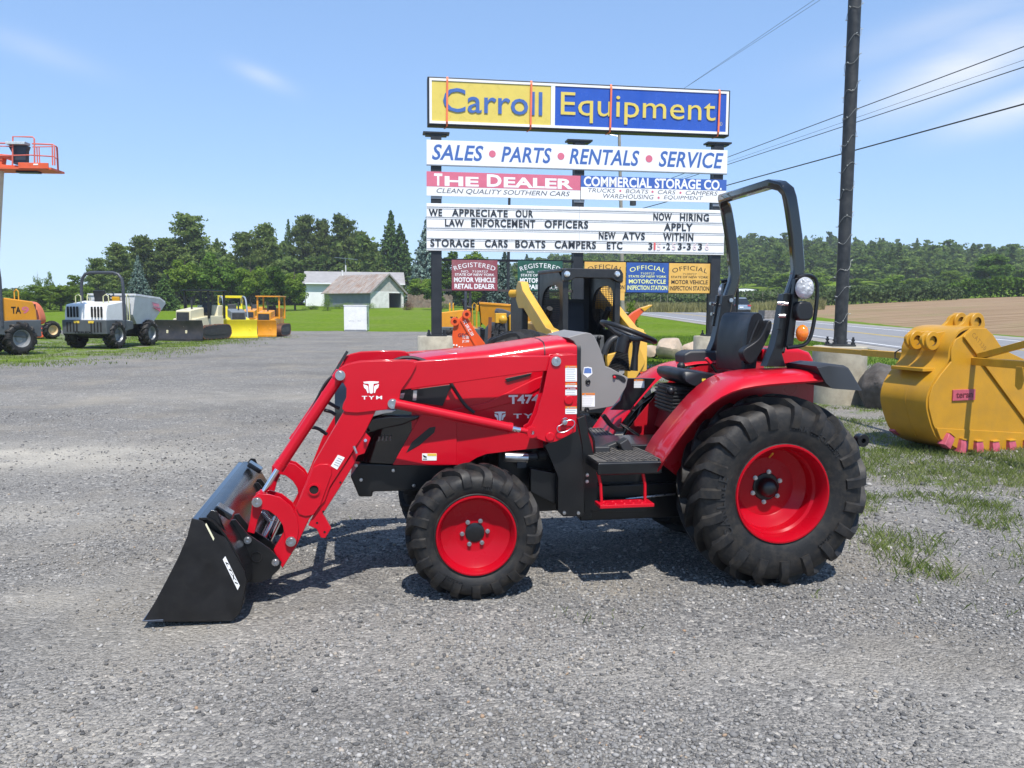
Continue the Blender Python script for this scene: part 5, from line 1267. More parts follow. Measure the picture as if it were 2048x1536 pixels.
# rusty stake and a dark trencher attachment in front of the small yellow dumper
p = on_ground(975, 17.5); m = MB(); q0 = at(972, 600 + 20, 17.5); m.bb(-.035, .035, -.035, .035, 0, 1.55); o = m.build('rusty_stake', mat('rust', (.14, .05, .025), .85, var=.4, scale=6), None); o.location = p; o.rotation_euler = (0, rad(2), 0); tag(o, 'thin rusty stake upright beside the dark trencher', 'stake')
p = on_ground(1000, 18.5); HF = Frame(p, rad(12)); tr = thing('trencher', 'dark grey trencher attachment with yellow mast left of the skid steer', 'attachment', p, rad(12))
m = MB(); m.prism([HF.p(*o5(*q)) for q in ((680, 1470), (690, 1330), (740, 1260), (800, 1270), (850, 1330), (880, 1400), (840, 1480), (820, 1640), (690, 1640))], 0, .6); m.build('chain_case', M_DRK, tr, bevel=.03)
m = MB(); m.prism([HF.p(*o5(*q)) for q in ((770, 1160), (790, 1120), (850, 1135), (940, 1170), (930, 1200), (880, 1220), (880, 1700), (800, 1700), (820, 1230))], .1, .45); m.build('trencher_arm', mat('worn_grey', (.07, .075, .085), .5, var=.25), tr, bevel=.03)
m = MB(); m.prism([HF.p(*o5(*q)) for q in ((885, 1200), (960, 1140), (985, 1150), (1000, 1400), (890, 1410))], .0, .3); m.cyl(HF.P(*o5(930, 1210)), HF.P(*o5(930, 1390)), .07, 12); m.cyl(HF.P(*o5(970, 1160)), HF.P(*o5(970, 1330)), .05, 12); m.build('mast', M_MY, tr, bevel=.02)
m = MB(); m.ball(HF.P(*o5(822, 1232), -.05), .10, 12); m.box(HF.P(*o5(800, 1220), -.02), (.25, .08, .22)); m.build('motor', M_MY, tr, bevel=.01)
m = MB()
for k in range(14): a = HF.P(*o5(700 + random.uniform(0, 140), 1290 + random.uniform(0, 120)), -.03); m.box(a, (.09, .08, .05), rotm('Y', random.uniform(0, 3)))
m.build('chain_teeth', M_DRK, tr)

# ------------------------------------------------------------------ site dumpers
def dumper(label, loc, rz, cb, cskip, text, tcol, group='site dumpers', s=1.0, rear_text='', skiptext=None, hoop=True):
    r = thing('site_dumper', label, 'dumper', loc, rz, group); r.scale = (s, s, s)
    mg = M_DRKG
    m = MB(); m.prism([(-2.05, .78), (-2.0, 1.55), (-1.9, 1.86), (-.62, 2.02), (-.55, 1.20), (-.2, 1.18), (-.2, .95), (-.6, .80)], -.92, .92); e = m.build('engine_cover', cb, r, bevel=.05, seg=3)
    m = MB(); m.prism([(-2.12, .62), (-2.12, 1.22), (-1.2, 1.22), (-.1, 1.15), (-.1, .8), (-1.4, .62)], -.985, .985); b = m.build('rear_skirt', mg, r, bevel=.04)
    for sy in (-1, 1):
        for par, x_, z_, dx_, dz_ in ((e, -2.045, 1.55, .06, .44), (b, -2.125, .92, .03, .40)):
            m = MB()
            for k in range(4): m.box((x_, sy * (.32 + .14 * k), z_), (dx_, .06, dz_))
            m.build('vent_slots', mat('slot_black', (.012, .012, .013), .8), par)
    m = MB()
    for sy in (-.32, .32): m.bb(-2.14, -2.115, sy - .12, sy + .12, 1.08, 1.18)
    m.each('reflector', M_YLD, b)
    if rear_text:
        t = MB(); t.text(rear_text, (-2.127, .05, .70), .85, .09, (0, -1, 0), (0, 0, 1), bold=.03); t.build('rear_lettering', M_BLK, b, smooth=0)
    if text:
        for sy in (-1, 1):
            t = MB(); t.text(text[0], (-1.28, sy * .925, 1.56), .34, .24, (1, 0, 0) if sy < 0 else (-1, 0, 0), (0, 0, 1), bold=.03); t.build('side_lettering', tcol, e, smooth=0)
            if text[1]: t = MB(); t.text(text[1], (-1.28 + .32 * (1 if sy < 0 else -1), sy * .925, 1.56), .26, .24, (1, 0, 0) if sy < 0 else (-1, 0, 0), (0, 0, 1), bold=.02); t.build('side_lettering', M_PNK, e, smooth=0)
    # skip: open hopper tipping forward
    prof = [(-.05, 1.42), (-.10, 2.28), (.05, 2.32), (1.9, 2.16), (2.42, 1.98), (2.46, 1.90), (1.75, 1.02), (.45, 1.0)]
    n = len(prof); m = MB(); wt, wb = 1.10, .80
    wid = lambda z: wb + (wt - wb) * min(1, max(0, (z - 1.0) / .95))
    A = [(x, -wid(z), z) for x, z in prof]; B = [(x, wid(z), z) for x, z in prof]
    m.add(A + B, [list(range(n))[::-1], [n + i for i in range(n)]] + [(i, (i + 1) % n, n + (i + 1) % n, n + i) for i in (0, 4, 5, 6, 7)])
    # inner walls
    A2 = [(x * .96 + .03, y * .93, z + (.05 if z < 1.5 else 0)) for x, y, z in A]; B2 = [(x, -y, z) for x, y, z in A2]
    m.add(A2 + B2, [list(range(n)), [n + i for i in range(n)][::-1]] + [(n + i, n + (i + 1) % n, (i + 1) % n, i) for i in (0, 4, 5, 6, 7)])
    k = m.build('skip', cskip, r, smooth=25, recalc=False)
    rim_ = MB()
    for sy in (-1, 1): rim_.bar([(-.1, sy * 1.09, 2.29), (1.9, sy * 1.09, 2.15), (2.42, sy * 1.06, 1.97)], .07, .09)
    rim_.bar([(-.1, -1.09, 2.29), (-.1, 1.09, 2.29)], .07, .09); rim_.build('skip_rim', cskip, k, bevel=.01)
    if skiptext:
        t = MB(); t.text(skiptext, (1.6, -1.09, 1.86), .62, .16, (1, 0, -.1), (0, .2, 1), bold=.03); t.prism([(1.35, 1.74), (2.0, 1.72), (1.95, 1.52), (1.8, 1.6)], -1.085, -1.06); t.build('skip_lettering', M_PNK, k, smooth=0)
    if hoop:
        m = MB(); pts = [(-.75, -.95, 1.0), (-.75, -.95, 2.6), (-.75, -.90, 2.95), (-.75, -.75, 3.15), (-.75, -.5, 3.22), (-.75, .5, 3.22), (-.75, .75, 3.15), (-.75, .90, 2.95), (-.75, .95, 2.6), (-.75, .95, 1.0)]
        m.tube(pts, .065, 12); m.build('roll_hoop', M_HOOP, r)
    m = MB(); m.prism([(-.95, 1.95), (-.95, 2.12), (-1.05, 2.45), (-.95, 2.48), (-.80, 2.15), (-.45, 2.10), (-.45, 1.95)], -.27, .27); m.build('operator_seat', M_PLA, r, bevel=.04)
    m = MB(); m.tube([(-.25 + .0, .0, 2.28)] * 1 + [(-.12, 0, 1.3)], .03, 8); m.tube([(-.25 + .1 * math.cos(a), .2 * math.sin(a), 2.3 + .12 * math.cos(a)) for a in [2 * math.pi * i / 20 for i in range(20)]], .016, 6, closed=True); m.build('steering_wheel', M_PLA, r)
    m = MB(); m.bb(-.35, -.22, -.5, -.15, 1.9, 2.2); m.build('dash_panel', M_MY, r, bevel=.03)
    hr = MB()
    for sy in (-1, 1):
        hr.tube([(-1.5, sy * .62 - .12, 1.9), (-1.5, sy * .62 - .12, 2.2), (-1.5, sy * .62, 2.28), (-1.5, sy * .62 + .12, 2.2), (-1.5, sy * .62 + .12, 1.9)], .022, 6)
        hr.tube([(-.45, sy * .9, 1.1), (-.45, sy * .9, 2.2), (-.38, sy * .9, 2.3), (-.25, sy * .9, 2.2), (-.25, sy * .9, 1.1)], .022, 6)
    hr.each('hand_rail', mat('rail_pale', (.55, .55, .30), .4) if cb is M_DWHITE else M_MY, r)
    m = MB(); m.bb(-1.9, 1.6, -.45, .45, .55, 1.05); m.cyl((1.2, -.8, .58), (1.2, .8, .58), .16, 12); m.cyl((-1.35, -.8, .58), (-1.35, .8, .58), .16, 12); m.bb(-.15, 1.7, -.6, .6, .85, 1.1); m.build('chassis', M_DRK, r, bevel=.03)
    for x in (-1.35, 1.25):
        for sy in (-1, 1):
            axle_tyre(.60, .46, 13, .30, .4, r, (x, -.86 * sy, .58), mat('rim_grey', (.25, .26, .27), .45, metal=.3), 'wheel', sy, .06, random.uniform(0, 1))
    return r
M_DWHITE = mat('dumper_white', (.74, .74, .73), .4, coat=.2, var=.06, scale=2, dirt=(.5, .48, .44), dirt_amt=.3)
M_DRKG = mat('dumper_grey', (.075, .085, .092), .5, var=.15, scale=3)
M_HOOP = mat('hoop_grey', (.045, .05, .062), .45, var=.15)
M_DORG = mat('dumper_orange', (.66, .27, .008), .4, coat=.2, var=.08, scale=2, dirt=(.35, .2, .05), dirt_amt=.3)
# white dumper: rear toward the camera, skip beyond
p = on_ground(229, 34.6); dumper('white site dumper seen from the rear with its grey skip beyond', p, rad(84), M_DWHITE, mat('skip_white', (.62, .63, .65), .4, var=.08, scale=2, dirt=(.45, .45, .45), dirt_amt=.4), None, M_BLK, rear_text='TEREX', skiptext='TEREX', s=.95)
p = on_ground(-72, 27.8); dumper('orange site dumper cut off by the left edge with a dark roll hoop', p, rad(242), M_DORG, M_DORG, ('TA', '9'), M_BLK, s=1.0)
p = on_ground(968, 31.0); dumper('small yellow site dumper behind the orange ripper plate', p, rad(-3), M_DORG, M_DORG, ('TA9', None), M_BLK, s=.82, hoop=True)

# ------------------------------------------------------------------ bulldozers
def dozer(label, loc, rz, body, blade_m, hood_m, canopy, can_m, s=1.0, bw=1.7, bh=1.05):
    r = thing('bulldozer', label, 'bulldozer', loc, rz, 'bulldozers parked in a row'); r.scale = (s, s, s)
    # forward is +x
    for sy in (-1, 1):
        t = empty('crawler_track'); t.parent = r
        ring = smoothc([(-1.35, .12), (-1.6, .38), (-1.45, .78), (-1.1, .88), (1.05, .80), (1.35, .6), (1.3, .25), (1.05, .06), (-1.1, .06)], 2)
        m = MB(); m.prism(ring, sy * .72, sy * 1.14); m.build('track_belt', M_TRK, t, bevel=.015)
        g = MB(); n = len(ring)
        for i in range(0, n):
            a = ring[i]; b = ring[(i + 1) % n]; g.box(((a[0] + b[0]) / 2, sy * .93, (a[1] + b[1]) / 2), (.05, .47, .07), rotm('Y', -math.atan2(b[1] - a[1], b[0] - a[0]) + math.pi / 2))
        g.build('track_pads', M_RUST, t)
        g = MB(); g.prism(smoothc([(-1.1, .3), (1.0, .3), (1.1, .45), (.9, .6), (-1.0, .65), (-1.2, .5)], 1), sy * .70, sy * 1.16); g.build('track_frame', M_DRK, t)
    m = MB(); m.prism([(-1.5, .6), (-1.5, 1.35), (-.2, 1.35), (1.25, 1.2), (1.25, .6)], -.7, .7); m.build('hull', body, r, bevel=.04)
    m = MB(); m.prism([(.05, 1.2), (.05, 1.82), (1.32, 1.66), (1.36, .95)], -.46, .46); h = m.build('engine_hood', hood_m, r, bevel=.05)
    g = MB(); g.prism([(1.345, 1.02), (1.345, 1.56), (1.37, 1.56), (1.39, 1.02)], -.38, .38); g.build('radiator_grille', M_DRK, h)
    g = MB(); g.cyl((.7, .12, 1.7), (.7, .12, 2.25), .05, 10); g.build('exhaust_stack', M_DRK, r)
    m = MB(); m.prism([(-1.45, 1.3), (-1.5, 1.95), (-1.0, 1.95), (-.9, 1.3)], -.68, .68); m.build('fuel_tank', body, r, bevel=.06)
    m = MB(); m.prism([(-1.0, 1.3), (-1.05, 2.1), (-.9, 2.12), (-.78, 1.6), (-.4, 1.58), (-.4, 1.3)], -.27, .27); m.build('operator_seat', M_DRK, r, bevel=.04)
    # curved blade
    arc = [(2.05 - .12 * math.sin(math.pi * t), .08 + bh * t) for t in [i / 8 for i in range(9)]]
    m = MB(); m.strip(arc, -bw, bw, .05); b = m.build('blade', blade_m, r, smooth=40)
    m = MB(); m.bb(2.0, 2.09, -bw - .01, bw + .01, .03, .14); m.build('cutting_edge', blade_m, b)
    for sy in (-1, 1): m = MB(); m.bar([(.3, sy * .58, .5), (1.95, sy * .58, .5)], .13, .18); m.build('push_arm', body, r, bevel=.02)
    m = MB(); m.cyl((1.2, .3, 1.1), (1.93, .45, .75), .05, 10); m.cyl((1.2, -.3, 1.1), (1.93, -.45, .75), .05, 10); m.each('blade_cylinder', M_STL, r)
    if canopy == 'roof':
        m = MB()
        for x in (-1.5, .05):
            for sy in (-1, 1): m.bb(x - .05, x + .05, sy * .75 - .05, sy * .75 + .05, 1.2, 2.72)
        m.each('canopy_post', can_m, r); m = MB(); m.bb(-1.65, .25, -.85, .85, 2.72, 2.80); m.build('canopy_roof', can_m, r, bevel=.03)
    elif canopy == 'hoops':
        m = MB()
        for sy in (-1, 1): m.tube(smooth2([(-1.55, sy * .7, 1.2)][0:1] and [(-1.5, 1.2), (-1.45, 2.55), (-1.0, 2.6), (-.2, 2.5), (.25, 2.0), (.5, 1.2)], 2) and [(x, sy * .7, z) for x, z in smooth2([(-1.5, 1.2), (-1.45, 2.6), (-.2, 2.6), (.25, 2.1), (.55, 1.2)], 2)], .05, 8)
        m.each('roll_tube', can_m, r)
        m = MB()
        for sy in (-1, 1): m.bb(-1.56, -1.40, sy * .72 - .07, sy * .72 + .07, 1.3, 2.62)
        m.bb(-1.56, -1.40, -.79, .79, 2.5, 2.66); m.build('roll_frame', body, r, bevel=.02)
    return r
M_TRK = mat('track_dark', (.035, .033, .032), .7, var=.3, scale=5)
M_RUST = mat('track_rust', (.16, .075, .045), .8, var=.35, scale=5)
M_CREAM = mat('dozer_cream', (.66, .60, .40), .4, coat=.2, var=.06, scale=2)
M_BRYEL = mat('dozer_yellow', (.72, .60, .012), .4, coat=.2, var=.06, scale=2)
M_BLADE = mat('blade_dark', (.028, .027, .030), .45, var=.3, scale=2, dirt=(.12, .09, .07), dirt_amt=.3)
def place_dozer(px, Y, rz, *a, **k): return dozer(a[0], on_ground(px, Y), rz, *a[1:], **k)
place_dozer(396, 42.0, rad(-103), 'cream bulldozer with a wide dark blade and black canopy', M_CREAM, M_BLADE, M_CREAM, 'roof', M_BLK, s=.90, bw=1.6)
place_dozer(470, 45.5, rad(-62), 'bright yellow bulldozer with grey hood and curved roll tubes', M_BRYEL, M_BRYEL, mat('hood_grey', (.15, .17, .19), .45, var=.1), 'hoops', mat('tube_grey', (.22, .26, .32), .4), s=.86, bw=1.0)
place_dozer(538, 47.5, rad(-88), 'orange bulldozer with orange canopy frame at the right end of the row', M_DORG, M_DORG, M_DORG, 'roof', M_DORG, s=.82, bw=1.0)
place_dozer(505, 53, rad(-85), 'orange bulldozer half hidden between the yellow and canopied ones', M_DORG, M_DORG, M_DORG, None, M_DORG, s=.85, bw=1.3)

# ------------------------------------------------------------------ boom lift (basket in the sky) and the orange lift base
def j9(x, y): return (x / 9.038, 260 + y / 9.038)
JY = 30.0; JO = Vector((-19.5, JY, 0)); JF = Frame(JO, rad(4))
M_JOR = mat('lift_orange', (.68, .10, .03), .45, var=.12, scale=3, dirt=(.5, .3, .2), dirt_amt=.2)
M_JRL = mat('lift_rail', (.62, .14, .10), .45, var=.12, scale=3)
M_JCR = mat('boom_cream', (.62, .52, .42), .5, var=.12, scale=2)
lift = thing('boom_lift', 'orange boom lift basket raised high against the sky at the left edge', 'boom lift', JO, rad(4))
bk_ = MB()
def jl(pts, lat, r=.025): bk_.tube([JF.P(*j9(*q), lat) for q in pts], r, 8)
for lat in (-.45, .45):
    dx = 0 if lat < 0 else -40
    jl([(-250 + dx, 235), (235 + dx, 240)], lat); jl([(620 + dx, 248), (960 + dx, 262), (985 + dx, 285), (990 + dx, 640)], lat); jl([(-250 + dx, 470), (560 + dx, 452), (990 + dx, 480)], lat, .02)
    jl([(225, 640), (232, 120), (590, 125), (620, 160), (625, 640)], lat, .028); jl([(705 + dx, 300), (720 + dx, 640)], lat, .02); jl([(-250 + dx, 290), (235 + dx, 295)], lat, .018); jl([(625 + dx, 305), (960 + dx, 300)], lat, .018)
bk_.tube([JF.P(*j9(985, 285), -.45), JF.P(*j9(1020, 300), 0), JF.P(*j9(985, 285), .45)], .028, 8); bk_.tube([JF.P(*j9(1030, 310), .1), JF.P(*j9(1050, 740), .1)], .035, 8); bk_.tube([JF.P(*j9(985, 500), -.45), JF.P(*j9(1030, 515), .1)], .02, 8)
bk_.build('basket_rails', M_JRL, lift)
fx0, fz0 = JF.p(*j9(-250, 735)); fx1, fz1 = JF.p(*j9(1050, 745))
m = MB(); m.bb(fx0, fx1, -.5, .5, fz1 - .02, fz1 + .05); m.build('basket_floor', M_JOR, lift)
m = MB(); q = JF.p(*j9(470, 735)); q2 = JF.p(*j9(1000, 640)); m.bb(q[0], q2[0], -.53, -.48, q[1], q2[1]); kb = m.build('kick_plate', M_JOR, lift, bevel=.01)
m = MB(); m.prism([JF.p(*j9(*q)) for q in ((740, 655), (822, 655), (822, 680), (740, 680))], -.54, -.53); m.build('warning_label', M_WHT, kb)
m = MB(); m.prism([JF.p(*j9(*q)) for q in ((245, 310), (590, 320), (560, 400), (555, 650), (330, 640), (320, 470), (250, 340))], -.35, -.1); m.build('control_console', M_DRKG if False else mat('console_dark', (.03, .04, .06), .5), lift, bevel=.02)
m = MB(); m.prism([JF.p(*j9(*q)) for q in ((240, 255), (590, 260), (585, 310), (245, 305))], -.55, -.15); m.build('control_panel', mat('panel_pale', (.45, .5, .52), .4, var=.2, scale=20), lift, bevel=.01)
m = MB(); m.prism([JF.p(*j9(*q)) for q in ((-20, 470), (60, 450), (240, 465), (400, 500), (400, 560), (300, 590), (100, 520), (85, 640), (460, 660), (480, 720), (20, 720), (-20, 660))], -.2, .1); m.build('jib_bracket', M_JOR, lift, bevel=.02)
m = MB(); m.box(JF.P(*j9(520, 762), 0), (.75, .3, .08)); m.build('rotator', M_BLK, lift)
m = MB(); a = JF.P(*j9(-18, 560), 0); bq = at(-30, 640, JY + .8); b = Vector((((bq - JO).dot(JF.x)), 1.2, bq.z)); m.bar([a, b], .26, .30, up=(1, 0, .3)); m.build('boom', M_JCR, lift, bevel=.03)
m = MB(); m.bb(-4.2, -1.9, .6, 2.4, .7, 2.3); m.build('turret', M_JOR, lift, bevel=.08)
m = MB(); m.bb(-4.4, -1.7, .5, 2.5, .45, .8); m.build('chassis', M_DRK, lift)
for x in (-4.2, -1.95):
    for y in (.35, 2.65): axle_tyre(.48, .34, 12, .24, .3, lift, (x, y, .47), M_JCR, 'wheel', 1 if y < 1 else -1)
def o6(x, y): return (x / 6.0235, 520 + y / 6.0235)
LO = on_ground(75, 42.0); LF = Frame(LO, rad(0))
lb_ = thing('lift_base', 'red orange machine base with rounded hood behind the orange dumper', 'machine', LO, 0)
m = MB(); pl = smoothc([LF.p(*o6(*q)) for q in ((170, 520), (230, 495), (400, 498), (460, 540), (505, 620), (530, 720), (520, 760), (440, 790), (100, 790), (100, 560))], 1); m.prism(pl, -.3, .25); m.build('engine_hood', mat('faded_orange', (.60, .15, .06), .45, var=.12, scale=2), lb_, bevel=.06)
m = MB(); m.prism([LF.p(*o6(*q)) for q in ((420, 590), (490, 600), (515, 700), (425, 720))], -.33, -.3); m.build('side_grille', mat('grille_red', (.14, .03, .02), .6), lb_)
m = MB(); m.prism([LF.p(*o6(*q)) for q in ((60, 780), (480, 790), (560, 850), (580, 860), (580, 930), (60, 930))], -.4, .8); m.build('chassis', M_JOR, lb_, bevel=.03)
p = LF.p(*o6(668, 880)); axle_tyre(.47, .36, 12, .24, .3, lb_, (p[0], -.35, .46), mat('rim_cream', (.6, .45, .25), .5), 'wheel', 1).rotation_euler = (0, 0, rad(62))
axle_tyre(.47, .36, 12, .27, .3, lb_, (p[0] - 1.55, -.75, .46), mat('rim_cream', (.6, .45, .25), .5), 'wheel', 1).rotation_euler = (0, 0, rad(40))

# ------------------------------------------------------------------ white steel box, car, crate
bo_ = gnd(711, 663); bo_.z = terrain(bo_.x, bo_.y)
k_ = (bo_.y + 1) / FPX
cb = thing('storage_box', 'white steel storage box with double doors on the lawn', 'storage box', bo_, rad(6)); bw_, bh_ = 44 * k_, 50 * k_
m = MB(); m.bb(-bw_ / 2, bw_ / 2, 0, 2.4, .06, bh_); m.bb(-bw_ / 2 - .03, bw_ / 2 + .03, -.04, 2.44, bh_, bh_ + .06); m.bb(-bw_ / 2 + .05, bw_ / 2 - .05, .05, 2.3, 0, .06)
m.build('box_shell', M_DWHITE, cb, bevel=.02)
m = MB()
for sx in (-1, 1): m.bb(min(sx * .02, sx * (bw_ / 2 - .05)), max(sx * .02, sx * (bw_ / 2 - .05)), -.03, 0, .12, bh_ - .06)
for d in m.each('box_door', M_DWHITE, cb, bevel=.01): pass
t = MB(); t.text('SAN', (-.28, -.031, .72), .34, .09); t.text('AC', (.26, -.031, .72), .24, .09); t.build('door_lettering', M_TXT, cb, smooth=0)
m = MB(); m.bb(bw_ / 2, bw_ / 2 + .02, .5, .62, .5, 1.3); m.bb(bw_ / 2, bw_ / 2 + .02, 1.2, 1.3, .3, 1.0); m.build('side_latch', M_DRKG, cb)
co = on_ground(1448, 76.0); co.x = 20.0; co.z = terrain(co.x, co.y) + .06
car = thing('suv', 'silver blue sport utility car driving away on the road', 'car', co, rad(99))
CARM = mat('car_paint', (.30, .36, .42), .25, metal=.5, coat=.8, var=.04); GLS = mat('car_glass', (.015, .018, .02), .05, coat=.5, var=.1)
body = [(-2.3, .45), (-2.34, .85), (-2.28, 1.05), (-2.2, 1.10), (1.0, 1.08), (2.1, .98), (2.35, .85), (2.35, .45)]
m = MB(); rg = []
for y, k in ((-.93, .97), (-.86, 1.0), (.86, 1.0), (.93, .97)): rg.append([(x * k, y, .45 + (z - .45) * (1.0 if abs(y) < .9 else .93)) for x, z in body])
m.loft(rg); m.build('car_body', CARM, car, bevel=.06, seg=3)
m = MB(); rg = []
for zz, x0_, x1_, w in ((1.05, -2.2, 1.05, .86), (1.35, -2.08, .75, .80), (1.66, -1.85, .15, .68)): rg.append([(x0_, -w, zz), (x1_, -w, zz), (x1_, w, zz), (x0_, w, zz)])
m.loft(rg); m.build('greenhouse', GLS, car, bevel=.03)
m = MB(); m.loft([[(-1.90, -.70, 1.64), (.2, -.70, 1.64), (.2, .70, 1.64), (-1.90, .70, 1.64)], [(-1.85, -.62, 1.73), (.0, -.62, 1.73), (.0, .62, 1.73), (-1.85, .62, 1.73)]]); m.build('car_roof', CARM, car, bevel=.03)
m = MB()
for sy in (-1, 1): m.bb(-2.36, -2.2, sy * .75 - .16, sy * .75 + .16, .95, 1.08)
m.each('tail_light', mat('tail_red', (.5, .01, .02), .2, coat=.5), car, bevel=.02)
m = MB(); m.bb(-2.37, -2.2, -.88, .88, .42, .68); m.build('rear_bumper', M_PLA, car, bevel=.05)
m = MB(); m.bb(-2.352, -2.33, -.18, .18, .82, .92); m.build('number_plate', M_WHT, car)
for x in (-1.4, 1.4):
    for sy in (-1, 1):
        w = empty('wheel'); w.parent = car; w.location = (x, sy * .80, .36); MB().lathe([(.22, -.11), (.34, -.11), (.36, -.08), (.36, .08), (.34, .11), (.22, .11)], 28).build('tyre', M_RUBC, w); MB().lathe([(0, -.08 * 1), (.2, -.09), (.22, -.1), (.22, .1), (.2, .09), (0, .08)], 20).build('rim', M_STL, w)
cp = on_ground(1533, 70); cr2 = thing('wooden_crate', 'weathered grey wooden crate at the field edge beyond the road', 'crate', cp, rad(12))
M_WOOD = mat('grey_wood', (.22, .20, .18), .85, var=.3, scale=6)
m = MB()
for k in range(5): m.bb(-.55, .55, -.55, -.52, .04 + k * .15, .16 + k * .15); m.bb(-.55, .55, .52, .55, .04 + k * .15, .16 + k * .15); m.bb(-.55, -.52, -.52, .52, .04 + k * .15, .16 + k * .15); m.bb(.52, .55, -.52, .52, .04 + k * .15, .16 + k * .15)
m.bb(-.5, .5, -.5, .5, .05, .72); m.build('crate_slats', M_WOOD, cr2)
# ================================================================== GROUND, ROAD, BUILDINGS, VEGETATION
def nodes_of(m): return m.node_tree.nodes, m.node_tree.links
def np_mesh(name, V, Fq, m, smooth=False):
    """V (n,3), Fq (k,verts per face) -> object"""
    me = bpy.data.meshes.new(name); k = Fq.shape[1]
    me.vertices.add(len(V)); me.vertices.foreach_set('co', np.asarray(V, np.float32).ravel())
    me.loops.add(Fq.size); me.loops.foreach_set('vertex_index', Fq.astype(np.int32).ravel())
    me.polygons.add(len(Fq)); me.polygons.foreach_set('loop_start', np.arange(0, Fq.size, k, dtype=np.int32))
    if smooth: me.polygons.foreach_set('use_smooth', np.ones(len(Fq), bool))
    me.materials.append(m); me.update(calc_edges=True); me.validate()
    o = bpy.data.objects.new(name, me); COL.objects.link(o); return o
rng = np.random.default_rng(11)
def vnoise(x, y, s, seed=0):
    """value noise, numpy"""
    x = np.asarray(x) * s; y = np.asarray(y) * s; xi = np.floor(x).astype(int); yi = np.floor(y).astype(int); fx = x - xi; fy = y - yi
    fx = fx * fx * (3 - 2 * fx); fy = fy * fy * (3 - 2 * fy)
    def h(a, b):
        n = (a * 374761393 + b * 668265263 + seed * 1442695041) & 0x7fffffff; n = ((n ^ (n >> 13)) * 1274126177) & 0x7fffffff; return ((n ^ (n >> 16)) & 0xffff) / 65535.0
    return (h(xi, yi) * (1 - fx) + h(xi + 1, yi) * fx) * (1 - fy) + (h(xi, yi + 1) * (1 - fx) + h(xi + 1, yi + 1) * fx) * fy
def fbm(x, y, s, seed=0): return .55 * vnoise(x, y, s, seed) + .3 * vnoise(x, y, s * 2.1, seed + 1) + .15 * vnoise(x, y, s * 4.3, seed + 2)
def grass_amt(X, Y):
    """0 bare gravel .. 1 full lawn"""
    n = (fbm(X, Y, .16, 5) - .5) * 5
    left = sstep(-11.2 - X + n * .45 - .02 * (Y - 24) * 0, -1.5, 5.0) * sstep(Y, 21, 26)
    left = min(left, .80)
    lane = sstep(Y, 47, 49.5) * (1 - sstep(Y, 54, 56.5))
    left *= 1 - .9 * lane
    lawn = sstep(Y + n * .5, 55.5, 57.5) * sstep(6 - X, -2, 2)
    weeds = .66 * sstep(X - 2.3 + n * .35, 0, 2.2) * sstep(Y, 5.2, 7.4)
    right = sstep(Y + n * .6, 19, 26) * sstep(X, -1, 3)
    mid = .55 * sstep(Y + n, 20, 30) * sstep(X, -5, -1)
    midl = sstep(Y + n * .5, 34, 40) * sstep(X, -7, -3)
    return max(left, lawn, weeds, right, mid, midl)
def road_x(Y): return 14.3 - .012 * (Y - 50) + (.00035 * (Y - 150) ** 2 if Y > 150 else 0)
xs = np.unique(np.round(np.concatenate([np.arange(-12, 12.01, .4), np.arange(-40, 45, 1.2), np.arange(-90, 100, 4), np.linspace(-430, 480, 60)]), 3))
ys = np.unique(np.round(np.concatenate([np.arange(-8, 14, .4), np.arange(14, 62, .8), np.arange(62, 150, 3), np.arange(150, 470, 10), np.linspace(470, 640, 8)]), 3))
XX, YY = np.meshgrid(xs, ys); ZZ = np.array([[terrain(a, b) for a, b in zip(r1, r2)] for r1, r2 in zip(XX, YY)])
und = (fbm(XX, YY, .35, 3) - .5) * .05 * np.clip((YY - 7) / 6, 0, 1) * (YY < 60)
ZZ = ZZ + np.where((XX < 13), und, 0)
V = np.stack([XX.ravel(), YY.ravel(), ZZ.ravel()], 1); nx, ny = len(xs), len(ys)
ii = (np.arange(ny - 1)[:, None] * nx + np.arange(nx - 1)[None]).ravel(); Fq = np.stack([ii, ii + 1, ii + nx + 1, ii + nx], 1)
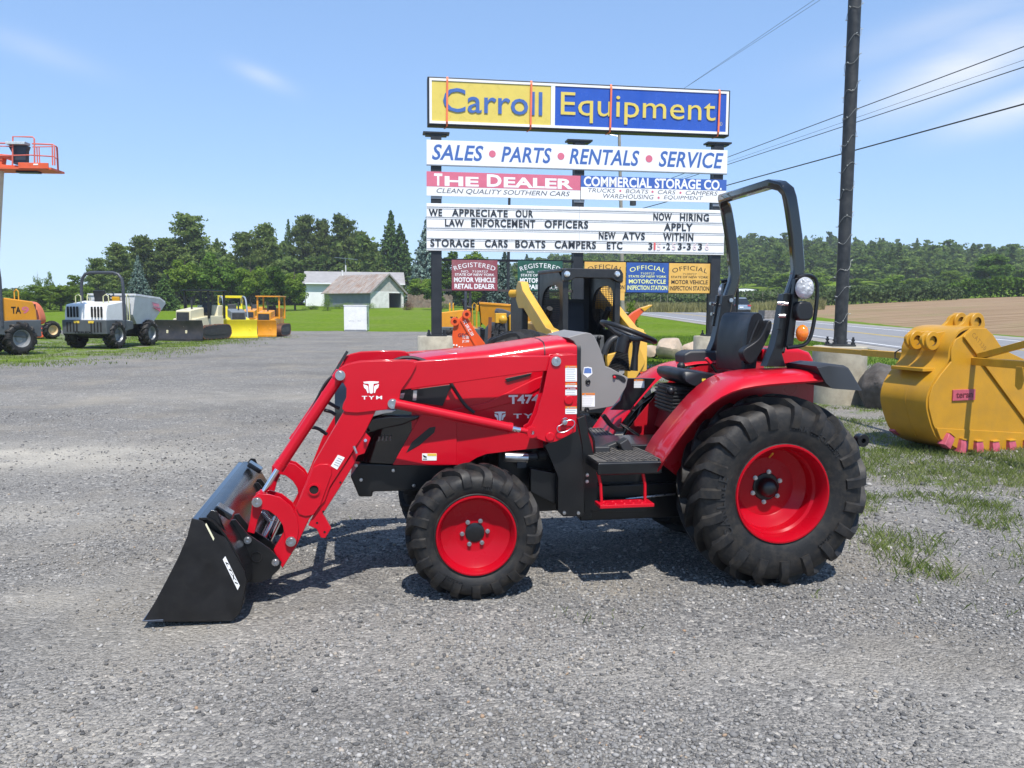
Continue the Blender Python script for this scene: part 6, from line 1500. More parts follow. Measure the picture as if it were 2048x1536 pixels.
def ground_material():
    m = bpy.data.materials.new('ground_cover'); m.use_nodes = True; n, l = nodes_of(m); b = n['Principled BSDF']; b.inputs['Roughness'].default_value = .95; b.inputs['Specular IOR Level'].default_value = .06
    t = n.new('ShaderNodeTexCoord')
    def noise(s, d=4, r=.55, vec=None):
        q = n.new('ShaderNodeTexNoise'); q.inputs['Scale'].default_value = s; q.inputs['Detail'].default_value = d; q.inputs['Roughness'].default_value = r; l.new(vec or t.outputs['Object'], q.inputs['Vector']); return q.outputs['Fac']
    def ramp(src, *st):
        q = n.new('ShaderNodeValToRGB'); e = q.color_ramp.elements
        while len(e) < len(st): e.new(.5)
        for k, (p, c) in enumerate(st): e[k].position = p; e[k].color = (*c, 1) if len(c) == 3 else c
        l.new(src, q.inputs[0]); return q.outputs[0]
    def mix(f, a, b_, mode='MIX'):
        q = n.new('ShaderNodeMix'); q.data_type = 'RGBA'; q.blend_type = mode
        for s_, i in ((f, 0), (a, 6), (b_, 7)):
            if isinstance(s_, (int, float)): q.inputs[i].default_value = s_
            elif isinstance(s_, tuple): q.inputs[i].default_value = (*s_, 1)
            else: l.new(s_, q.inputs[i])
        return q.outputs[2]
    def math_(op, a, b_=None, c=None):
        q = n.new('ShaderNodeMath'); q.operation = op
        for i, s_ in enumerate((a, b_, c)):
            if s_ is None: continue
            if isinstance(s_, (int, float)): q.inputs[i].default_value = s_
            else: l.new(s_, q.inputs[i])
        return q.outputs[0]
    # gravel: two sizes of stones
    v1 = n.new('ShaderNodeTexVoronoi'); v1.inputs['Scale'].default_value = 46; l.new(t.outputs['Object'], v1.inputs['Vector'])
    v2 = n.new('ShaderNodeTexVoronoi'); v2.inputs['Scale'].default_value = 105; l.new(t.outputs['Object'], v2.inputs['Vector'])
    sp = n.new('ShaderNodeSeparateColor'); l.new(v1.outputs['Color'], sp.inputs[0]); sp2 = n.new('ShaderNodeSeparateColor'); l.new(v2.outputs['Color'], sp2.inputs[0])
    g1 = ramp(sp.outputs[0], (0, (.104, .102, .099)), (.45, (.202, .196, .186)), (.8, (.280, .268, .248)), (1, (.47, .44, .39)))
    g2 = ramp(sp2.outputs[1], (0, (.092, .090, .087)), (.5, (.190, .183, .171)), (1, (.34, .32, .29)))
    gr = mix(ramp(noise(3.1, 5), (.42, (0, 0, 0)), (.58, (1, 1, 1))), g1, g2)
    dust = ramp(noise(.55, 6, .6), (.50, (0, 0, 0)), (.70, (1, 1, 1)))
    gr = mix(math_('MULTIPLY', dust, .55), gr, (.30, .265, .21))
    dark = ramp(noise(.33, 5, .6), (.36, (1, 1, 1)), (.52, (0, 0, 0)))
    gr = mix(math_('MULTIPLY', dark, .30), gr, (.085, .082, .078))
    # a pale worn puddle patch at the left
    # grass
    gg = ramp(noise(2.2, 6, .7), (.25, (.062, .110, .005)), (.5, (.115, .190, .009)), (.75, (.172, .240, .020)))
    gg = mix(math_('MULTIPLY', ramp(noise(.12, 4), (.45, (0, 0, 0)), (.7, (1, 1, 1))), .45), gg, (.17, .20, .06))
    ga = n.new('ShaderNodeAttribute'); ga.attribute_name = 'grass'; fa = n.new('ShaderNodeAttribute'); fa.attribute_name = 'field'; da = n.new('ShaderNodeAttribute'); da.attribute_name = 'dust'
    gr = mix(math_('MULTIPLY', da.outputs['Fac'], ramp(noise(1.6, 6, .65), (.3, (.3, .3, .3)), (.6, (1, 1, 1)))), gr, (.46, .425, .36))
    nn = math_('ADD', math_('MULTIPLY', noise(1.1, 7, .7), .62), math_('MULTIPLY', noise(9, 5, .7), .38))
    gm = ramp(math_('SUBTRACT', ga.outputs['Fac'], math_('MULTIPLY_ADD', nn, 1.7, -.60)), (.47, (0, 0, 0)), (.56, (1, 1, 1)))
    col = mix(gm, gr, gg)
    # ploughed field: furrows along a stretched noise
    mp_ = n.new('ShaderNodeMapping'); mp_.inputs['Rotation'].default_value = (0, 0, rad(24)); mp_.inputs['Scale'].default_value = (.05, 1.0, 1); l.new(t.outputs['Object'], mp_.inputs['Vector'])
    fc = ramp(noise(1.2, 7, .65, mp_.outputs[0]), (.3, (.185, .120, .068)), (.5, (.275, .190, .115)), (.7, (.36, .265, .17)))
    fc = mix(math_('MULTIPLY', ramp(noise(.09, 5, .6), (.52, (0, 0, 0)), (.68, (1, 1, 1))), .4), fc, (.17, .19, .06))
    fm = ramp(math_('SUBTRACT', fa.outputs['Fac'], math_('MULTIPLY', noise(.5, 6), .5)), (.2, (0, 0, 0)), (.35, (1, 1, 1)))
    col = mix(fm, col, fc)
    l.new(col, b.inputs['Base Color'])
    bm_ = n.new('ShaderNodeBump'); bm_.inputs['Strength'].default_value = .85; bm_.inputs['Distance'].default_value = .014
    h = math_('ADD', math_('MULTIPLY', v1.outputs['Distance'], -1.3), math_('ADD', math_('MULTIPLY', v2.outputs['Distance'], -.5), math_('MULTIPLY', noise(26, 5, .7), .8)))
    l.new(h, bm_.inputs['Height']); l.new(bm_.outputs[0], b.inputs['Normal'])
    return m
M_GND = ground_material()
gnd_o = np_mesh('ground', V, Fq, M_GND, True); tag(gnd_o, kind='structure')
GA_ = np.array([[grass_amt(a, b) if b < 140 else 1.0 for a, b in zip(r1, r2)] for r1, r2 in zip(XX, YY)])
def field_amt(X, Y):
    e = 24.5 + max(0.0, (Y - 55)) * .12
    return sstep(X - e, 0, 2.5) * (1 - sstep(Y, 112, 118)) * sstep(Y, 14, 22)
FA_ = np.array([[field_amt(a, b) for a, b in zip(r1, r2)] for r1, r2 in zip(XX, YY)])
def dust_amt(X, Y):
    d = 0
    for cx, cy, rx, ry, a in ((-5.9, 9.6, 2.6, .9, 1.0), (-4.4, 6.9, 1.3, .45, .55), (-2.9, 4.9, .8, .3, .45), (-1.1, 4.25, 1.2, .35, .4), (.6, 4.0, 1.6, .3, .35), (2.4, 3.4, .9, .25, .5), (-1.9, 3.3, .9, .3, .5), (-6, 16, 4, 1.2, .35), (.6, 12, 3, 1, .3)):
        d = max(d, a * math.exp(-((X - cx) / rx) ** 2 - ((Y - cy) / ry) ** 2))
    return d
DA_ = np.array([[dust_amt(a, b) for a, b in zip(r1, r2)] for r1, r2 in zip(XX, YY)])
for nm, A in (('grass', GA_), ('field', FA_), ('dust', DA_)):
    at_ = gnd_o.data.attributes.new(nm, 'FLOAT', 'POINT'); at_.data.foreach_set('value', A.ravel().astype(np.float32))
# ------------------------------------------------------------------ the road
M_ASP = mat('asphalt', (.20, .20, .205), .9, var=.12, scale=1.5, bump=.2, bscale=30, dirt=(.28, .27, .26), dirt_amt=.3)
M_LINE = mat('road_paint', (.72, .72, .70), .7, var=.12, scale=3)
def ribbon(name, off0, off1, dz, m, y0=8, y1=420):
    vs = []; yy = list(np.arange(y0, y1, 3.0))
    for y in yy:
        for o in (off0, off1): x = road_x(y) + o; vs.append((x, y, max(terrain(road_x(y) + .0, y), terrain(x, y)) + dz))
    F = [(2 * i, 2 * i + 1, 2 * i + 3, 2 * i + 2) for i in range(len(yy) - 1)]
    o = np_mesh(name, np.array(vs), np.array(F), m, True); return tag(o, kind='structure')
ribbon('road_shoulder', -1.3, 10.4, .020, mat('shoulder_gravel', (.27, .25, .22), .95, var=.2, scale=2))
ribbon('road', -.2, 9.0, .032, M_ASP); ribbon('road_marking', 7.75, 7.93, .037, M_LINE); ribbon('road_marking', .25, .40, .037, M_LINE)
cyl_ = mat('road_yellow_paint', (.55, .38, .04), .7, var=.15); ribbon('road_marking', 3.95, 4.07, .037, cyl_); ribbon('road_marking', 4.2, 4.32, .037, cyl_)
# ------------------------------------------------------------------ loose stones on the gravel
def stones(N, size0, size1, area, pw, seed, prob):
    r = np.random.default_rng(seed); t = (1 + 5 ** .5) / 2
    ico = np.array([(-1, t, 0), (1, t, 0), (-1, -t, 0), (1, -t, 0), (0, -1, t), (0, 1, t), (0, -1, -t), (0, 1, -t), (t, 0, -1), (t, 0, 1), (-t, 0, -1), (-t, 0, 1)]) / math.sqrt(1 + t * t)
    fi = np.array([(0, 11, 5), (0, 5, 1), (0, 1, 7), (0, 7, 10), (0, 10, 11), (1, 5, 9), (5, 11, 4), (11, 10, 2), (10, 7, 6), (7, 1, 8), (3, 9, 4), (3, 4, 2), (3, 2, 6), (3, 6, 8), (3, 8, 9), (4, 9, 5), (2, 4, 11), (6, 2, 10), (8, 6, 7), (9, 8, 1)])
    Y = area[0] + (area[1] - area[0]) * r.random(N) ** pw; hw = .66 * (Y + .6); X = (r.random(N) * 2 - 1) * hw
    keep = prob(X, Y) > r.random(N); X, Y = X[keep], Y[keep]; N = len(X)
    s = size0 + (size1 - size0) * r.random(N) ** 3.2
    q = r.normal(size=(N, 4)); q /= np.linalg.norm(q, axis=1)[:, None]; a, b, c, d = q.T
    Rm = np.stack([np.stack([a*a+b*b-c*c-d*d, 2*(b*c-a*d), 2*(b*d+a*c)], -1), np.stack([2*(b*c+a*d), a*a-b*b+c*c-d*d, 2*(c*d-a*b)], -1), np.stack([2*(b*d-a*c), 2*(c*d+a*b), a*a-b*b-c*c+d*d], -1)], 1)
    P = ico[None] * (1 + .38 * (r.random((N, 12, 1)) - .5)) * np.stack([np.ones(N), .6 + .35 * r.random(N), .45 + .4 * r.random(N)], 1)[:, None, :]
    P = np.einsum('nij,nkj->nki', Rm, P); P[:, :, 2] *= .75; P *= s[:, None, None]
    P[:, :, 0] += X[:, None]; P[:, :, 1] += Y[:, None]; P[:, :, 2] += (s * .22)[:, None]
    F = fi[None] + (np.arange(N) * 12)[:, None, None]
    return P.reshape(-1, 3), F.reshape(-1, 3)
def island_mat(name, stops, rough=.9, spec=.3):
    m = bpy.data.materials.new(name); m.use_nodes = True; n, l = nodes_of(m); b = n['Principled BSDF']; b.inputs['Roughness'].default_value = rough; b.inputs['Specular IOR Level'].default_value = spec
    g = n.new('ShaderNodeNewGeometry'); q = n.new('ShaderNodeValToRGB'); e = q.color_ramp.elements
    while len(e) < len(stops): e.new(.5)
    for k, (p, c) in enumerate(stops): e[k].position = p; e[k].color = (*c, 1)
    l.new(g.outputs['Random Per Island'], q.inputs[0]); l.new(q.outputs[0], b.inputs['Base Color']); return m
M_STN = island_mat('loose_stone', [(0, (.082, .081, .080)), (.35, (.172, .167, .160)), (.7, (.245, .238, .225)), (.90, (.29, .28, .265)), (.965, (.42, .40, .37)), (.995, (.30, .25, .19)), (1, (.33, .21, .13))])
def prob_near(X, Y): return np.clip(.30 + 3.0 * (fbm(X, Y, .8, 21) - .42), .06, 1)
Va, Fa = stones(80000, .0035, .0155, (2.9, 7.2), 1.35, 3, prob_near); Vb, Fb = stones(30000, .006, .019, (2.9, 13.5), .95, 4, prob_near); Vc, Fc = stones(260, .016, .03, (3, 12), .9, 5, lambda X, Y: np.ones(len(X)))
Vd, Fd = stones(26000, .008, .036, (5.4, 17), .9, 8, lambda X, Y: np.clip((X - 2.0) / 1.6, 0, 1) * np.clip(.25 + 2.2 * (fbm(X, Y, .8, 33) - .38), .1, .9))
Vs = np.concatenate([Va, Vb, Vc, Vd]); Fs = np.concatenate([Fa, Fb + len(Va), Fc + len(Va) + len(Vb), Fd + len(Va) + len(Vb) + len(Vc)])
st_ = np_mesh('gravel_stones', Vs, Fs, M_STN); tag(st_, 'loose crushed grey stones scattered over the gravel lot', 'gravel', kind='stuff')
# ------------------------------------------------------------------ leaves
def leaf_mat(name, c0, c1, trans=.3, scale=.35, rough=.6):
    m = bpy.data.materials.new(name); m.use_nodes = True; n, l = nodes_of(m); n.remove(n['Principled BSDF'])
    out = n['Material Output']; t = n.new('ShaderNodeTexCoord'); g = n.new('ShaderNodeNewGeometry'); oi = n.new('ShaderNodeObjectInfo')
    no = n.new('ShaderNodeTexNoise'); no.inputs['Scale'].default_value = scale; no.inputs['Detail'].default_value = 3; l.new(g.outputs['Position'], no.inputs['Vector'])
    a = n.new('ShaderNodeMath'); a.operation = 'MULTIPLY_ADD'; l.new(g.outputs['Random Per Island'], a.inputs[0]); a.inputs[1].default_value = .45; l.new(no.outputs['Fac'], a.inputs[2])
    s = n.new('ShaderNodeMath'); s.operation = 'SUBTRACT'; l.new(a.outputs[0], s.inputs[0]); s.inputs[1].default_value = .25
    q = n.new('ShaderNodeValToRGB'); q.color_ramp.elements[0].color = (*c0, 1); q.color_ramp.elements[1].color = (*c1, 1); q.color_ramp.elements[0].position = .18; q.color_ramp.elements[1].position = .85; l.new(s.outputs[0], q.inputs[0])
    hv = n.new('ShaderNodeHueSaturation'); l.new(q.outputs[0], hv.inputs['Color']); mr = n.new('ShaderNodeMapRange'); mr.inputs[3].default_value = .78; mr.inputs[4].default_value = 1.22; l.new(oi.outputs['Random'], mr.inputs[0]); l.new(mr.outputs[0], hv.inputs['Value'])
    d = n.new('ShaderNodeBsdfDiffuse'); tr = n.new('ShaderNodeBsdfTranslucent'); mx_ = n.new('ShaderNodeMixShader'); mx_.inputs[0].default_value = trans
    l.new(hv.outputs[0], d.inputs[0]); l.new(hv.outputs[0], tr.inputs[0]); l.new(d.outputs[0], mx_.inputs[1]); l.new(tr.outputs[0], mx_.inputs[2]); l.new(mx_.outputs[0], out.inputs[0]); return m
M_LDEC = leaf_mat('leaf_fresh', (.095, .170, .022), (.260, .365, .058), .48)
M_LDK = leaf_mat('leaf_deep', (.055, .115, .018), (.150, .240, .044), .4)
M_LPIN = leaf_mat('needle_pine', (.092, .145, .038), (.215, .270, .082), .42)
M_LSPR = leaf_mat('needle_spruce', (.056, .115, .032), (.155, .245, .070), .32)
M_LBLU = leaf_mat('needle_blue', (.095, .150, .120), (.24, .32, .28), .2)
M_LBRN = leaf_mat('leaf_brown', (.07, .035, .02), (.18, .09, .05), .2)
M_BARK = mat('bark', (.075, .058, .045), .9, var=.35, scale=3)
def quads(C, Nrm, size, r):
    n = len(C); Nrm = Nrm / (np.linalg.norm(Nrm, axis=1)[:, None] + 1e-9)
    a = np.cross(Nrm, r.normal(size=(n, 3))); a /= np.linalg.norm(a, axis=1)[:, None] + 1e-9; b = np.cross(Nrm, a)
    s = (size * (.6 + .8 * r.random(n)))[:, None] * .5; k = (.5 + .4 * r.random(n))[:, None]
    return np.stack([C - a * s, C - b * s * k, C + a * s, C + b * s * k], 1).reshape(-1, 3)
def crown_points(kind, h, rr, seed, dens=1.0, leaf=.42):
    r = np.random.default_rng(seed); C = []; N = []; L = []
    if kind == 'dec':
        K = int(26 * dens ** .5) + 10; cz = h * .56; ez = h * .46
        for k in range(K):
            u = r.normal(size=3); u /= np.linalg.norm(u); q = r.random() ** .45 * .82
            c = np.array([u[0] * rr * q, u[1] * rr * q, cz + u[2] * ez * q]); tap = 1 - .35 * max(0, (c[2] - cz) / ez); c[:2] *= tap
            cr_ = rr * (.20 + .17 * r.random()); n = int(150 * dens * (.6 + .8 * r.random()))
            v = r.normal(size=(n, 3)); v /= np.linalg.norm(v, axis=1)[:, None]; rad_ = (.55 + .5 * r.random(n))[:, None]
            C.append(c + v * cr_ * rad_ * np.array([1, 1, .8])); N.append(v + .7 * r.normal(size=(n, 3)) + np.array([0, 0, .4])); L.append(np.full(n, leaf))
    elif kind == 'pine':
        z0 = h * .22; K = int(34 * dens ** .5) + 6
        for k in range(K):
            t = (k + r.random()) / K; z = z0 + (h - z0) * t; w = rr * (1.0 - .75 * max(0, t - .25) / .75) * (.45 + .7 * r.random()); az = k * 2.4 + r.random() * 1.2
            for j in range(3):
                f = (.45 + .28 * j); c = np.array([math.cos(az) * w * f, math.sin(az) * w * f, z + w * f * (.10 + .35 * t)]); n = int(70 * dens)
                v = r.normal(size=(n, 3)) * np.array([1, 1, .45]); C.append(c + v * rr * .115); N.append(r.normal(size=(n, 3)) + np.array([0, 0, .8])); L.append(np.full(n, leaf * .85))
        n = int(80 * dens); C.append(np.array([0, 0, h * .97]) + r.normal(size=(n, 3)) * np.array([rr * .09, rr * .09, h * .03])); N.append(r.normal(size=(n, 3))); L.append(np.full(n, leaf * .8))
    elif kind == 'spruce':
        K = int(30 * dens ** .4) + 8
        for k in range(K):
            t = k / (K - 1); z = h * (.05 + .93 * t); w = rr * (1 - t) ** .85 * 1.0 + .12; nb = max(5, int(13 * (1 - t) + 4))
            for j in range(nb):
                az = 2 * math.pi * (j + r.random() * .8) / nb + k; wl = w * (.72 + .42 * r.random()); n = max(8, int(wl / rr * 62 * dens))
                f = r.random(n) ** .6; side = r.normal(size=n) * .10 * wl * (1.15 - f); dz = -wl * .26 * f + .16 * wl * f ** 3 - np.abs(r.normal(size=n)) * .05 * rr
                C.append(np.stack([math.cos(az) * wl * f - math.sin(az) * side, math.sin(az) * wl * f + math.cos(az) * side, z + dz], 1)); N.append(r.normal(size=(n, 3)) * .7 + np.array([math.cos(az) * .5, math.sin(az) * .5, .9])); L.append(np.full(n, leaf * .8))
    elif kind == 'bush':
        K = 12
        for k in range(K):
            u = r.normal(size=3); u[2] = abs(u[2]); u /= np.linalg.norm(u); c = np.array([u[0] * rr * .65, u[1] * rr * .65, h * (.15 + .6 * u[2] * r.random())]); n = int(130 * dens)
            v = r.normal(size=(n, 3)); v /= np.linalg.norm(v, axis=1)[:, None]; C.append(c + v * np.array([rr * .4, rr * .4, h * .26]) * (.6 + .5 * r.random((n, 1)))); N.append(v + .8 * r.normal(size=(n, 3)) + np.array([0, 0, .4])); L.append(np.full(n, leaf))
    C = np.concatenate(C); N = np.concatenate(N); L = np.concatenate(L); C[:, 2] = np.maximum(C[:, 2], .05)
    return quads(C, N, L, r)
_tm = {}
def tree(label, cat, kind, px, Y, h, rr, m, seed, group, name='tree', dens=1.0, leaf=.42, lean=0.0, dz=0.0):
    p = on_ground(px, Y); p.z += dz
    r = thing(name, label, cat, p, random.uniform(0, 6.28), group)
    key = (kind, seed % 3, m.name, dens, leaf)
    if key not in _tm:
        V = crown_points(kind, 10.0, 3.2, seed, dens, leaf); F = np.arange(len(V)).reshape(-1, 4); o = np_mesh('crown', V, F, m)
        t = MB(); rnd = random.Random(seed)
        if kind != 'bush':
            t.tube([(0, 0, -.3), (.05, 0, 2.5), (0, .06, 6), (0, 0, 9.3)], [.24, .18, .11, .03], 9)
            for k in range(14): z = 2.2 + 6.2 * k / 14; a = k * 2.4; w = 2.4 * (1 - k / 18); t.tube([(0, 0, z), (math.cos(a) * w * .5, math.sin(a) * w * .5, z + .35), (math.cos(a) * w, math.sin(a) * w, z + (.5 if kind != 'spruce' else -.35))], [.07, .045, .015], 5)
        else:
            for k in range(6): a = k * 1.05; t.tube([(0, 0, -.1), (math.cos(a) * 1.2, math.sin(a) * 1.2, 4.5)], [.12, .03], 5)
        q = t.build('trunk', M_BARK, None); _tm[key] = (o.data, q.data); bpy.data.objects.remove(o); bpy.data.objects.remove(q)
    cm, tm = _tm[key]
    for nm, me in (('crown', cm), ('trunk', tm)):
        o = bpy.data.objects.new(nm, me); COL.objects.link(o); o.parent = r; o.scale = (rr / 3.2, rr / 3.2, h / 10.0)
    return r
def ytop(Y, py): return terrain(0, 0) * 0 + EYE + (612 - py) / FPX * Y
def tree_px(label, cat, kind, px, top, wpx, Y, m, seed, group, **k):
    p = on_ground(px, Y); h = EYE + (612 + .0058 * (px - 1024) - top) / FPX * (Y * 1.0) - p.z
    return tree(label, cat, kind, px, Y, h / (1.02 if kind != 'dec' else 1.0), wpx / FPX * Y / 2, m, seed, group, **k)
GW = 'trees along the back of the lawn'
for i, (lab, kind, px, top, w, Y, m, dens) in enumerate([
    ('low bright green bush at the far left edge of the lawn', 'bush', 10, 566, 70, 100, M_LDEC, 1), ('rounded green bush second from the left edge', 'bush', 55, 560, 70, 104, M_LDEC, 1),
    ('slender feathery sapling, left of two against the sky', 'dec', 78, 537, 20, 108, M_LDEC, .3), ('slender pale sapling, right of two against the sky', 'dec', 101, 541, 26, 110, M_LDEC, .35),
    ('broad bright green shrub left of the white dumper', 'bush', 100, 572, 74, 98, M_LDEC, 1), ('tall bright bush just left of the white dumper hoop', 'dec', 148, 549, 62, 96, M_LDEC, .8),
    ('dark pine behind the left leg of the dumper hoop', 'pine', 198, 520, 62, 112, M_LPIN, 1.0), ('dark pine rising over the middle of the dumper hoop', 'pine', 238, 493, 74, 120, M_LPIN, 1.0),
    ('silvery blue spruce right of the dumper hoop', 'spruce', 279, 508, 62, 92, M_LBLU, 1.0), ('dark spruce at the foot of the blue one', 'spruce', 246, 560, 50, 100, M_LSPR, .8),
    ('olive pine above the blue spruce', 'pine', 290, 478, 84, 126, M_LPIN, 1.0), ('wide olive pine left of the tallest open pine', 'pine', 335, 482, 90, 128, M_LPIN, 1.0),
    ('tallest ragged open pine with sky between its limbs', 'pine', 385, 437, 130, 130, M_LPIN, .8), ('dense dark spruce behind the cream bulldozer', 'spruce', 330, 545, 64, 98, M_LSPR, .9),
    ('fresh green tree above the black bulldozer canopy', 'dec', 372, 515, 78, 100, M_LDEC, 1.1), ('deep green tree right of the bulldozer canopy', 'dec', 425, 505, 84, 102, M_LDK, 1.1),
    ('bushy tree filling the gap over the yellow bulldozer', 'dec', 462, 520, 60, 104, M_LDK, .9), ('light green tree over the yellow bulldozer', 'dec', 502, 512, 70, 98, M_LDEC, 1.0), ('leafy tree over the orange bulldozer canopy', 'dec', 548, 530, 66, 97, M_LDK, 1.0),
    ('full green tree just left of the white house', 'dec', 590, 534, 60, 100, M_LDEC, 1.0), ('olive pine second in the right hand pine group', 'pine', 492, 470, 80, 132, M_LPIN, 1.0), ('broad pine with rounded olive top', 'pine', 535, 455, 86, 135, M_LPIN, 1.0),
    ('pointed dark spruce tip among the olive pines', 'spruce', 579, 436, 58, 154, M_LSPR, .9), ('tall pine right of the pointed spruce tip', 'pine', 612, 437, 76, 152, M_LPIN, 1.0), ('pine with a flat top above the house roof aerial', 'pine', 646, 447, 72, 154, M_LPIN, 1.0),
    ('tall full pine above the middle of the house roof', 'pine', 686, 440, 84, 152, M_LPIN, 1.1), ('pine sloping down at the right of the pine group', 'pine', 718, 468, 66, 154, M_LPIN, 1.0), ('small dark pine behind the house ridge', 'pine', 742, 490, 60, 150, M_LPIN, 1.0),
    ('tallest dark spruce behind the tin roofed shed', 'spruce', 782, 418, 92, 154, M_LSPR, 1.3), ('brighter full spruce in front of the tallest one', 'spruce', 800, 444, 96, 146, M_LSPR, 1.3), ('blue green spruce half hidden by the sign left edge', 'spruce', 856, 424, 96, 128, M_LBLU, 1.2),
    ('leafy maple behind the left sign post', 'dec', 842, 548, 62, 118, M_LDEC, 1.0), ('green tree seen under the letter board left of the maroon plate', 'dec', 905, 503, 80, 115, M_LDK, 1.0), ('green tree behind the maroon dealer plate', 'dec', 948, 500, 72, 120, M_LDEC, 1.0),
    ('silver blue spruce between the two registered plates', 'spruce', 1008, 500, 86, 92, M_LBLU, 1.1), ('dark tree behind the yellow site dumper', 'dec', 930, 548, 70, 95, M_LDK, .9), ('blue spruce touching the green plate', 'spruce', 1052, 506, 66, 110, M_LBLU, 1.0),
    ('leafy tree low between shed and sign', 'dec', 868, 560, 50, 105, M_LDK, .9)]):
    tree_px(lab, 'bush' if kind == 'bush' else 'tree', kind, px, top, w, Y, m, i * 7 + 3, GW, name='bush' if kind == 'bush' else {'pine': 'pine_tree', 'spruce': 'spruce_tree', 'dec': 'leafy_tree'}[kind], dens=dens)
for i, (lab, px, top, w, Y, m) in enumerate([('leafy bush right beside the orange dumper hoop', 28, 572, 66, 94, M_LDEC), ('bright bush between orange and white dumpers, left one', 74, 568, 60, 92, M_LDEC), ('bright bush between orange and white dumpers, right one', 122, 563, 66, 94, M_LDEC), ('bush directly behind the white dumper engine cover', 172, 560, 56, 95, M_LDEC)]): tree_px(lab, 'bush', 'dec', px, top, w, Y, m, 230 + i, GW, name='bush')
for i, (lab, px, top, w, Y, m) in enumerate([('slim sapling growing against the left wall of the house', 655, 572, 26, 100, M_LDEC), ('weedy green bush along the shed wall', 690, 602, 60, 108, M_LDEC), ('climbing bush at the shed corner beside the white box', 738, 598, 30, 107, M_LDEC), ('low hedge like bush below the house corner', 622, 604, 44, 104, M_LDK), ('dead brown bush right of the shed doorway', 812, 594, 32, 104, M_LBRN), ('green bush by the fence behind the sign post', 884, 596, 34, 110, M_LDEC)]):
    tree_px(lab, 'bush', 'bush', px, top, w, Y, m, 200 + i, 'bushes around the old shed', name='bush', leaf=.3)
tree_px('small leafy roadside sapling right of the skid steer', 'bush', 'bush', 1262, 596, 34, 34, M_LDEC, 301, 'roadside trees', name='bush', leaf=.9)
tree_px('big round dark tree standing before the wooded hill', 'tree', 'dec', 1978, 505, 86, 150, M_LDK, 5, 'roadside trees', name='leafy_tree', dens=1.2)
for i, (px, top, w) in enumerate(((1780, 545, 60), (1830, 548, 60), (1895, 540, 66), (2030, 532, 70), (1700, 548, 60), (1630, 545, 64), (1560, 540, 60))):
    tree_px(['pale green tree at the hill foot above the hedge', 'round green tree second right of the pole at the hill foot', 'fresh green tree left of the big round dark tree', 'light green tree at the right edge of the photo', 'green tree just right of the pole at the hill foot', 'green tree between roll bar and pole at the hill foot', 'green tree framed by the roll bar at the hill foot'][i], 'tree', 'dec', px, top, w, 165 + 6 * (i % 3), M_LDEC, 310 + i, 'trees at the foot of the hill', name='leafy_tree')
# ------------------------------------------------------------------ wooded hill and far woods: one mass of trees
def forest(name, label, pts, m, seed, dens=.16, leaf=.9):
    r = np.random.default_rng(seed); tm = [crown_points(k, 10, 3.2, 40 + j, dens, leaf) for j, k in enumerate(('dec', 'dec', 'pine', 'dec', 'spruce', 'dec'))]
    out = []
    for i, (x, y, z, h, w) in enumerate(pts):
        v = tm[r.integers(len(tm))].copy(); a = r.random() * 6.28; c, s = math.cos(a), math.sin(a)
        v = np.stack([(v[:, 0] * c - v[:, 1] * s) * w / 3.2, (v[:, 0] * s + v[:, 1] * c) * w / 3.2, v[:, 2] * h / 10], 1) + np.array([x, y, z - h * .08]); out.append(v)
    V = np.concatenate(out); return tag(np_mesh(name, V, np.arange(len(V)).reshape(-1, 4), m), label, 'woods', kind='stuff')
pts = []; r_ = np.random.default_rng(77)
for k in range(1700):
    Y = 205 + 260 * r_.random() ** .8; X = -40 + (.70 * Y + 60) * r_.random()
    z = terrain(X, Y); pts.append((X, Y, z, 6.5 + 5 * r_.random() ** 2 + (Y - 205) * .014, 2.6 + 2.2 * r_.random()))
for k in range(130): X = 0 + 330 * (k / 130); Y = 440 + 20 * r_.random(); pts.append((X, Y, terrain(X, Y), 9 + 7 * r_.random(), 2.6 + 1.6 * r_.random()))
M_LHIL = leaf_mat('leaf_hill', (.072, .135, .026), (.250, .345, .085), .45, scale=.075)
forest('hill_woods', 'mixed green woods covering the low hill beyond the road', pts, M_LHIL, 9)
pts = []
for k in range(230): Y = 142 + 40 * r_.random(); px = 190 + 900 * r_.random(); X = (px - CX) / FPX * Y; top = 540 - 52 * sstep(px, 225, 300) * (1 - sstep(px, 730, 800)) if px > 225 else 570; h = (612 - top) / FPX * Y * (.72 + .42 * r_.random()) + .6; pts.append((X, Y, terrain(X, Y), h, 3 + 2 * r_.random()))
for k in range(50): Y = 150 + 60 * r_.random(); px = -60 + 260 * r_.random(); X = (px - CX) / FPX * Y; pts.append((X, Y, terrain(X, Y), 2 + 1.8 * r_.random(), 3 + 2 * r_.random()))
forest('back_woods', 'dense woods filling in behind the tree row', pts, leaf_mat('leaf_back', (.060, .115, .028), (.165, .230, .062), .4, scale=.1), 10, .2, .7)
# hedge, vineyard rows, tall dry grass
def leafy_strip(n, x0, y0, x1, y1, w, h, leaf, seed):
    r = np.random.default_rng(seed); t = r.random(n); X = x0 + (x1 - x0) * t + r.normal(size=n) * w; Y = y0 + (y1 - y0) * t + r.normal(size=n) * w; Z = np.array([terrain(a, b) for a, b in zip(X, Y)]) + h * r.random(n) ** .7 * (.8 + .35 * vnoise(X, Y, .5, seed))
    return quads(np.stack([X, Y, Z], 1), r.normal(size=(n, 3)) + np.array([0, -.3, .6]), np.full(n, leaf), r)
a = on_ground(1905, 118); b = on_ground(2120, 104)
V = leafy_strip(6000, a.x, a.y, b.x + 20, b.y - 8, .6, 2.6, .5, 5); tag(np_mesh('hedge', V, np.arange(len(V)).reshape(-1, 4), M_LDK), 'long dark green clipped hedge along the top of the brown field', 'hedge')
M_POSTW = mat('trellis_post', (.19, .18, .14), .8, var=.3)
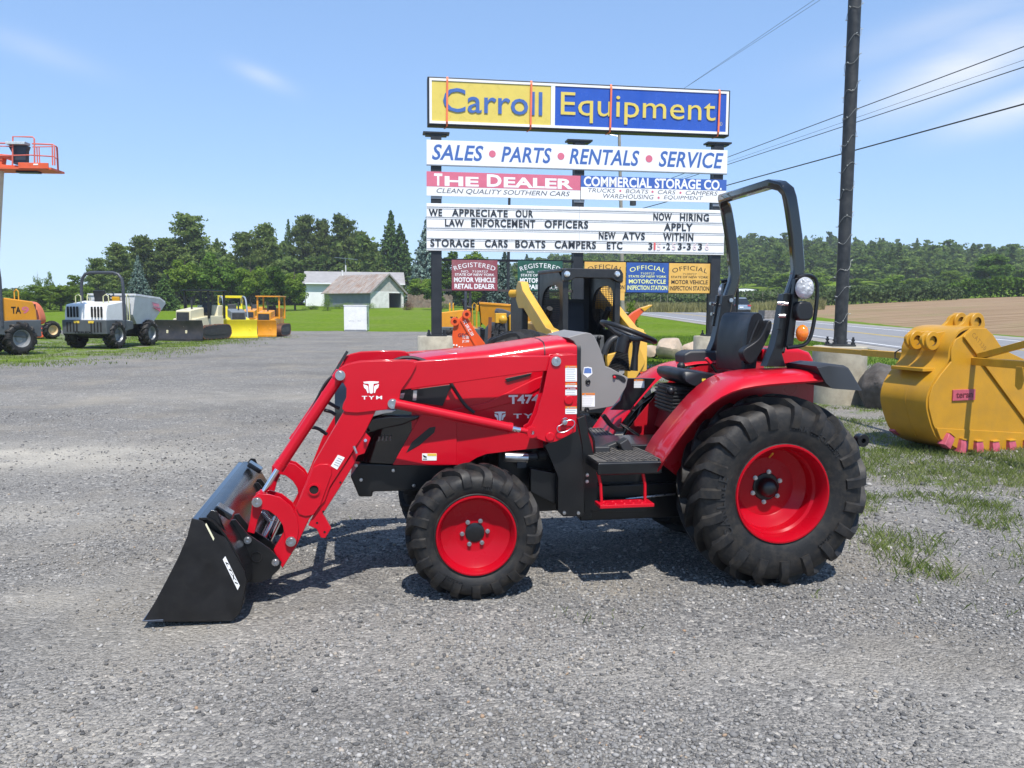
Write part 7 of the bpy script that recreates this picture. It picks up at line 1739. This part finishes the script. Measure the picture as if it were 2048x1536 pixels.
for k in range(4):
    a = on_ground(1225 - 14 * k, 116 + 7 * k); b = on_ground(1915, 112 + 7 * k)
    row = thing('vine_row', ['front row of trellised vines beyond the road, pale posts showing', 'second row of trellised vines behind the front one', 'third row of trellised vines back from the road', 'rearmost row of trellised vines before the hill trees'][k], 'vine row', a, 0, 'trellis rows beyond the road')
    V = leafy_strip(7000, a.x, a.y, b.x, b.y, .35, 2.3 if k else 1.9, .42, 60 + k) - np.array(a); o = np_mesh('vines', V, np.arange(len(V)).reshape(-1, 4), leaf_mat('leaf_vine', (.05, .085, .028), (.135, .18, .07), .3)); o.parent = row
    m = MB(); N = 44
    for j in range(int(N * .62)):
        t = (j + .3 * random.random()) / N; q = a.lerp(b, t); z = terrain(q.x, q.y) - a.z; m.bb(q.x - a.x - .035, q.x - a.x + .035, q.y - a.y - .33, q.y - a.y - .27, z, z + 2.0 + .25 * random.random())
    m.each('trellis_post', M_POSTW, row)
def blades(n, posf, hmin, hmax, w, seed, bend=.35):
    r = np.random.default_rng(seed); X, Y = posf(r, n); n = len(X); Z = np.array([terrain(a, b) for a, b in zip(X, Y)])
    h = hmin + (hmax - hmin) * r.random(n) ** 1.5; az = r.random(n) * 6.28; ww = w * (.6 + .8 * r.random(n)); bd = bend * h * (.3 + r.random(n)); da = r.random(n) * 6.28
    c, s = np.cos(az), np.sin(az); dx, dy = np.cos(da) * bd, np.sin(da) * bd
    base = np.stack([X, Y, Z - .01], 1)
    P = [base + np.stack([-c * ww, -s * ww, 0 * h], 1), base + np.stack([c * ww, s * ww, 0 * h], 1), base + np.stack([c * ww * .7 + dx * .4, s * ww * .7 + dy * .4, h * .6], 1), base + np.stack([dx, dy, h], 1)]
    return np.stack(P, 1).reshape(-1, 3)
def tall_pos(r, n):
    t = r.random(n); px = 1225 + 420 * t; Y = 96 + 14 * r.random(n); X = (px - CX) / FPX * Y; return X, Y
V = blades(9000, tall_pos, .7, 1.3, .06, 31)
tag(np_mesh('tall_grass', V, np.arange(len(V)).reshape(-1, 4), leaf_mat('dry_grass', (.14, .14, .045), (.36, .33, .15), .3)), 'tall pale dry grass strip between road and vine rows', 'grass', kind='stuff')
# weeds in the gravel, rough grass at the left, verge
def weed_pos(r, n):
    K = n // 12; Y = 5.3 + 14 * r.random(K) ** .9; X = 1.9 + (.66 * Y + .5 - 1.4) * r.random(K)
    f = .6 * fbm(X, Y, .9, 40) + .4 * vnoise(X, Y, 3.1, 44)
    keep = (r.random(K) < np.clip((f - .36 - .03 * np.clip((6.0 - Y) / 1.0, 0, 1)) * 4.2, 0, .9)) & (X > 2.1 + .8 * vnoise(X, Y, .4, 8)); X, Y = X[keep], Y[keep]
    e = np.array([(.45, 4.55), (.62, 4.62), (.30, 4.7), (-1.5, 6.6), (-1.45, 6.7), (.9, 6.9), (2.9, 4.75), (3.6, 5.2), (-.1, 5.7), (1.9, 5.0), (3.1, 5.9), (2.5, 4.9)]); X = np.concatenate([X, e[:, 0]]); Y = np.concatenate([Y, e[:, 1]])
    sp = np.repeat(.014 + .13 * r.random(len(X)) ** 2, 12); X = np.repeat(X, 12) + r.normal(size=len(X) * 12) * sp; Y = np.repeat(Y, 12) + r.normal(size=len(Y) * 12) * sp; return X, Y
M_WEED = leaf_mat('weed_leaf', (.15, .21, .045), (.36, .40, .16), .5, scale=1.5)
V = blades(300000, weed_pos, .010, .085, .0026, 41, .7)
tag(np_mesh('weeds', V, np.arange(len(V)).reshape(-1, 4), M_WEED), 'thin green weeds growing through the gravel on the right', 'weeds', kind='stuff')
def left_pos(r, n):
    Y = 22 + 32 * r.random(n) ** .9; X = -.70 * Y - 2 + (.70 * Y + 2 - 6) * r.random(n); g = np.array([grass_amt(a, b) for a, b in zip(X, Y)]); keep = (g * .95 - r.random(n) * .55 > .12) & (fbm(X, Y, .5, 12) > .42); return X[keep], Y[keep]
V = blades(80000, left_pos, .02, .11, .012, 43, .6)
tag(np_mesh('rough_grass', V, np.arange(len(V)).reshape(-1, 4), leaf_mat('rough_grass_leaf', (.12, .18, .03), (.30, .36, .11), .5, scale=.4)), 'patchy rough grass around the parked machines on the left', 'grass', kind='stuff')
def lawn_pos(r, n):
    Y = 19 + 22 * r.random(n); X = .5 + (13 - .5) * r.random(n); g = np.array([grass_amt(a, b) for a, b in zip(X, Y)]); keep = g - r.random(n) * .6 > .25; return X[keep], Y[keep]
V = blades(40000, lawn_pos, .04, .12, .012, 44)
tag(np_mesh('lawn_grass', V, np.arange(len(V)).reshape(-1, 4), leaf_mat('lawn_leaf', (.065, .13, .02), (.14, .22, .04), .35, scale=.3)), 'mown lawn blades between the sign and the road', 'grass', kind='stuff')
# ------------------------------------------------------------------ shed, house, fence, hoop house
def c7c(x, y): return (590 + x / 7.877, 520 + y / 7.877)
SO = on_ground(775, 112); SO.z -= .1; HB = Frame(SO, rad(43))
shed = thing('old_shed', 'weathered shed with rusty tin roof and an open dark doorway', 'shed', SO, rad(43))
def hp(x, y, lat=0): return HB.p(*c7c(x, y), lat)
xl_, ze = hp(1195, 492); xr_, _ = hp(1710, 492); xp, zp = hp(1462, 228); xd0, zd = hp(1478, 520); xd1, _ = hp(1675, 520); LEN = 12.0
M_SIDW = mat('old_white_siding', (.68, .68, .66), .7, var=.12, scale=1.2, dirt=(.4, .38, .34), dirt_amt=.5)
M_SIDSH = mat('shaded_siding', (.20, .22, .25), .8, var=.15, scale=1)  # side walls: their shadow is put into this darker siding colour
m = MB(); m.prism([(xl_, -.3), (xl_, ze), (xd0, ze), (xd0, -.3)], 0, .15); m.prism([(xd1, -.3), (xd1, ze), (xr_, ze), (xr_, -.3)], 0, .15); m.prism([(xd0 + .001, zd), (xd0 + .001, ze), (xd1 - .001, ze), (xd1 - .001, zd)], 0, .15)
for k in range(9): z = .15 + k * (ze - .2) / 9; m.bb(xl_ + .05, xd0 - .1, -.03, 0, z, z + (ze / 9) * .86)
m.build('front_wall', M_SIDW, shed)
m = MB(); m.prism([(xl_ - .05, ze + .002), (xp, zp - .1), (xr_ + .05, ze + .002)], .02, .14); m.build('gable', mat('gable_grey', (.40, .39, .36), .8, var=.2, scale=2), shed)
m = MB(); m.bb(xl_, xl_ + .12, .16, LEN, -.3, ze); m.bb(xr_ - .12, xr_, .16, LEN, -.3, ze); m.bb(xl_ + .13, xr_ - .13, LEN - .12, LEN, -.3, ze); m.build('side_walls', M_SIDSH, shed)
def tin():
    m = mat('rusty_tin', (.38, .33, .29), .55, metal=.15, var=.15, scale=.8, dirt=(.27, .13, .06), dirt_amt=.85); return m
m = MB(); ov = .35
for sg, xe in ((-1, xl_ - ov), (1, xr_ + ov)):
    k = (zp - ze) / abs(xp - (xl_ if sg < 0 else xr_)); zz = ze - ov * k; m.prism([(xe, zz), (xp, zp + .02), (xp, zp + .10), (xe, zz + .08)], -.35, LEN + .3)
for rf in m.each('roof', tin(), shed): pass
rb = MB()
for k in range(22):
    y = -.2 + k * (LEN + .3) / 21; kk = (zp - ze) / abs(xp - xl_); rb.bar([(xl_ - ov, y, ze - ov * kk + .10), (xp, y, zp + .12)], .05, .05)
rb.build('roof_ribs', tin(), rf)
m = MB(); m.bar([(xl_ - ov, -.38, ze - ov * kk + .02), (xp, -.38, zp + .06), (xr_ + ov, -.38, ze - ov * kk + .02)], .06, .22); m.build('barge_boards', mat('barge_grey', (.24, .23, .22), .8, var=.2), shed)
m = MB(); m.bb(xd0 - .14, xd0 + .0, -.05, .0, -.2, ze); m.bb(xd1, xd1 + .14, -.05, 0, -.2, ze); m.build('door_frame', M_SIDW, shed)
HO = on_ground(715, 126); HH = Frame(HO, rad(10)); house = thing('white_house', 'long low white house with grey shingle roof behind the shed', 'house', HO, rad(10))
hx0, hz0 = HH.p(*c7c(120, 360)); hx1, _ = HH.p(*c7c(1640, 415)); gx1, _ = HH.p(*c7c(1910, 415)); hzr = HH.p(*c7c(1200, 205), 4)[1]; DEP = 8.0
M_HW = mat('house_white', (.74, .75, .76), .6, var=.05, scale=1); M_SHG = mat('shingle_grey', (.29, .28, .275), .9, var=.12, scale=1.5)
m = MB(); m.bb(hx0 + .4, hx1 + .6, 0, DEP, -.5, hz0); m.prism([(-.3, hz0 - .0), (DEP / 2, hzr), (DEP + .3, hz0 - .0)], hx1 + .3, hx1 + .55, f=lambda a, b, c: (b, a, c)); m.build('house_walls', M_HW, house)
m = MB()
for s_ in (0, 1):
    A = [(-.6, hz0 - .15), (DEP / 2, hzr), (DEP / 2, hzr + .15), (-.6, hz0)] if s_ == 0 else [(DEP + .6, hz0 - .15), (DEP / 2, hzr), (DEP / 2, hzr + .15), (DEP + .6, hz0)]
    m.prism(A, hx0, hx1 + .9, f=lambda a, b, c: (b, a, c))
rf2 = m.each('roof', M_SHG, house)[0]
m = MB(); m.cyl((hx0 + 6.3, 3, hzr - .5), (hx0 + 6.3, 3, hzr + 1.1), .09, 8); m.cyl((hx0 + 5.8, 2.5, hzr - .6), (hx0 + 5.8, 2.5, hzr + .3), .14, 8); m.each('vent_pipe', M_SIDW, house)
m = MB(); ax0 = hx0 + 6.2; m.cyl((ax0, 5, hzr - .2), (ax0, 5, hzr + 2.2), .03, 6); m.bar([(ax0 - 1.7, 5, hzr + 2.4), (ax0 + 1.9, 5, hzr + 2.1)], .04, .04); 
for k in range(7): m.bar([(ax0 - 1.5 + k * .5, 4.4, hzr + 2.36 - k * .04), (ax0 - 1.5 + k * .5, 5.6, hzr + 2.36 - k * .04)], .03, .03)
m.build('roof_aerial', M_STL, house)
m = MB(); m.bb(hx1 + .61, hx1 + .66, 2.0, 3.2, hz0 - 2.2, hz0 - .8); w = m.build('window', M_WHT, house); m = MB(); m.bb(hx1 + .67, hx1 + .68, 2.15, 2.55, hz0 - 2.05, hz0 - .95); m.bb(hx1 + .67, hx1 + .68, 2.65, 3.05, hz0 - 2.05, hz0 - .95); m.build('pane', M_GLS, w)
m = MB(); m.bb(hx0 + .35, hx1 + .9, -.66, -.60, hz0 - .17, hz0 + .02); m.build('gutter', M_HW, house)
fa = on_ground(815, 116); fb = on_ground(905, 113); fence = thing('picket_fence', 'grey brown stockade fence with uneven pickets right of the shed', 'fence', fa)
m = MB(); N = 64
for j in range(N):
    q = fa.lerp(fb, j / N) - fa; hgt = 1.75 + .25 * random.random(); z = terrain(fa.x + q.x, fa.y + q.y) - fa.z; m.box((q.x, q.y, z + hgt / 2 - .1), (.08, .03, hgt), rotm('Y', random.uniform(-.03, .03)))
m.build('pickets', mat('fence_wood', (.22, .165, .125), .9, var=.35, scale=3), fence); d_ = fb - fa
m = MB()
for z in (.5, 1.35): m.bar([(0, .06, z), (d_.x, d_.y + .06, z + d_.z)], .04, .09)
m.build('fence_rails', M_WOOD, fence)
ho = on_ground(1488, 150); hoop = thing('hoop_house', 'low white plastic hoop house beyond the vine rows', 'greenhouse', ho, rad(5))
zt_ = EYE + (612 - 575) / FPX * 150 - ho.z; m = MB(); W_ = 4.6
arc = [(math.cos(t) * W_, zt_ * math.sin(t) ** .8) for t in [math.pi * i / 14 for i in range(15)]]
m.prism(arc, 0, 14); m.build('plastic_cover', mat('white_plastic', (.80, .81, .82), .4, var=.05), hoop, smooth=30)
# ------------------------------------------------------------------ utility pole and wires
up_ = on_ground(1241, 64); upole = thing('utility_pole', 'grey wooden utility pole standing behind the sign', 'utility pole', up_)
zt_ = EYE + (612 - 262) / FPX * 64.5 - up_.z
m = MB(); m.tube([(.15, 0, -.5), (-.1, 0, zt_ * .5), (-.42, 0, zt_)], [.17, .14, .11], 12); m.build('pole_shaft', mat('pole_wood', (.24, .22, .19), .9, var=.2, scale=3), upole)
m = MB(); z = EYE + (612 - 284) / FPX * 64.5 - up_.z; m.tube([(-.4, 0, z), (-1.6, 0, z + .25), (-2.6, 0, z + .45)], .035, 6); m.build('lamp_arm', M_STL, upole); m = MB(); m.ball((-2.7, 0, z + .4), .16, 10, (1.8, 1, .6)); m.build('lamp_head', M_STL, upole)
m = MB(); z = EYE + (612 - 405) / FPX * 64.5 - up_.z; m.cyl((.75, 0, z - .4), (.75, 0, z + .45), .24, 14); m.build('transformer', M_DGRY, upole)
m = MB(); m.bar([(0, 0, z + .2), (.75, 0, z)], .06, .06); m.build('transformer_bracket', M_STL, upole)
ptop = Vector((up_.x - .4, up_.y, up_.z + zt_))
def wire(px, py, zh, r, attach_px, label, seed):
    """a span from the pole through the surveyed pixel, kept at one height"""
    a = at(1237, attach_px, up_.y - .1); d = ray(px, py); t = (a.z - EYE) / d.z; b = _C + d * t; e = b + (b - a) * .9
    pts = [a.lerp(e, i / 24) - Vector((0, 0, math.sin(math.pi * i / 24) * .0)) for i in range(25)]
    m = MB(); m.tube(pts, r, 6); o = m.build('power_line', M_RUBC, None); tag(o, label, 'cable', 'overhead wires'); return o
wire(2048, 93, 0, .017, 396, 'uppermost dark cable of the three crossing behind the dark pole', 1); wire(2048, 120, 0, .007, 399, 'hair thin wire between the upper two cables', 2); wire(2048, 134, 0, .017, 401, 'middle dark cable crossing behind the dark pole', 3)
wire(2048, 208, 0, .028, 430, 'lowest and thickest cable crossing behind the dark pole', 4)
wire(1640, 0, 0, .008, 262, 'thin wire at the top centre climbing to the right, outer one', 5); wire(1628, 0, 0, .008, 266, 'thin wire at the top centre climbing to the right, inner one', 6)
p = on_ground(1014, 62); m = MB(); zz = EYE + (612 - 398) / FPX * 62 - p.z; m.tube([(0, 0, -.3), (.1, 0, zz)], [.14, .10], 10); o = m.build('thin_pole', M_NAVY, None); o.location = p; tag(o, 'slim dark pole showing just above the letter board', 'pole')

# ------------------------------------------------------------------ thin summer haze in the air
m = bpy.data.materials.new('haze_air'); m.use_nodes = True; n, l = nodes_of(m); n.remove(n['Principled BSDF']); pvn = n.new('ShaderNodeVolumePrincipled')
pvn.inputs['Color'].default_value = (.86, .92, 1.0, 1); pvn.inputs['Density'].default_value = .00036; l.new(pvn.outputs[0], n['Material Output'].inputs['Volume'])
hz = MB().bb(-440, 490, -12, 650, -2.0, 62).build('haze', m, None, smooth=0); tag(hz, 'thin pale summer haze over the far trees', 'haze', kind='stuff')
